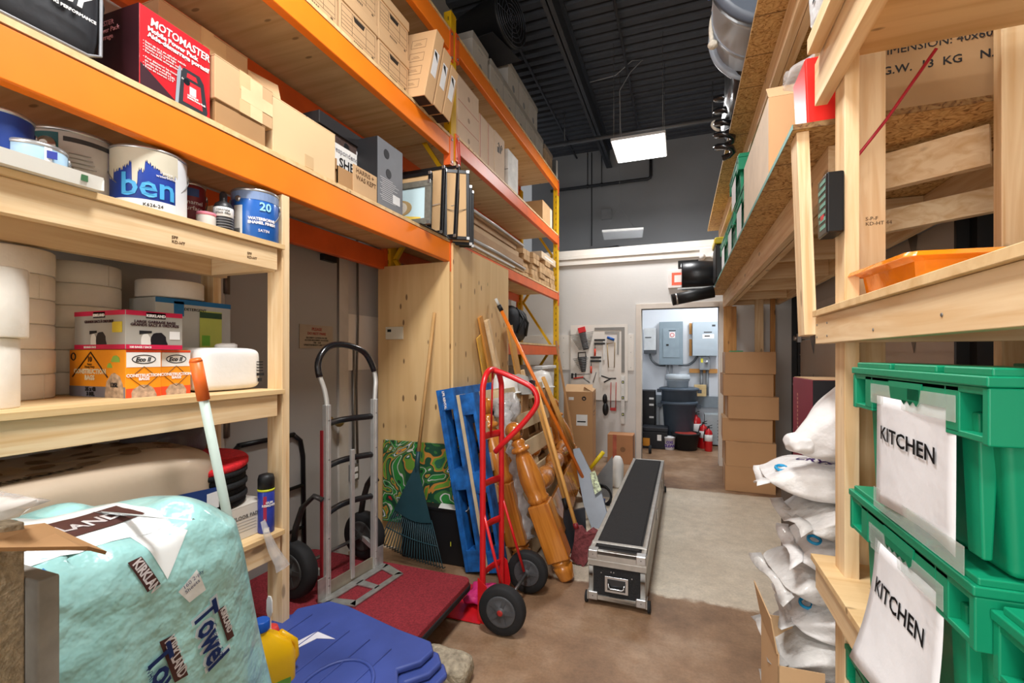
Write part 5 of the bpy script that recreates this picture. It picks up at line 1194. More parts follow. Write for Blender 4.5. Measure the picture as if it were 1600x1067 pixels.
# ------ boards leaning on the plywood
def lean_board(label, top, foot, w_, th, mat=None, name='board'):
    t = tag(B().bar(Vector((0, 0, 0)), Vector(top) - Vector(foot), w_, th, (1, 0, .2)).build(name, mat or WZ, loc=Vector(foot), bevel=.002), label, 'board'); return t
lean_board('narrow orange-brown board leaning against the tall plywood sheet, leftmost', (-1.515, 3.37, 1.74), (-1.40, 3.95, .02), .075, .02, M('C98A3E', .6, noise=.1))
lean_board('pale square timber leaning beside the orange-brown board', (-1.50, 3.47, 1.72), (-1.36, 4.1, .02), .06, .035)
lean_board('wide honey-coloured plank leaning just left of the orange pole', (-1.49, 3.98, 1.70), (-1.30, 4.35, .02), .14, .02, M('D19A4E', .55, noise=.08))
lean_board('short pale stick leaning low among the boards', (-1.30, 3.80, 1.30), (-1.10, 4.2, .02), .03, .03)
lean_board('flat yellow board with a red mark hanging against the plywood', (-1.508, 3.33, 1.58), (-1.505, 3.52, 1.1), .10, .012, M('D9A544', .55, noise=.08), name='yellow_board')
lean_board('slim brown lath standing against the front of the tall cardboard box', at(869, 533, Y=5.0), at(905, 745, Y=4.6), .03, .02, M('B98A58', .6))
# orange painter's pole
p0 = at(776, 470, X=-1.48); p1 = at(938, 802, Z=.02)
t = thing('extension_pole', 'long orange extension pole with a black collar and white tip', 'pole', p1)
d = p0 - p1
B().tube([d * .04, d * .955], .0155, 14).build('pole', M('F28022', .35, noise=.03, coat=.3), t)
B().tube([d * .955, d * .98], .02, 14).build('collar', BLACK, t); B().tube([d * .98, d * 1.01], .013, 14).build('tip', M('C9C9C5', .4), t)
B().tube([Vector((0, 0, 0)), d * .08], .018, 12).build('lower_grip', M('D9D2C6', .5), t)
# broom & shovels
HW = M('DCA55A', .5, noise=.06)
def tool(name, label, cat, top, bot, r=.014):
    t = thing(name, label, cat, bot); d = Vector(top) - Vector(bot); B().tube([Vector((0, 0, 0)), d], r, 12).build('handle', HW, t); return t, d
top = at(838, 605, Y=3.3); bot = at(901, 826, Y=3.05)
t, d = tool('broom', 'broom with a wooden handle and bent maroon bristles beside the flight case', 'broom', top, bot)
B().tube([d * .0, d * .035], .018, 12).build('ferrule', M('7A1F25', .5), t)
b = B(); dn = -d.normalized(); z0 = bot.z
pts = [Vector((-.01, 0, .01)), Vector((-.02, 0, -.10)), Vector((-.05, .02, -.22)), Vector((0, .02, -z0 + .01)), Vector((.03, .02, -z0 + .012)), Vector((.02, .02, -.30)), Vector((.10, .02, -.16)), Vector((.13, .02, -.02)), Vector((.09, .02, .0)), Vector((.05, 0, -.03)), Vector((.02, 0, .01))]
b.prism(pts, (.01, .05, 0)); b.build('bristles', M('7B3B3E', .8, noise=.3, scale=50, bump=.6, bscale=120), t)
top = at(831, 600, Y=3.4); bot = at(886, 795, Y=3.2)
t, d = tool('snow_shovel', 'black snow shovel with a wooden handle standing behind the broom', 'shovel', top, bot)
B().tube([d * .0, d * .08], .021, 12).build('socket', BLACK, t)
for s in (0, 1): B().tube([d * (.90 + .0 * s), d * (.97), d * 1.03 + Vector((.02 * s, 0, .0))], .017, 10).build('grip', M('2A1518', .4) if s else BLACK, t)
b = B(); b.prism([Vector((-.02, .0, .0)), Vector((.04, .0, -.01)), Vector((.13, .0, .02)), Vector((.14, .0, -.16)), Vector((.09, .0, -bot.z + .02)), Vector((.02, .0, -bot.z + .02)), Vector((-.03, 0, -.16))], (-.01, .02, 0)); b.build('blade', M('2C3036', .4), t)
top = at(848, 590, X=-1.1); bot = at(899, 716, X=-.93)
t, d = tool('snow_shovel', 'grey-blue plastic snow shovel with a printed sticker between broom and case', 'shovel', top, bot)
B().tube([d * 1.0 + Vector((.0, .03, 0)), Vector((.02, .03, .0))], .013, 10).build('second_handle', HW, t)
c1, c2, c3, c4 = [at(px, py, Y=3.85) - bot for px, py in ((897, 700), (905, 700), (952, 820), (928, 838))]
top_y = bot.y
b = B(); P = [at(895, 702, Y=4.15) - bot, at(905, 700, Y=4.15) - bot, at(940, 770, Y=3.95) - bot, at(952, 815, Y=3.8) - bot, at(930, 842, Y=3.75) - bot, at(912, 790, Y=3.85) - bot]
b.prism(P, (.0, .02, 0)); b.build('blade', M('8E97A3', .4, noise=.05), t, bevel=.004)
P = [at(922, 738, Y=4.0) - bot, at(930, 735, Y=4.0) - bot, at(940, 765, Y=3.93) - bot, at(930, 772, Y=3.9) - bot]
b = B(); b.prism([p + Vector((0, -.012, 0)) for p in P], (0, .004, 0)); b.build('sticker', M('C9D6B2', .5, noise=.6, scale=40), t)
# hard hats
for px, py, X_, lb in ((789, 603, -1.28, 'white hard hat resting on top of the leaning pallets behind the red handle'), (846, 596, -1.22, 'white hard hat behind the black and wooden tool grips'), (810, 605, -1.22, 'grey cap wedged beside the nearer white hard hat')):
    q = at(px, py, X=X_); t = thing('hard_hat', lb, 'hard hat', q, .5); m = M('E7E6E2', .35) if 'grey' not in lb else M('A3A09A', .7)
    B().rings([[(r * math.cos(a), r * .85 * math.sin(a), z) for a in [2 * PI * k / 24 for k in range(24)]] for r, z in ((.13, -.05), (.125, -.045), (.105, -.04), (.103, .0), (.09, .05), (.06, .082), (.02, .095))]).build('shell', m, t)
    b = B(); b.tube([(-.10, 0, -.02), (-.07, 0, .08), (0, 0, .1), (.07, 0, .08), (.10, 0, -.02)], .009, 6); b.build('ridge', m, t)
    q2 = tag(B().box(q.x - .10, q.y - .08, .0, q.x + .06, q.y + .08, q.z - .055).build('storage_carton', KRAFTD), 'brown carton standing hidden under the ' + ('grey cap' if 'grey' in lb else 'nearer hard hat' if '789' in str(px) else 'farther hard hat'), 'carton')
# ------ cartons at the back wall
t = thing('cardboard_box', 'tall open-topped brown carton with a white label in front of the back wall', 'box', (-1.16, 5.60, 0), .1)
B().box(-.17, -.26, 0, .17, .26, 1.0).build('body', M('BC9064', .8, noise=.04, scale=3), t, bevel=.003)
b = B(); b.closed = False; b.quad((-.17, -.26, 1.0), (.17, -.26, 1.0), (.16, -.14, 1.08), (-.15, -.15, 1.08)); b.quad((.17, -.26, 1.0), (.17, .26, 1.0), (.06, .24, 1.05), (.07, -.24, 1.06)); b.build('flap', KRAFT, t, solid=.005)
B().box(-.155, -.245, .985, .155, .245, 1.002).build('dark_opening', M('2c2118', .9), t)
patch(t, 'label', (-.02, -.2605, .60), XP, ZP, .13, .13, M('E8E8E6', .6)); patch(t, 'label_line', (-.01, -.262, .64), XP, ZP, .10, .015, INK); patch(t, 'small_label', (-.11, -.2605, .90), XP, ZP, .06, .035, M('E8E8E6', .6))
b = B(); b.lathe((.07, -.2602, .92), [(.026, 0), (.025, -.001)], 18, 'y'); b.build('round_mark', INK, t); text(t, 'N', (.058, -.2612, .908), XP, ZP, .03, KRAFT, bold=.001)
b = B(); b.lathe((.1702, 0, .86), [(.05, 0), (.049, .001)], 18, 'x'); b.box(.1702, -.12, .74, .171, .12, .755); b.box(.1702, -.1, .70, .171, .05, .712); b.box(.1702, .1, .84, .1712, .18, .96); b.build('printing', M('6d5236', .7), t)
t = thing('cardboard_box', 'square brown carton on the floor against the back wall left of the doorway', 'box', (-.74, 6.27, 0))
B().box(-.17, -.12, 0, .16, .12, .38).build('body', M('B5825A', .8, noise=.06, scale=4), t, bevel=.003)
b = B(); b.box(-.10, -.1212, .0, -.05, -.1205, .38); b.build('red_tape', M('B4604A', .4, noise=.2), t); b = B(); b.box(.1602, -.12, .0, .1612, -.02, .38); b.build('dark_tape', M('6b4a3c', .5), t); b = B(); b.lathe((.03, -.1203, .19), [(.035, 0), (.034, -.001)], 16, 'y'); b.build('round_mark', M('8b6544', .7), t)
# things between the boxes and the case
t = thing('floor_scraper', 'yellow handled grey metal sheet tool leaning beside the shovel', 'tool', at(945, 790, Z=0))
o = Vector(t.location); YT = M('E8CC1E', .4)
b = B(); b.tube([at(920, 735, Y=4.6) - o, at(943, 706, Y=4.6) - o], .02, 8); b.tube([at(925, 770, Y=4.55) - o, at(922, 735, Y=4.6) - o], .012, 8); b.build('yellow_handle', YT, t)
b = B(); b.prism([at(932, 745, Y=4.66) - o, at(957, 712, Y=4.66) - o, at(957, 800, Y=4.66) - o, at(940, 812, Y=4.66) - o], (0, .02, 0)); b.build('metal_sheet', M('9C9FA2', .4, .6), t)
t = thing('cable_coil', 'loose coil of black and blue cable behind the shovel blade', 'cable', at(935, 775, Y=4.4))
b = B()
for k in range(4): b.tube(arc((.01 * k, .01 * k, 0), .12 - .012 * k, 0, 2 * PI, 20), .011, 6, close=True)
b.build('coil', BLACK, t); B().box(-.03, -.02, -.12, .06, .04, -.03).build('blue_plug', M('1D3F86', .5), t)
t = tag(B().lathe(at(965, 760, Z=0), [(.06, 0), (.065, .01), (.065, .25), (.05, .3), (.03, .33)], 20).build('white_jug', WHITE), 'white plastic jug on the floor between the cartons and the case', 'jug')
# ------ flight case
fl, fr, bl_, br = at(919, 936, Z=.035), at(1009, 949, Z=.035), at(990, 717, Z=.31), at(1037, 719, Z=.31)
mid = (fl + fr) / 2; bm_ = (Vector((bl_.x, bl_.y, 0)) + Vector((br.x, br.y, 0))) / 2
wd = (fr - fl).length; e = Vector((bm_.x - mid.x, bm_.y - mid.y, 0)); LL = e.length; ang = math.atan2(e.y, e.x) - PI / 2
FC = t = thing('flight_case', 'long low black flight case with aluminium edges and small wheels on the floor', 'flight case', (mid.x, mid.y, 0), ang)
h = wd / 2; z0, z1 = .035, .315
print('case', wd, LL, mid)
BP = M('1A1A1C', .75, noise=.15, scale=30, bump=.3, bscale=120); AL2 = M('B9B6B0', .35, .7, noise=.08, scale=20)
b = B(); b.box(-h + .006, .006, z0 + .006, h - .006, LL - .006, z1 - .006); b.build('panels', BP, t)
b = B(); w_ = .028
for x in (-h, h - w_): 
    for z in (z0, z1 - w_): b.box(x, 0, z, x + w_, LL, z + w_)
for y in (0, LL - w_):
    for z in (z0, z1 - w_): b.box(-h, y, z, h, y + w_, z + w_)
    for x in (-h, h - w_): b.box(x, y, z0, x + w_, y + w_, z1)
b.build('edge_profile', AL2, t, bevel=.003)
b = B(); zl = z1 - .085
b.box(-h - .003, -.003, zl, h + .003, .0, z1 - .02); b.box(-h - .003, 0, zl, -h, LL, z1 - .02); b.box(h, 0, zl, h + .003, LL, z1 - .02); b.box(-h - .003, -.006, zl + .025, h + .003, -.003, zl + .032); b.build('lid_profile', AL2, t)
B().box(h + .0002, .03, z0 + .03, h + .002, LL - .03, zl - .004).build('side_panel', M('8F8D89', .4, .5, noise=.1, scale=8), t)
b = B(); b.box(-h + .04, .07, z1 - .0065, h - .04, LL - .04, z1 + .0005); b.build('carpet_top', BP, t)
B().box(-h, .105, z1 - .002, h, .135, z1 + .0045).build('cross_strip', AL2, t, bevel=.002)
for x in (-h, h - .05):
    for z in (z0 - .002, z1 - .045):
        b = B(); b.box(x - .003, -.006, z, x + .053, .05, z + .048); c = b.build('corner_cap', CHROME, t, bevel=.006)
        d_ = B(); d_.lathe((x + .025, -.006, z + .024), [(.004, 0), (.003, -.002)], 8, 'y'); d_.build('rivet', STEEL, c)
b = B(); z = z0 + .10; b.box(-.065, -.005, z - .045, .065, -.001, z + .045); hd = b.build('handle_dish', M('C9CACB', .2, .9), t, bevel=.008)
B().box(-.05, -.0065, z - .032, .05, -.0045, z + .032).build('dish_recess', M('4b4d50', .3, .8), hd)
B().tube([(-.046, -.012, z + .012), (-.04, -.018, z - .01), (-.03, -.02, z - .016), (.03, -.02, z - .016), (.04, -.018, z - .01), (.046, -.012, z + .012)], .006, 8).build('grip', M('9A9C9E', .2, .9), hd)
b = B()
for x, zz in ((-.085, .17), (-.03, .18), (-.015, .18), (.085, .16)): b.lathe((x, -.001, z0 + zz - .01), [(.004, 0), (.003, -.004)], 8, 'y')
b.build('screw', CHROME, t)
for s in (-1, 1):
    for y in (.03, LL - .08):
        b = B(); b.lathe((s * (h + .016) - .009, y, .032), [(.012, 0), (.032, .002), (.032, .016), (.012, .018)], 20, 'x'); wq = b.build('small_wheel', RUBBER, t)
        b = B(); b.box(s * (h + .004) - .004, y - .03, .03, s * (h + .004) + .004, y + .03, .075); b.build('wheel_bracket', AL2, wq)
for y in (LL * .4, LL * .75):
    b = B(); b.box(h + .003, y - .03, z1 - .12, h + .010, y + .03, z1 - .05); b.build('latch', CHROME, t, bevel=.003)
# ------ blue bin lids
LIDM = M('3D4F96', .45, noise=.12, scale=6, bump=.15, bscale=10)
for k, (lb, off) in enumerate((('lowest dark blue plastic lid of the stack in front of the red deck', (.07, -.02, 0)), ('middle dark blue plastic lid of the stack', (.04, -.01, 0)), ('top dark blue plastic lid with a strip of white tape', (0, 0, 0)))):
    t = thing('bin_lid', lb, 'lid', (-1.27 + off[0], 1.33 + off[1], .222 + k * .030), .03, 'dark blue plastic lids', rot=(.04, .02, .04))
    P = []
    def edge(u): return (math.sin(u * PI * 6) > .3) * .02
    pts = [(-.32, -.35), (.22, -.35), (.27, -.3), (.30, -.2), (.27, -.12), (.33, -.08), (.36, 0), (.32, .06), (.38, .12), (.395, .19), (.36, .235), (.2, .26), (-.1, .33), (-.2, .335), (-.30, .24), (-.29, .20), (-.34, .16)]
    b = B(); b.prism([(x, y, 0) for x, y in pts], (0, 0, .026)); b.build('lid', LIDM, t, bevel=.011, bseg=3)
    b = B()
    for i in range(5): b.tube([(-.26 + .11 * i, -.3, .0268), (-.20 + .11 * i, .22 - i * .02, .0268)], .003, 6)
    b.build('moulded_rib', LIDM, t)
    b = B(); b.tube([(.17 + .12 * math.cos(a), -.1 + .15 * math.sin(a), .027) for a in [2 * PI * i / 28 for i in range(28)]], .007, 8, close=True); b.build('round_rim', LIDM, t)
    if k == 2:
        b = B(); b.prism([(-.24, -.22, .0272), (-.215, -.24, .0272), (-.07, .10, .0272), (.0, .12, .0272), (-.10, .135, .0272)], (0, 0, .0012)); b.build('tape', M('E4E4EE', .4), t)
tag(B().box(-1.46, 1.02, 0, -1.08, 1.58, .19).build('storage_box', M('23262B', .6)), 'dark crate under the dark blue lids', 'crate')
# concrete lump
b = B(); b.blob((0, 0, .05), (.26, .16, .12), 14, 14, .07, .45)
tag(b.build('concrete_block', M('A89D88', .95, noise=.25, scale=40, bump=1.5, bscale=50), loc=at(692, 1062, Z=.0)), 'rough beige lump of concrete at the bottom edge beside the lids', 'concrete')
# ------ tools on the white board
TY = 6.47
t = struct('trim_6', B().box(at(892, 510, Y=TY).x, TY - .012, .80, at(981, 510, Y=TY).x, TY, 1.86), TRIMW)
TY = 6.455
def tp(px, py, dy=0): q = at(px, py, Y=TY - dy); return q
def hang(name, label, cat, px, py): q = tp(px, py); return thing(name, label, cat, (q.x, TY, q.z)), q
def S(q0, px, py, dy=0): p = tp(px, py, 0); return Vector((p.x - q0.x, -dy, p.z - q0.z))
t, q = hang('wrench_rack', 'red topped rack of steel spanners, upper left on the tool board', 'spanner rack', 910, 515)
b = B(); b.prism([S(q, 903, 513), S(q, 914, 510), S(q, 916, 518), S(q, 905, 521)], (0, -.03, 0)); b.build('red_clip', M('D5242A', .4), t, bevel=.004)
b = B(); b.prism([S(q, 905, 521), S(q, 915, 519), S(q, 920, 545), S(q, 912, 547)], (0, -.025, 0)); b.build('holder', M('3B3437', .5), t)
for k in range(11):
    u = k / 10; B().tube([S(q, 891 + 14 * u * 1.0, 524 + 22 * u, .03), S(q, 909 + 4 * u, 522 + 22 * u, .035), S(q, 928 - 6 * u, 518 + 24 * u, .03)], .004, 5).build('spanner', STEEL, t)
t, q = hang('wrench_rack', 'black rack of short steel spanners below the red topped one', 'spanner rack', 910, 555)
b = B(); b.tube([S(q, 904, 560, .02), S(q, 904, 551, .02), S(q, 915, 550, .02), S(q, 916, 560, .02)], .008, 6); b.build('clip_handle', BLACK, t)
b = B(); b.prism([S(q, 903, 558), S(q, 917, 557), S(q, 915, 580), S(q, 909, 581)], (0, -.03, 0)); b.build('holder', M('2E2F33', .5), t)
for k in range(8):
    u = k / 7; B().tube([S(q, 896 + 11 * u, 561 + 17 * u, .035), S(q, 920 - 4 * u, 559 + 19 * u, .035)], .004, 5).build('spanner', STEEL, t)
for (px, py, lb) in ((930, 535, 'upper bar clamp with an orange handle on the tool board'), (924, 562, 'lower bar clamp with an orange handle on the tool board')):
    t, q = hang('bar_clamp', lb, 'clamp', px, py)
    b = B(); b.box(-.01, -.03, .02, .14, -.005, .045); b.build('top_jaw', BLACK, t); b = B(); b.box(-.01, -.03, -.03, .14, -.005, -.005); b.build('lower_jaw', BLACK, t)
    B().tube([(0, -.02, -.03), (0, -.02, -.10)], .006, 6).build('screw', STEEL, t); B().tube([(0, -.02, -.09), (0, -.02, -.19)], .013, 8).build('orange_handle', M('E4492A', .4), t)
    B().box(.115, -.02, -.25, .14, -.01, .03).build('bar', ALU, t)
t, q = hang('hacksaw', 'hacksaw with a blue grip hanging inside the metal squares', 'saw', 955, 530)
b = B(); b.tube([S(q, 949, 527, .02), S(q, 960, 531, .02)], .018, 8); b.build('blue_grip', M('2360B4', .4), t)
b = B(); b.tube([S(q, 949, 538, .01), S(q, 951, 574, .01), S(q, 960, 574, .01), S(q, 961, 535, .01), S(q, 948, 537, .01)], .006, 6); b.build('saw_frame', M('B2996C', .5, .3), t)
t, q = hang('carpenter_square', 'large grey steel square framing the right of the tool board', 'square', 976, 512)
b = B(); b.prism([S(q, 929, 512), S(q, 976, 511), S(q, 976, 582), S(q, 971, 582), S(q, 971, 516), S(q, 929, 516)], (0, -.004, 0)); b.build('blade', M('85837F', .5, .4), t)
t, q = hang('carpenter_square', 'small grey steel square inside the large one', 'square', 968, 520)
b = B(); b.prism([S(q, 945, 518), S(q, 968, 518), S(q, 967, 554), S(q, 964, 554), S(q, 964, 521), S(q, 945, 521)], (0, -.004, 0)); b.build('blade', M('9A9893', .5, .4), t)
t, q = hang('spirit_level', 'aluminium spirit level hanging at the lower right of the tool board', 'level', 974, 588)
b = B(); z1_ = S(q, 974, 662).z; b.box(-.03, -.02, z1_, .02, -.002, 0); b.build('body', ALU, t, bevel=.002)
for u in (.12, .45, .8):
    zz = z1_ * u; b = B(); b.box(-.02, -.022, zz - .02, .012, -.019, zz + .02); b.build('vial_frame', BLACK, t); b = B(); b.box(-.012, -.024, zz - .008, .004, -.0215, zz + .008); b.build('vial', M('DDE28A', .3), t)
t, q = hang('caulking_gun', 'red and black caulking frame hanging below the squares', 'caulking gun', 958, 592)
b = B(); b.tube([S(q, 940, 587, .03), S(q, 952, 591, .03), S(q, 963, 591, .03)], .009, 6); b.tube([S(q, 944, 597, .03), S(q, 956, 591, .03)], .009, 6); b.build('handle', BLACK, t)
b = B(); b.tube([S(q, 955, 597, .02), S(q, 954, 640, .02), S(q, 962, 640, .02), S(q, 963, 597, .02)], .005, 6); b.box(*(S(q, 954, 640) + Vector((0, -.035, -.01))), *(S(q, 963, 638) + Vector((0, -.005, .01)))); b.build('cradle', M('B2322F', .4), t)
t, q = hang('bar_clamp', 'small horizontal clamp with a red handle near the tall carton', 'clamp', 895, 590)
b = B(); b.tube([S(q, 894, 585, .02), S(q, 922, 584, .02)], .005, 6); b.build('bar', STEEL, t); b = B(); b.box(*S(q, 893, 591, .03), *S(q, 896, 583, .01)); b.box(*S(q, 899, 590, .03), *S(q, 901, 583, .01)); b.build('jaw', BLACK, t); b = B(); b.tube([S(q, 897, 591, .03), S(q, 912, 589, .03)], .01, 8); b.build('red_handle', M('C6352A', .4), t)
t, q = hang('hand_shears', 'pair of black scissors-like shears hanging behind the carton top', 'shears', 918, 595)
b = B(); b.tube([S(q, 932, 581, .02), S(q, 927, 597, .02)], .006, 6); b.tube([S(q, 912, 590, .02), S(q, 922, 598, .02)], .009, 6); b.build('blades', STEEL, t)
t, q = hang('ear_defenders', 'black rounded pads hanging beside the tall carton', 'ear defenders', 946, 625)
B().sph((0, -.05, .02), .055, 12, (.6, .8, 1.3)).build('pad', BLACK, t); B().sph((.01, -.06, -.12), .07, 12, (.6, .8, 1.3)).build('pad', BLACK, t)
# ================================================================ BACK ROOM
PY = 8.14
def wbox(name, label, cat, px0, py0, px1, py1, dep, mat, Y=PY, bev=.004):
    a, c = at(px0, py0, Y=Y - dep), at(px1, py1, Y=Y - dep)
    t = thing(name, label, cat, (a.x, Y, c.z)); B().box(0, -dep, 0, c.x - a.x, 0, a.z - c.z).build('body', mat, t, bevel=bev); return t, c.x - a.x, a.z - c.z
EG = M('7F8F99', .5, noise=.02); EG2 = M('A4B0B9', .5, noise=.02)
t, w_, h = wbox('breaker_panel', 'blue-grey electrical breaker panel with an inner door in the back room', 'electrical panel', 1030, 503, 1067, 570, .12, EG)
B().box(.06, -.128, .12, w_ - .06, -.12, h - .11).build('panel_door', M('8797A1', .5), t, bevel=.002)
b = B(); b.box(.11, -.133, h * .44, .15, -.127, h * .48); b.build('latch', BLACK, t)
patch(t, 'warning_label', (.16, -.1285, h - .27), XP, ZP, .09, .10, M('E4DADA', .5)); b = B(); b.tube([(.205 + .03 * math.cos(a), -.1305, h - .22 + .03 * math.sin(a)) for a in [k * PI / 8 for k in range(16)]], .005, 4, close=True); b.build('red_ring', M('C0393A', .5), t); patch(t, 'label_strip', (.15, -.1285, h - .155), XP, ZP, .11, .012, INK)
t, w_, h = wbox('utility_meter_box', 'large pale grey electrical box with a white label at the right in the back room', 'electrical panel', 1082, 503, 1121, 556, .16, EG2)
patch(t, 'label', (.15, -.1605, h - .27), XP, ZP, .17, .07, WHITE); patch(t, 'label_line', (.18, -.163, h - .24), XP, ZP, .08, .018, INK); patch(t, 'name_plate', (.17, -.1605, h - .18), XP, ZP, .12, .02, M('4a4d50', .5)); patch(t, 'corner_label', (w_ - .08, -.1605, h - .08), XP, ZP, .05, .03, M('3a3d40', .5))
t, w_, h = wbox('disconnect_switch', 'grey switch box with a yellow label below the large grey box', 'switch box', 1093, 557, 1109, 578, .12, M('8A8F94', .5))
b = B(); b.box(.02, -.125, h * .55, w_ - .1, -.119, h * .85); b.build('yellow_label', M('D9CE3A', .5), t); b = B(); b.sph((w_ * .7, -.14, h * .6), .03, 10); b.build('knob', CHROME, t)
t, w_, h = wbox('junction_cabinet', 'small white-grey wall cabinet left of the breaker panel', 'electrical panel', 1006, 513, 1025, 547, .10, M('C9CDCF', .5))
b = B(); b.box(0, -.1, -.06, w_, -.02, -.004); b.build('dark_base', M('4b4f54', .5), t); patch(t, 'label', (.02, -.1008, h * .55), XP, ZP, .1, .02, M('55595c', .5))
def pts3(*pp, Y=8.1): return [at(x, y, Y=Y) for x, y in pp]
def wire_thing(name, label, cat, pp, r, mat, Y=8.1):
    P = pts3(*pp, Y=Y); return tag(B().tube(smooth_path(P, 5) if len(P) > 2 else P, r, 8).build(name, mat), label, cat)
wire_thing('conduit', 'curved dark conduit from the small cabinet to the breaker panel', 'conduit', [(1015, 549), (1018, 562), (1028, 570), (1040, 571)], .018, M('5b6166', .5))
wire_thing('conduit', 'curved dark conduit from the breaker panel to the right switch box', 'conduit', [(1060, 570), (1075, 570), (1084, 564), (1090, 556)], .018, M('5b6166', .5))
for x, y0, y1, lb in ((1043.5, 570, 612, 'left of the two pipes under the breaker panel'), (1049.5, 570, 612, 'right of the two pipes under the breaker panel'), (1096, 578, 618, 'left grey pipe under the switch box'), (1105, 578, 618, 'right grey pipe under the switch box')):
    a, c = at(x, y0, Y=8.1), at(x, y1, Y=8.1); tag(B().tube([a, c], .024 if x > 1090 else .016, 10).build('conduit', M('8B9095', .45, .3)), lb, 'conduit')
a, c = at(1077, 576, Y=8.12), at(1121, 583, Y=8.12); tag(B().box(a.x, 8.105, c.z, c.x, 8.14, a.z).build('backing_board', M('C08A4A', .7)), 'brown wooden batten behind the grey pipes', 'board')
for y0, y1, lb in ((505, 522, 'upper wooden strip'), (530, 556, 'lower wooden strip')):
    a, c = at(1077, y0, Y=8.12), at(1081, y1, Y=8.12); tag(B().box(a.x, 8.09, c.z, c.x, 8.14, a.z).build('backing_board', M('C08A4A', .7)), lb + ' beside the large grey electrical box', 'board')
# trash cans
GC = M('4F5C6A', .5, noise=.04); GCL = M('A5B0B9', .45)
q = at(1056, 692, Z=0); q = Vector((-.02, 7.72, 0))
t = thing('trash_can', 'big round dark grey trash can in the back room, another one nested in it', 'trash can', q)
B().lathe((0, 0, 0), [(.20, .0), (.205, .01), (.25, .66), (.27, .66), (.28, .67), (.28, .70), (.27, .71)], 36).build('body', GC, t)
B().lathe((0, 0, .712), [(.262, 0), (.265, .16), (.29, .165), (.30, .18), (.30, .20), (.27, .21)], 36).build('inner_can', GC, t)
b = B()
for s in (-1, 1): b.box(s * .29 - .03, -.06, .60, s * .29 + .03, .06, .66); b.box(s * .30 - .03, -.06, .84, s * .30 + .03, .06, .89)
b.build('grip', M('3F4A57', .5), t)
t = thing('bucket', 'light grey lidded bucket standing upside down on the big trash can', 'bucket', (q.x - .02, q.y, .924))
B().lathe((0, 0, 0), [(.15, 0), (.155, .005), (.165, .10), (.18, .105), (.18, .12), (.165, .125)], 32).build('body', GCL, t); B().lathe((0, 0, .126), [(.185, 0), (.19, .01), (.18, .07), (.15, .08)], 32).build('lid', M('B4BDC4', .45), t)
t = thing('wood_blocks', 'small stack of pale wood blocks beside the grey bucket', 'blocks', (.30, 7.98, .77))
for k in range(3): B().box(-.09, -.04, k * .062, .09, .05, k * .062 + .06).build('block', M('D9BE8A', .7, noise=.1), t, bevel=.003)
# toolboxes
t = thing('tool_box', 'black plastic tool box with a white tag on the back room floor', 'tool box', (-.33, 7.45, 0))
TBM = M('1A1C22', .5)
B().box(-.22, -.14, 0, .15, .14, .26, (.012, .01)).build('body', TBM, t, bevel=.01); B().box(-.225, -.145, .262, .155, .145, .33).build('lid', M('22252C', .5), t, bevel=.015); patch(t, 'tag', (.0, -.1452, .13), XP, ZP, .06, .09, WHITE); b = B(); b.box(-.21, -.143, .04, -.11, -.137, .16); b.build('orange_sticker', M('D08A26', .5), t)
t = thing('equipment_case', 'black stacked equipment case with silver clasps at the left edge of the doorway', 'case', (-.50, 7.80, 0))
b = B(); b.box(-.12, -.12, 0, .12, .14, .86); b.build('body', M('17181C', .5), t, bevel=.01); b = B()
for z in (.42, .62, .72): b.box(.03, -.125, z, .1, -.12, z + .03)
b.build('clasp', CHROME, t)
t = tag(B().lathe((-.27, 7.85, 0), [(.055, 0), (.06, .01), (.06, .55), (.05, .60), (.02, .62)], 20).build('white_cylinder', M('C9CDD2', .5)), 'tall pale cylinder standing between the black cases and the trash can', 'cylinder')
t = thing('bucket', 'white bucket printed with purple lettering in front of the trash can', 'bucket', (-.155, 7.36, 0))
B().lathe((0, 0, 0), [(.07, 0), (.072, .004), (.082, .17), (.086, .172), (.086, .18)], 28).build('body', M('DEDCE0', .5), t); B().lathe((0, 0, .181), [(.087, 0), (.088, .012), (.06, .016)], 28).build('lid', M('E9E8EA', .5), t)
wrap_text(t, 'OXI\nCLEAN', .08, -PI / 2 + .05, .10, .055, M('5A3F94', .5, noise=0), bold=.003)
t = thing('black_tub', 'wide black tub with a red rim inside beside the extinguishers', 'tub', (.075, 7.46, 0))
B().lathe((0, 0, 0), [(.155, 0), (.16, .005), (.20, .235), (.215, .24), (.215, .255), (.19, .257), (.18, .20)], 32).build('body', M('17181A', .5), t); B().lathe((0, 0, .238), [(.14, 0), (.16, .005), (.15, .012)], 28).build('red_lining', M('A3362A', .6), t)
# extinguishers
RX_ = M('C4161C', .3, coat=.4, noise=.03)
def extinguisher(label, x, y, r, h):
    t = thing('fire_extinguisher', label, 'fire extinguisher', (x, y, 0), 0, 'red fire extinguishers in the back room')
    B().lathe((0, 0, 0), [(r * .9, 0), (r, .01), (r, h * .8), (r * .8, h * .9), (r * .35, h * .95), (r * .3, h)], 24).build('cylinder', RX_, t)
    b = B(); b.lathe((0, 0, h * .45), [(r + .0005, 0), (r + .0015, .001), (r + .0015, h * .28), (r + .0005, h * .281)], 24); b.build('label', M('E1E1E1', .5), t)
    b = B(); b.box(-.015, -.015, h, .015, .015, h + .03); b.bar((-.02, 0, h + .025), (.05, -.02, h + .055), .012, .01); b.bar((-.02, 0, h + .01), (.05, -.02, h + .015), .012, .01); b.build('valve', M('2B2B2D', .4, .4), t)
    b = B(); b.tube([(-.01, 0, h), (-.05, -.02, h - .02), (-r - .01, -.02, h * .7), (-r - .012, -.02, h * .4)], .007, 6); b.build('hose', BLACK, t)
extinguisher('largest red fire extinguisher, tallest of the group', .23, 7.72, .075, .50)
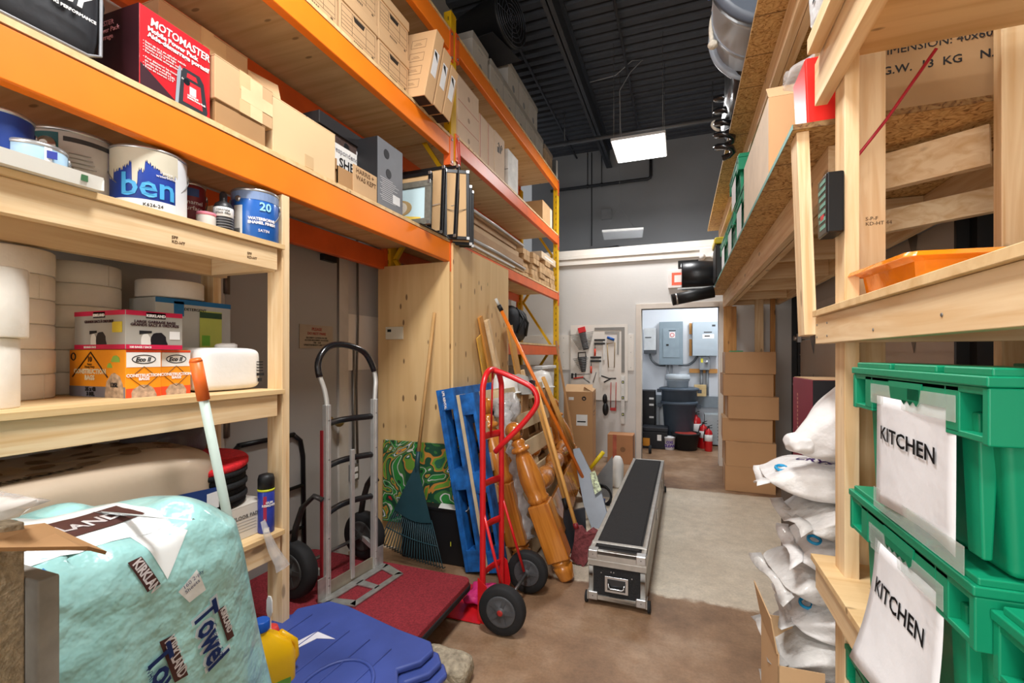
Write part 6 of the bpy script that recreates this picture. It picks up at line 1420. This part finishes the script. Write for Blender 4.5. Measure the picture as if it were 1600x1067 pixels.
extinguisher('red fire extinguisher at the left beside the black tub', .135, 7.72, .055, .36)
extinguisher('red fire extinguisher in the middle of the group', .335, 7.62, .062, .37)
extinguisher('frontmost red fire extinguisher at the right end of the group', .395, 7.42, .055, .34)
t = thing('wall_heater', 'pale grey heater box with round vent holes behind the fire extinguishers', 'heater', (.62, 7.95, 0))
B().box(-.26, -.1, .02, .2, .12, .50).build('casing', M('A9B2B6', .5), t, bevel=.008)
for i in range(7):
    for j in range(4): 
        b = B(); b.lathe((-.06 + j * .045, -.1002, .10 + i * .05), [(.015, 0), (.014, -.001)], 10, 'y'); b.build('vent_hole', M('4b5256', .6), t)
t = tag(B().lathe((-.415, 6.95, .06), [(.03, -.02), (.058, -.018), (.058, .018), (.03, .02)], 20, 'x').build('rubber_wheel', RUBBER), 'small black wheel just inside the doorway on the left', 'wheel')
# ================================================================ RIGHT SIDE : near shelving unit
RFX = .425
t = thing('wooden_shelving', 'pale pine shelving unit in the right foreground holding the green totes', 'shelving', (RFX, 1.75, 0))
def Wr(p): return (p[0] - RFX, p[1] - 1.75, p[2])
def rb(name, x0, y0, z0, x1, y1, z1, m): return B().box(*Wr((x0, y0, z0)), *Wr((x1, y1, z1))).build(name, m, t, bevel=.002)
rb('post', .463, 1.635, 0, .501, 1.724, 2.42, WZ); rb('post', .463, -.4, 0, .501, -.31, 2.42, WZ)
rb('post', .885, 1.757, 0, .985, 1.795, 2.72, WZ); rb('post', .952, -.4, 0, 1.042, -.362, 2.42, WZ)
rb('post', .524, 1.757, 0, .607, 1.795, 2.60, WZ)
for z, h, y1 in ((1.577, .089, 1.79), (.762, .089, 1.79)):
    rb('rail', RFX, -.4, z - .02 - h, RFX + .037, y1, z - .0205, WY); rb('shelf_board', RFX - .012, -.4, z - .02, 1.05, y1 - .01 if z > 1 else 1.80, z, PLYX); rb('rail', 1.0, -.4, z - .02 - h, 1.038, 1.87, z - .0205, WY)
    rb('cross_rail', .465, 1.59, z - .02 - h, .998, 1.628, z - .0205, WX)
rb('rail', RFX, -.4, 2.268, RFX + .037, 1.80, 2.41, WY); rb('rail', RFX - .04, .2, 2.40, RFX - .003, 1.72, 2.45, WY)
rb('shelf_board', RFX + .038, -.4, 2.37, 1.05, 1.725, 2.388, PLYX)
b = B(); 
for y, z in ((1.66, 1.49), (1.66, 1.53), (1.3, 1.49), (1.77, 1.49), (1.77, 1.53), (1.0, 1.5)): b.lathe(Wr((RFX - .0005, y, z)), [(.004, 0), (.003, -.001)], 8, 'x')
b.build('screw', STEEL, t)
# long OSB storage loft beyond it
L = t = thing('storage_loft', 'long lumber loft with two OSB decks running along the right side to the back wall', 'shelving', (.36, 1.8, 0))
def Wl(p): return (p[0] - .36, p[1] - 1.8, p[2])
def lb(name, x0, y0, z0, x1, y1, z1, m, **k): return B().box(*Wl((x0, y0, z0)), *Wl((x1, y1, z1))).build(name, m, t, **k)
lb('osb_deck', .362, 1.80, 2.20, 1.28, 6.42, 2.218, OSB); lb('osb_deck', .33, 1.8, 3.03, 1.28, 6.42, 3.048, OSB)
b = B(); b.box(*Wl((.3595, 1.80, 2.2)), *Wl((.3615, 6.42, 2.2185))); b.build('painted_edge', M('6FA39A', .6), t)
lb('joist', .51, 1.98, 2.03, .548, 6.42, 2.199, WY, bevel=.002); lb('joist', .555, 1.98, 2.03, .593, 6.42, 2.199, WY, bevel=.002); lb('joist', 1.10, 1.96, 2.05, 1.138, 6.42, 2.199, WY, bevel=.002)
lb('joist', .46, 1.8, 2.89, .498, 6.42, 3.029, WY, bevel=.002); lb('joist', .50, 1.8, 2.89, .538, 6.42, 3.029, WY, bevel=.002); lb('joist', 1.10, 1.8, 2.89, 1.138, 6.42, 3.029, WY, bevel=.002)
for y in (2.75, 3.5, 4.25, 5.0, 5.75, 6.36):
    lb('cross_joist', .594, y, 2.06, 1.099, y + .038, 2.199, WX, bevel=.002)
    if y > 3: lb('cross_joist', .539, y, 2.90, 1.099, y + .038, 3.029, WX)
WZO = wood('pine_warm', 2, 'C9924F', 'A66E30', kn=.9)
for x0, y0, dx, dy, m in ((.505, 6.20, .14, .09, WZO), (.86, 6.28, .09, .06, WZ), (1.03, 6.30, .05, .05, WZO), (1.10, 3.9, .09, .04, WZ)):
    lb('post', x0, y0, 0, x0 + dx, y0 + dy, 2.89 if y0 < 5 or x0 > .6 else 2.03, m, bevel=.002)
lb('post', .50, 6.30, 2.22, .56, 6.36, 2.89, WZ)
b = B(); b.bar(Wl((.71, 2.09, 2.11)), Wl((.95, 1.94, 2.115)), .038, .13); b.build('diagonal_brace', WX, t)
b = B(); b.bar(Wl((.68, 2.40, 1.98)), Wl((1.16, 2.12, 2.0)), .038, .09); b.build('diagonal_brace', WX, t)
# hanging upright
t = tag(B().bar(Vector((0, 0, 0)), Vector((.020, -.018, -.70)), .089, .038, (1, 0, 0)).build('hanging_timber', WZ, loc=(.395, 1.865, 2.198), bevel=.002), 'short pale two-by-four hanging from the loft edge left of the near post', 'timber')
# power supply box and red cable
t = thing('charger_box', 'small black box with a printed edge on the pine post with a red cable', 'control box', (.445, 1.715, 1.80))
B().box(-.03, -.09, 0, .016, .01, .185).build('case', M('0F1012', .35), t, bevel=.006)
b = B(); 
for k in range(7): b.box(-.0312, -.075 + .0 * k, .02 + k * .023, -.0300, -.02 + (k % 3) * .008, .032 + k * .023)
b.build('printing', M('6D9D8E', .5), t); b = B(); b.box(-.0315, -.06, .05, -.0300, -.03, .065); b.build('red_mark', M('C2353A', .5), t)
o = Vector(t.location); p0 = at(1302, 302, X=.44) - o; p1 = at(1385, 187, Y=1.66) - o; p2 = at(1463, 76, Y=1.62) - o
B().tube([p0, p0 + Vector((.0, 0, .02)), p1, p2], .0045, 8).build('red_cable', M('A51E2E', .4), t)
# carton with weights printed, on the near end of the loft
t = thing('cardboard_box', 'brown carton printed G.W. 13 KG and N.W. 15 in shade on the loft', 'box', (.80, 2.04, 2.2185))
B().box(-.28, -.17, 0, .22, .2, .48).build('body', M('A8845C', .8, noise=.04, scale=3), t, bevel=.003)
text(t, 'DIMENSION: 40x60x30CM', (-.18, -.1705, .215), XP, ZP, .036, INK); text(t, 'G.W.  13  KG    N.W: 15', (-.165, -.1705, .150), XP, ZP, .037, INK, bold=.0004)
# ---- green attached-lid totes
GT = M('0C8B63', .38, noise=.04, scale=4, bump=.05, bscale=40); GTD = M('0D7A53', .45, noise=.05, scale=5)
def make_tote(label, loc, sx=.40, sy=.54, h=.325, rz=0, group=None):
    t = thing('storage_tote', label, 'tote', loc, rz, group)
    b = B(); b.box(-sx / 2 + .03, -sy / 2 + .03, 0, sx / 2 - .03, sy / 2 - .03, h - .07, (.022, .022)); b.build('body', GT, t, bevel=.012)
    for y in (-sy / 2 + .06, sy / 2 - .11):
        for s in (-1, 1): B().box(min(s * (sx / 2 - .045), s * (sx / 2 - .016)), y, .02, max(s * (sx / 2 - .045), s * (sx / 2 - .016)), y + .05, h - .07, (.008, .004)).build('wall_rib', GT, t, bevel=.004)
    for x in (-.12, .07):
        for s in (-1, 1): B().box(x, min(s * (sy / 2 - .045), s * (sy / 2 - .016)), .02, x + .05, max(s * (sy / 2 - .045), s * (sy / 2 - .016)), h - .07, (.004, .008)).build('wall_rib', GT, t, bevel=.004)
    b = B(); b.merge = False
    # rim: a long band with deep open pockets at its ends
    for s in (-1, 1):
        x0, x1 = sorted((s * (sx / 2 - .03), s * (sx / 2)))
        b.box(x0, -sy / 2 + .115, h - .07, x1, sy / 2 - .115, h - .03); b.box(x0, -sy / 2, h - .04, x1, sy / 2, h - .028)
        for e in (-1, 1):
            ya, yb = sorted((e * (sy / 2), e * (sy / 2 - .012))); b.box(x0, ya, h - .105, x1, yb, h - .03)
            ya, yb = sorted((e * (sy / 2 - .075), e * (sy / 2 - .115))); b.box(x0, ya, h - .105, x1, yb, h - .03)
            ya, yb = sorted((e * (sy / 2), e * (sy / 2 - .115))); b.box(x0, ya, h - .110, x1, yb, h - .100)
    for s in (-1, 1):
        y0, y1 = sorted((s * (sy / 2 - .03), s * (sy / 2 - .003))); b.box(-sx / 2 + .04, y0, h - .075, sx / 2 - .04, y1, h - .029)
    b.build('rim', GT, t, bevel=.002)
    for e in (-1, 1):
        for s in (-1, 1):
            y0, y1 = sorted((s * (sy / 2 - .014), s * (sy / 2 + .002))); x0, x1 = sorted((e * (sx / 2 - .11), e * (sx / 2 + .0015)))
            B().box(x0, y0, h - .1125, x1, y1, h - .0285).build('corner_block', GT, t, bevel=.003)
    for s in (-1, 1):
        b = B(); x0, x1 = sorted((0, s * (sx / 2 + .004)))
        b.box(x0, -sy / 2 - .004, h - .028, x1, sy / 2 + .004, h - .012)
        for y0, y1 in ((-sy / 2 + .0, -sy / 2 + .13), (-.115, .05), (.07, sy / 2 - .01)):
            b.box(s * (sx / 2 - .10) if s > 0 else -sx / 2 + .004, y0, h - .013, sx / 2 - .004 if s > 0 else -(sx / 2 - .10), y1, h)
        b.build('lid_flap', GT, t, bevel=.003)
    b = B(); P = []
    for k in range(17): P.append((-.055 + .11 * k / 16, (.004 if k % 4 < 2 else -.004)))
    for s in (-1, 1):
        x = s * (sx / 2 + .002); pp = [(x, -.08, h - .035), (x, .06, h - .035), (x, .05, h - .07)] + [(x, .04 - .1 * k / 8, h - .078 + (.008 if k % 2 else 0)) for k in range(9)] + [(x, -.07, h - .07)]
        B().prism(pp, (-s * .01, 0, 0)).build('zigzag_joint', GT, t)
    return t
def note(t, y0, z0, w_, h_, top, sx=.40, curl=.0, word='KITCHEN'):
    """hand-lettered paper taped on the aisle face; right runs towards -y"""
    x = -sx / 2 + .004 ; b = B(); b.closed = False; vs = []; n = 10
    def P(u, v): return Vector((x - .004 - curl * (1 - v) ** 2 * (1 - u * .5) - .003 * math.sin(u * 6), y0 - w_ * u, z0 + h_ * v + .01 * (1 - v) * math.sin(u * 3)))
    for i in range(n + 1):
        for j in range(n + 1): vs.append(P(i / n, j / n))
    b.add(vs, [(i * (n + 1) + j, (i + 1) * (n + 1) + j, (i + 1) * (n + 1) + j + 1, i * (n + 1) + j + 1) for i in range(n) for j in range(n)], True)
    p = b.build('paper_note', M('E6E6E8', .7, noise=.02, bump=.35, bscale=14), t, solid=.0006)
    md = None
    o = text(p, word, (x - .009, y0 - w_ * .10, z0 + h_ * .62), -YP, ZP, h_ * .17, M('1a1a1c', .6, noise=0), name='handwriting', sx=w_ / h_ * .98, bold=.0008)
    for v in o.data.vertices:
        u = (y0 - v.co.y) / w_; vv = (v.co.z - z0) / h_; q = P(max(0, min(1, u)), max(0, min(1, vv))); v.co.x = q.x - .0028; v.co.z -= u * .012
    b = B(); b.box(x - .006, y0 - w_ - .004, z0 + h_ - .018, x - .0052, y0 + .03, z0 + h_ + .025); b.build('clear_tape', M('E8F2EA', .1, noise=0, alpha=.3, coat=1), t)
    b = B(); b.box(x - .007, y0 - w_ - .03, z0 - .015, x - .0062, y0 + .01, z0 + .03) if curl < .01 else b.box(x - .006, y0 - .05, z0 + h_ - .03, x - .0052, y0 + .02, z0 + h_ + .02); b.build('clear_tape', M('E8F2EA', .1, noise=0, alpha=.3, coat=1), t)
    return p
Zs = .7625
t1 = make_tote('lower green tote labelled KITCHEN, its paper curling off, on the low shelf', (.62, 1.165, Zs), group=None, h=.330)
note(t1, .11, -.035, .29, .285, 0, curl=.05)
t2 = make_tote('upper green tote with a flat KITCHEN paper taped on it', (.612, 1.115, Zs + .3315), h=.318)
note(t2, .125, .012, .31, .235, 0, curl=.002)
make_tote('nearest green tote at the right edge of the picture, without a note', (.64, .62, Zs), h=.30)
make_tote('green tote on the floor under the low shelf, only a corner showing', (.66, 1.34, .01), h=.58)
# orange translucent tray
t = thing('plastic_tray', 'translucent amber plastic tray on the middle shelf at the right', 'tray', (.66, 1.52, 1.578), .1)
AM = M('F08C12', .12, noise=.15, scale=8, alpha=.82, coat=1, bump=.4, bscale=14)
b = B(); b.closed = False
def ringr(w_, d_, z): return [(x * w_, y * d_, z) for x, y in ((-1, -.9), (-.9, -1), (.9, -1), (1, -.9), (1, .9), (.9, 1), (-.9, 1), (-1, .9))]
b.rings([ringr(.13, .13, .002), ringr(.14, .14, .08), ringr(.17, .165, .095), ringr(.175, .17, .085)], cap=False, smooth=False); b.add(ringr(.13, .13, .002), [tuple(range(8))]); b.build('tray', AM, t, solid=.003)
t = thing('rolled_mats', 'two pinkish wooden rolls standing behind the upper green tote', 'rolls', (.90, 1.6, Zs))
for k, (dx, dy) in enumerate(((0, 0), (.075, -.03))): B().tube([(dx, dy, 0), (dx + .02, dy + .0, .76 - k * .02)], .035 - .006 * k, 14).build('roll', M('B98F78', .8, noise=.15, scale=20), t)
# wrapped panel on top of the near unit
t = thing('wrapped_panel', 'board wrapped in torn white plastic with black print standing at the top edge', 'panel', (.415, 1.47, 2.452))
b = B(); b.blob((.0, 0, .22), (.06, .50, .44), 4, 24, .04, .3); b.crumple(.007, 14, 2); b.build('wrapping', M('D5D6D6', .4, noise=.12, scale=12, bump=.5), t)
b = B()
for k in range(6): b.cb((-.033, .16 - .0 * k, .06 + k * .055), (.001, .02, .008))
b.build('printing', INK, t)
# ------ grade stamps on the lumber
STAMP = M('5B3F28', .7, noise=0)
q = at(1352, 345, Y=1.757); text(L, 'S-P-F\nKD-HT 44', (q.x - .36, 1.757 - 1.8, q.z), XP, ZP, .016, STAMP, name='grade_stamp')
# ------ brown carton with plastic on the loft
t = thing('cardboard_box', 'large brown carton at the loft edge with clear plastic spilling from its top', 'box', (.53, 2.68, 2.2195), .0)
B().box(-.165, -.40, 0, .19, .42, .345).build('body', M('C99E72', .8, noise=.05, scale=3), t, bevel=.004); patch(t, 'pale_side', (-.1655, .418, .004), -YP, ZP, .815, .34, M('E0CDB4', .8, noise=.05))
b = B(); b.closed = False; b.quad((-.165, -.40, .345), (.19, -.40, .345), (.19, -.34, .42), (-.165, -.33, .42)); b.build('flap', KRAFT, t, solid=.004)
b = B(); b.blob((.05, -.33, .40), (.30, .30, .16), 6, 24, .15, .8); b.crumple(.02, 9, 1); b.build('plastic_film', M('EFEFEF', .1, noise=0, alpha=.35, coat=1, bump=1.0, bscale=24), t)
t = tag(B().box(.405, 1.84, 2.2195, .51, 2.02, 2.46, (.01, .01)).build('red_crate', M('D8261E', .4), bevel=.006), 'bright red plastic crate at the near end of the loft behind the pine rail', 'crate')
# ------ green totes further along the loft
for k, (y, z, lb_) in enumerate(((3.45, 0, 'green tote behind the large brown carton on the loft'), (4.07, 0, 'second green tote along the loft edge'), (4.69, 0, 'third green tote along the loft edge'), (3.78, .30, 'green tote stacked on top of the others on the loft'))):
    q = make_tote(lb_, (.585, y, 2.2185 + z), sx=.42, sy=.58, h=.30, group='green totes on the loft')
    patch(q, 'paper_note', (-.2085, .15, .02), -YP, ZP, .26, .19, M('E6E6E8', .7))
# cases and black gear at the far end
t = thing('black_toolbox', 'black plastic case with a yellow lid standing at the far end of the loft', 'tool box', (.44, 5.35, 2.2185))
B().box(-.10, -.2, 0, .1, .2, .36).build('body', BLACK, t, bevel=.02); B().box(-.11, -.2, .361, .11, .2, .43).build('lid', M('D9C22A', .4), t, bevel=.02)
t = thing('speaker', 'black drum-shaped speaker hanging over the far end of the loft', 'speaker', (.215, 5.75, 2.36))
B().lathe((-.2, 0, 0), [(.15, 0), (.165, .01), (.17, .2), (.15, .38), (.14, .40)], 30, 'x').build('body', M('1B1C1F', .35), t); b = B(); b.lathe((-.205, 0, 0), [(.13, 0), (.15, -.004), (.165, .0)], 30, 'x'); b.build('silver_ring', CHROME, t)
B().box(-.24, -.08, .10, -.02, .08, .17).build('top_bracket', BLACK, t)
t = thing('flashlight', 'black cylinder with a silver ring lying over the far end of the loft edge', 'lamp', (.17, 5.55, 2.09), .0)
B().tube([(-.26, -.02, -.03), (.18, .02, .05)], .065, 20).build('barrel', BLACK, t); b = B(); b.tube([(-.22, -.017, -.023), (-.20, -.015, -.02)], .068, 20); b.build('silver_ring', CHROME, t); B().bar((-.2, .02, .10), (.2, .05, .11), .03, .014).build('silver_rod', CHROME, t)
# exit sign and lamp on the back wall
a, c = at(1044, 423, Y=6.47), at(1072, 449, Y=6.47)
t = thing('exit_sign', 'red and white lit exit sign on the back wall, partly hidden by black gear', 'exit sign', (a.x, 6.5, c.z))
B().box(0, -.05, 0, c.x - a.x, 0, a.z - c.z).build('housing', M('E8E0DC', .5), t, bevel=.004)
W_, H_ = c.x - a.x, a.z - c.z
b = B(); b.prism([(W_ * u, -.051, H_ * v) for u, v in ((.2, .15), (.9, .15), (.9, .85), (.2, .85))], (0, -.002, 0)); b.build('red_face', M('F2583F', .5, emit=.5), t)
b = B(); b.box(W_ * .35, -.0565, H_ * .3, W_ * .8, -.0535, H_ * .7); b.build('white_symbol', M('F6E8E4', .5), t)
a = at(1106, 393, Y=6.46); t = thing('emergency_lamp', 'small white twin-head emergency lamp at the top of the back wall', 'emergency lamp', (a.x, 6.455, a.z - .08)); B().box(-.1, -.05, 0, .1, 0, .12).build('housing', M('E9E6E2', .5), t, bevel=.006)
b = B(); b.sph((-.07, -.08, .0), .04, 12); b.build('lamp_head', M('DAD7D2', .4), t); b = B(); b.sph((.07, -.08, .0), .04, 12); b.build('lamp_head', M('DAD7D2', .4), t)
# ------ upper loft : grey bins, ropes
GB = M('BCC6D2', .65, noise=.03, spec=.3)
t = thing('grey_bin', 'large pale grey round bin lying on the upper loft deck, overhanging the edge', 'bin', (.46, 2.80, 3.37), rot=(PI / 2 + .0, 0, .02))
B().lathe((0, 0, -.42), [(.22, 0), (.24, .01), (.27, .30), (.285, .31), (.285, .33), (.30, .60), (.315, .61), (.315, .66), (.29, .67)], 40).build('body', GB, t)
b = B()
for z in (-.30, -.08, .08): b.lathe((0, 0, z), [(.27, 0), (.292, .004), (.292, .012), (.27, .016)], 40)
b.build('moulded_ring', M('98A2AE', .4), t); B().lathe((0, 0, .24), [(.27, 0), (.335, .004), (.335, .05), (.3, .06)], 40).build('dark_lid', M('4C5460', .4), t)
t = thing('grey_bin', 'second grey bin on its side farther back on the upper loft deck', 'bin', (.52, 3.75, 3.28), rot=(PI / 2, 0, .02)); B().lathe((0, 0, -.3), [(.19, 0), (.21, .01), (.225, .5), (.235, .51), (.235, .56), (.2, .57)], 32).build('body', M('555D68', .4), t)
ROPE = M('D9D3C4', .8, noise=.15, scale=50, bump=.5, bscale=80)
def rope(label, pp, r=.011, knot=None):
    t = thing('rope', label, 'rope', pp[0]); P = [Vector(p) - Vector(pp[0]) for p in pp]; B().tube(smooth_path(P, 6), r, 8).build('rope', ROPE, t)
    if knot is not None: B().sph(Vector(knot) - Vector(pp[0]), r * 2.3, 10, (1, 1, .8)).build('knot', ROPE, t)
e_ = lambda px, py, Y: tuple(at(px, py, Y=Y))
rope('long white rope end with a big knot dangling from the grey bin', [e_(1130, 12, 2.9), e_(1120, 14, 2.9), e_(1113, 30, 2.9), e_(1111, 50, 2.9), e_(1113, 68, 2.9)], .013, e_(1114, 70, 2.9))
rope('short white rope end with a small knot beside the long one', [e_(1133, 12, 2.85), e_(1131, 24, 2.85), e_(1130, 34, 2.85)], .011, e_(1130, 36, 2.85))
rope('upper white rope loop on the side of the grey bin', [e_(1142, 62, 3.0), e_(1133, 66, 3.0), e_(1131, 75, 3.0), e_(1138, 77, 3.0), e_(1143, 73, 3.0)], .011)
rope('middle white rope loop beside the grey bin', [e_(1144, 100, 3.1), e_(1134, 101, 3.1), e_(1131, 108, 3.1), e_(1138, 114, 3.1), e_(1144, 112, 3.1)], .011)
rope('lowest white rope loop at the end of the black hose', [e_(1126, 196, 3.9), e_(1117, 190, 3.9), e_(1113, 195, 3.9), e_(1117, 201, 3.9), e_(1125, 204, 3.9)], .012)
t = thing('black_tarp', 'black folded sheeting stuffed beside the grey bin on the upper loft', 'sheeting', (.42, 3.30, 3.0485)); b = B(); b.blob((0, 0, .20), (.26, .5, .40), 9, 20, .1, .6); b.crumple(.02, 8, 4); b.build('sheeting', M('1E2024', .35, coat=.4), t)
t = thing('blue_strap', 'blue and white cloth tied at the top of the grey bin', 'cloth', (.19, 2.78, 3.50)); b = B(); b.blob((0, 0, .02), (.12, .2, .14), 9, 14, .2, .7); b.build('blue_cloth', M('23509F', .6), t); b = B(); b.blob((.03, .02, -.08), (.10, .18, .05), 8, 12, .2, .7); b.build('white_cloth', M('C9CDD4', .6), t)
t = thing('black_hose', 'coiled shiny black hose hanging at the edge of the upper loft', 'hose', e_(1132, 150, 3.7)); o = Vector(t.location); P = []
for k in range(40):
    a = k * .85; P.append(Vector((.06 * math.cos(a) + .0, .05 * math.sin(a), .03 - .012 * k)))
B().tube(P, .022, 8).build('hose', M('17181B', .2, coat=.6), t)
# ------ salt bags
SALT = M('E6E4E2', .5, noise=.06, scale=6, bump=1.5, bscale=14, coat=.1); SALTG = M('C9C6C2', .45, noise=.14, scale=8, bump=1.5, bscale=14, coat=.2)
g = 'white salt bags piled by the near post'
rnd = random.Random(8); z = .012
nmz = ['bottom', 'second from the floor', 'third from the floor', 'fourth from the floor', 'fifth from the floor', 'sixth from the floor', 'second from the top', 'topmost']
for k in range(8):
    h = .124; off = (0, .02, -.03, .03, -.02, .05, .04, -.045)[k]; ang = (.1, -.12, .06, -.1, .15, -.05, .1, -.12)[k]
    t = thing('salt_bag', '%s bag of the white salt bag pile beside the near pine post' % nmz[k], 'bag', (.64 + off, 2.08 + .02 * math.sin(k * 2), z), ang, g)
    b = B(); b.blob((.0, 0, h / 2), (.56, .36, h * 1.06), k + 3, 22, .05, .42); b.crumple(.013, 8, k)
    b.v = [(x, y * (1 + .12 * min(1, abs(x) / .26) ** 3), max(0.0, h / 2 + (zz - h / 2) * (1 - .9 * min(1, abs(x) / .265) ** 4) + (.012 * math.sin(k * 2) - .01) * (min(1, -x / .26) if x < 0 else 0) ** 2)) for x, y, zz in b.v]; b.build('bag', SALT if k % 2 else SALTG, t, sub=1)
    b = B(); b.closed = False; n = 10; vs = []
    for i in range(n + 1):
        for j in range(3): u = i / n; vs.append((-.262 - .022 * j + .006 * math.sin(u * 14 + k), (u - .5) * (.36 + .02 * j), h * .5 + .010 * math.sin(u * 9 + k) * (j + 1) * .6 - .004 - .010 * j))
    b.add(vs, [(3 * i + j, 3 * i + j + 1, 3 * i + j + 4, 3 * i + j + 3) for i in range(n) for j in range(2)], True); b.build('sealed_end', SALT if k % 2 else SALTG, t, solid=.003)
    if k % 2:
        b = B(); b.closed = True; b.tube([(-.215 + .02 * math.cos(a), -.08 + .03 * math.sin(a), h * .5 + .04 + .004 * math.sin(a)) for a in [2 * PI * i / 12 for i in range(12)]], .006, 6, close=True); b.build('blue_logo', M('1F93C4', .5), t)
    if k in (7, 4):
        o = text(t, 'CRYSTAL', (-.17, -.02, h + .012), (1, -.5, 0), (.5, 1, 0), .055, M('5B3A86', .5, noise=0), bold=.0015)
        md = o.modifiers.new('wrap', 'SHRINKWRAP'); md.target = [c for c in t.children if c.name.startswith('bag')][0]; md.wrap_method = 'PROJECT'; md.use_project_z = True; md.use_negative_direction = True; md.use_positive_direction = True; md.offset = .002
        text(t, 'CM', (-.262, .0, h * .40), -YP, ZP, .03, M('35286b', .5, noise=0), bold=.001)
    z += h + .001
t = thing('white_sack', 'plump white sack sagging out between the pine post and the upper green tote', 'sack', (.62, 1.96, 1.02), .1)
b = B(); b.blob((0, 0, .15), (.42, .26, .30), 6, 24, .05, .75); b.crumple(.014, 7, 3)
b.v = [(x - .02, y * (1 - .5 * max(0, -x / .21) ** 1.5), .02 + (zz - .0) * (1 - .55 * max(0, -x / .21) ** 1.5)) for x, y, zz in b.v]; b.build('sack', M('E3E1E0', .6, noise=.04, bump=1.2, bscale=12), t, sub=1)
b = B(); b.blob((-.215, -.01, .09), (.09, .12, .07), 3, 12, .2, .8); b.build('sack_neck', M('E3E1E0', .6, bump=.8, bscale=12), t, sub=1)
a = at(1262, 742, X=.545); c = at(1262, 592, X=.545)
t = thing('maroon_box', 'maroon retail box with black side standing behind the salt bags', 'retail box', (.62, 2.52, .86), .05)
B().box(-.08, -.16, 0, .10, .14, .46).build('body', M('7B2438', .45, noise=.04), t, bevel=.002); patch(t, 'black_side', (-.079, -.1605, .0), XP, ZP, .178, .459, M('1d1b1e', .5))
b = B(); 
for k in range(18): b.cb((-.0806, .06, .04 + k * .02), (.0008, .012, .012))
b.build('gold_lettering', M('B07D6B', .5), t); b = B(); b.box(-.081, -.12, .05, -.0803, -.02, .17); b.build('printed_picture', M('4A3B33', .5), t); B().box(-.075, -.155, .4605, .095, .135, .463).build('open_top', KRAFT, t)
tag(B().box(.50, 2.34, 0, .95, 2.76, .858).build('storage_crate', M('5B5148', .8)), 'dark crate behind the salt bags carrying the maroon box', 'crate')
t = thing('cardboard_box', 'open brown carton with upright flaps on the floor at the foot of the salt bags', 'box', (.40, 1.92, 0), .05)
b = B(); w_ = .004; X0, X1, Y0_, Y1_, h = -.09, .0, -.12, .14, .40
b.box(X0, Y0_, 0, X0 + w_, Y1_, h); b.box(X0, Y0_, 0, .05, Y0_ + w_, h * .9); b.box(X0, Y1_, 0, .02, Y1_ + w_, h); b.build('body', KRAFT, t)
b = B(); b.closed = False; b.quad((X0, Y0_, h), (X0, Y1_, h), (X0 - .02, Y1_ + .02, h + .12), (X0 - .02, Y0_ + .0, h + .12)); b.build('flap', KRAFT, t, solid=.004)
# ------ stack of plain cartons
g = 'plain brown cartons stacked by the doorway'
nb = ['bottom', 'second', 'third', 'fourth', 'fifth', 'topmost']
bx = [(.0, .0, .265), (0, 0, .255), (-.02, .03, .245), (.02, -.01, .235), (-.02, .02, .235), (.0, 0, .23)]; z = .001
for k, (dx, dy, h) in enumerate(bx):
    t = thing('cardboard_box', '%s plain brown carton of the stack right of the doorway' % nb[k], 'box', (.685 + dx, 5.52 + dy, z), (-.02, .01, -.04, .02, .0, -.01)[k], g)
    B().box(-.235, -.2, 0, .235, .2, h - .004).build('body', M('BC9167', .8, noise=.04, scale=3), t, bevel=.003); B().box(-.235, -.2, h - .0035, .235, -.003, h - .001).build('flap', KRAFT, t); B().box(-.235, .003, h - .0035, .235, .2, h - .001).build('flap', KRAFT, t)
    b = B(); b.box(-.2365, -.022, .0, -.2353, .022, h); b.build('tape', M('E6DFD2', .3, coat=.5), t); z += h
t = tag(B().box(.50, 5.35, z + .001, .62, 5.5, z + .012).build('green_folder', M('2E8A5A', .6)), 'thin green and white folder lying on the carton stack', 'folder')
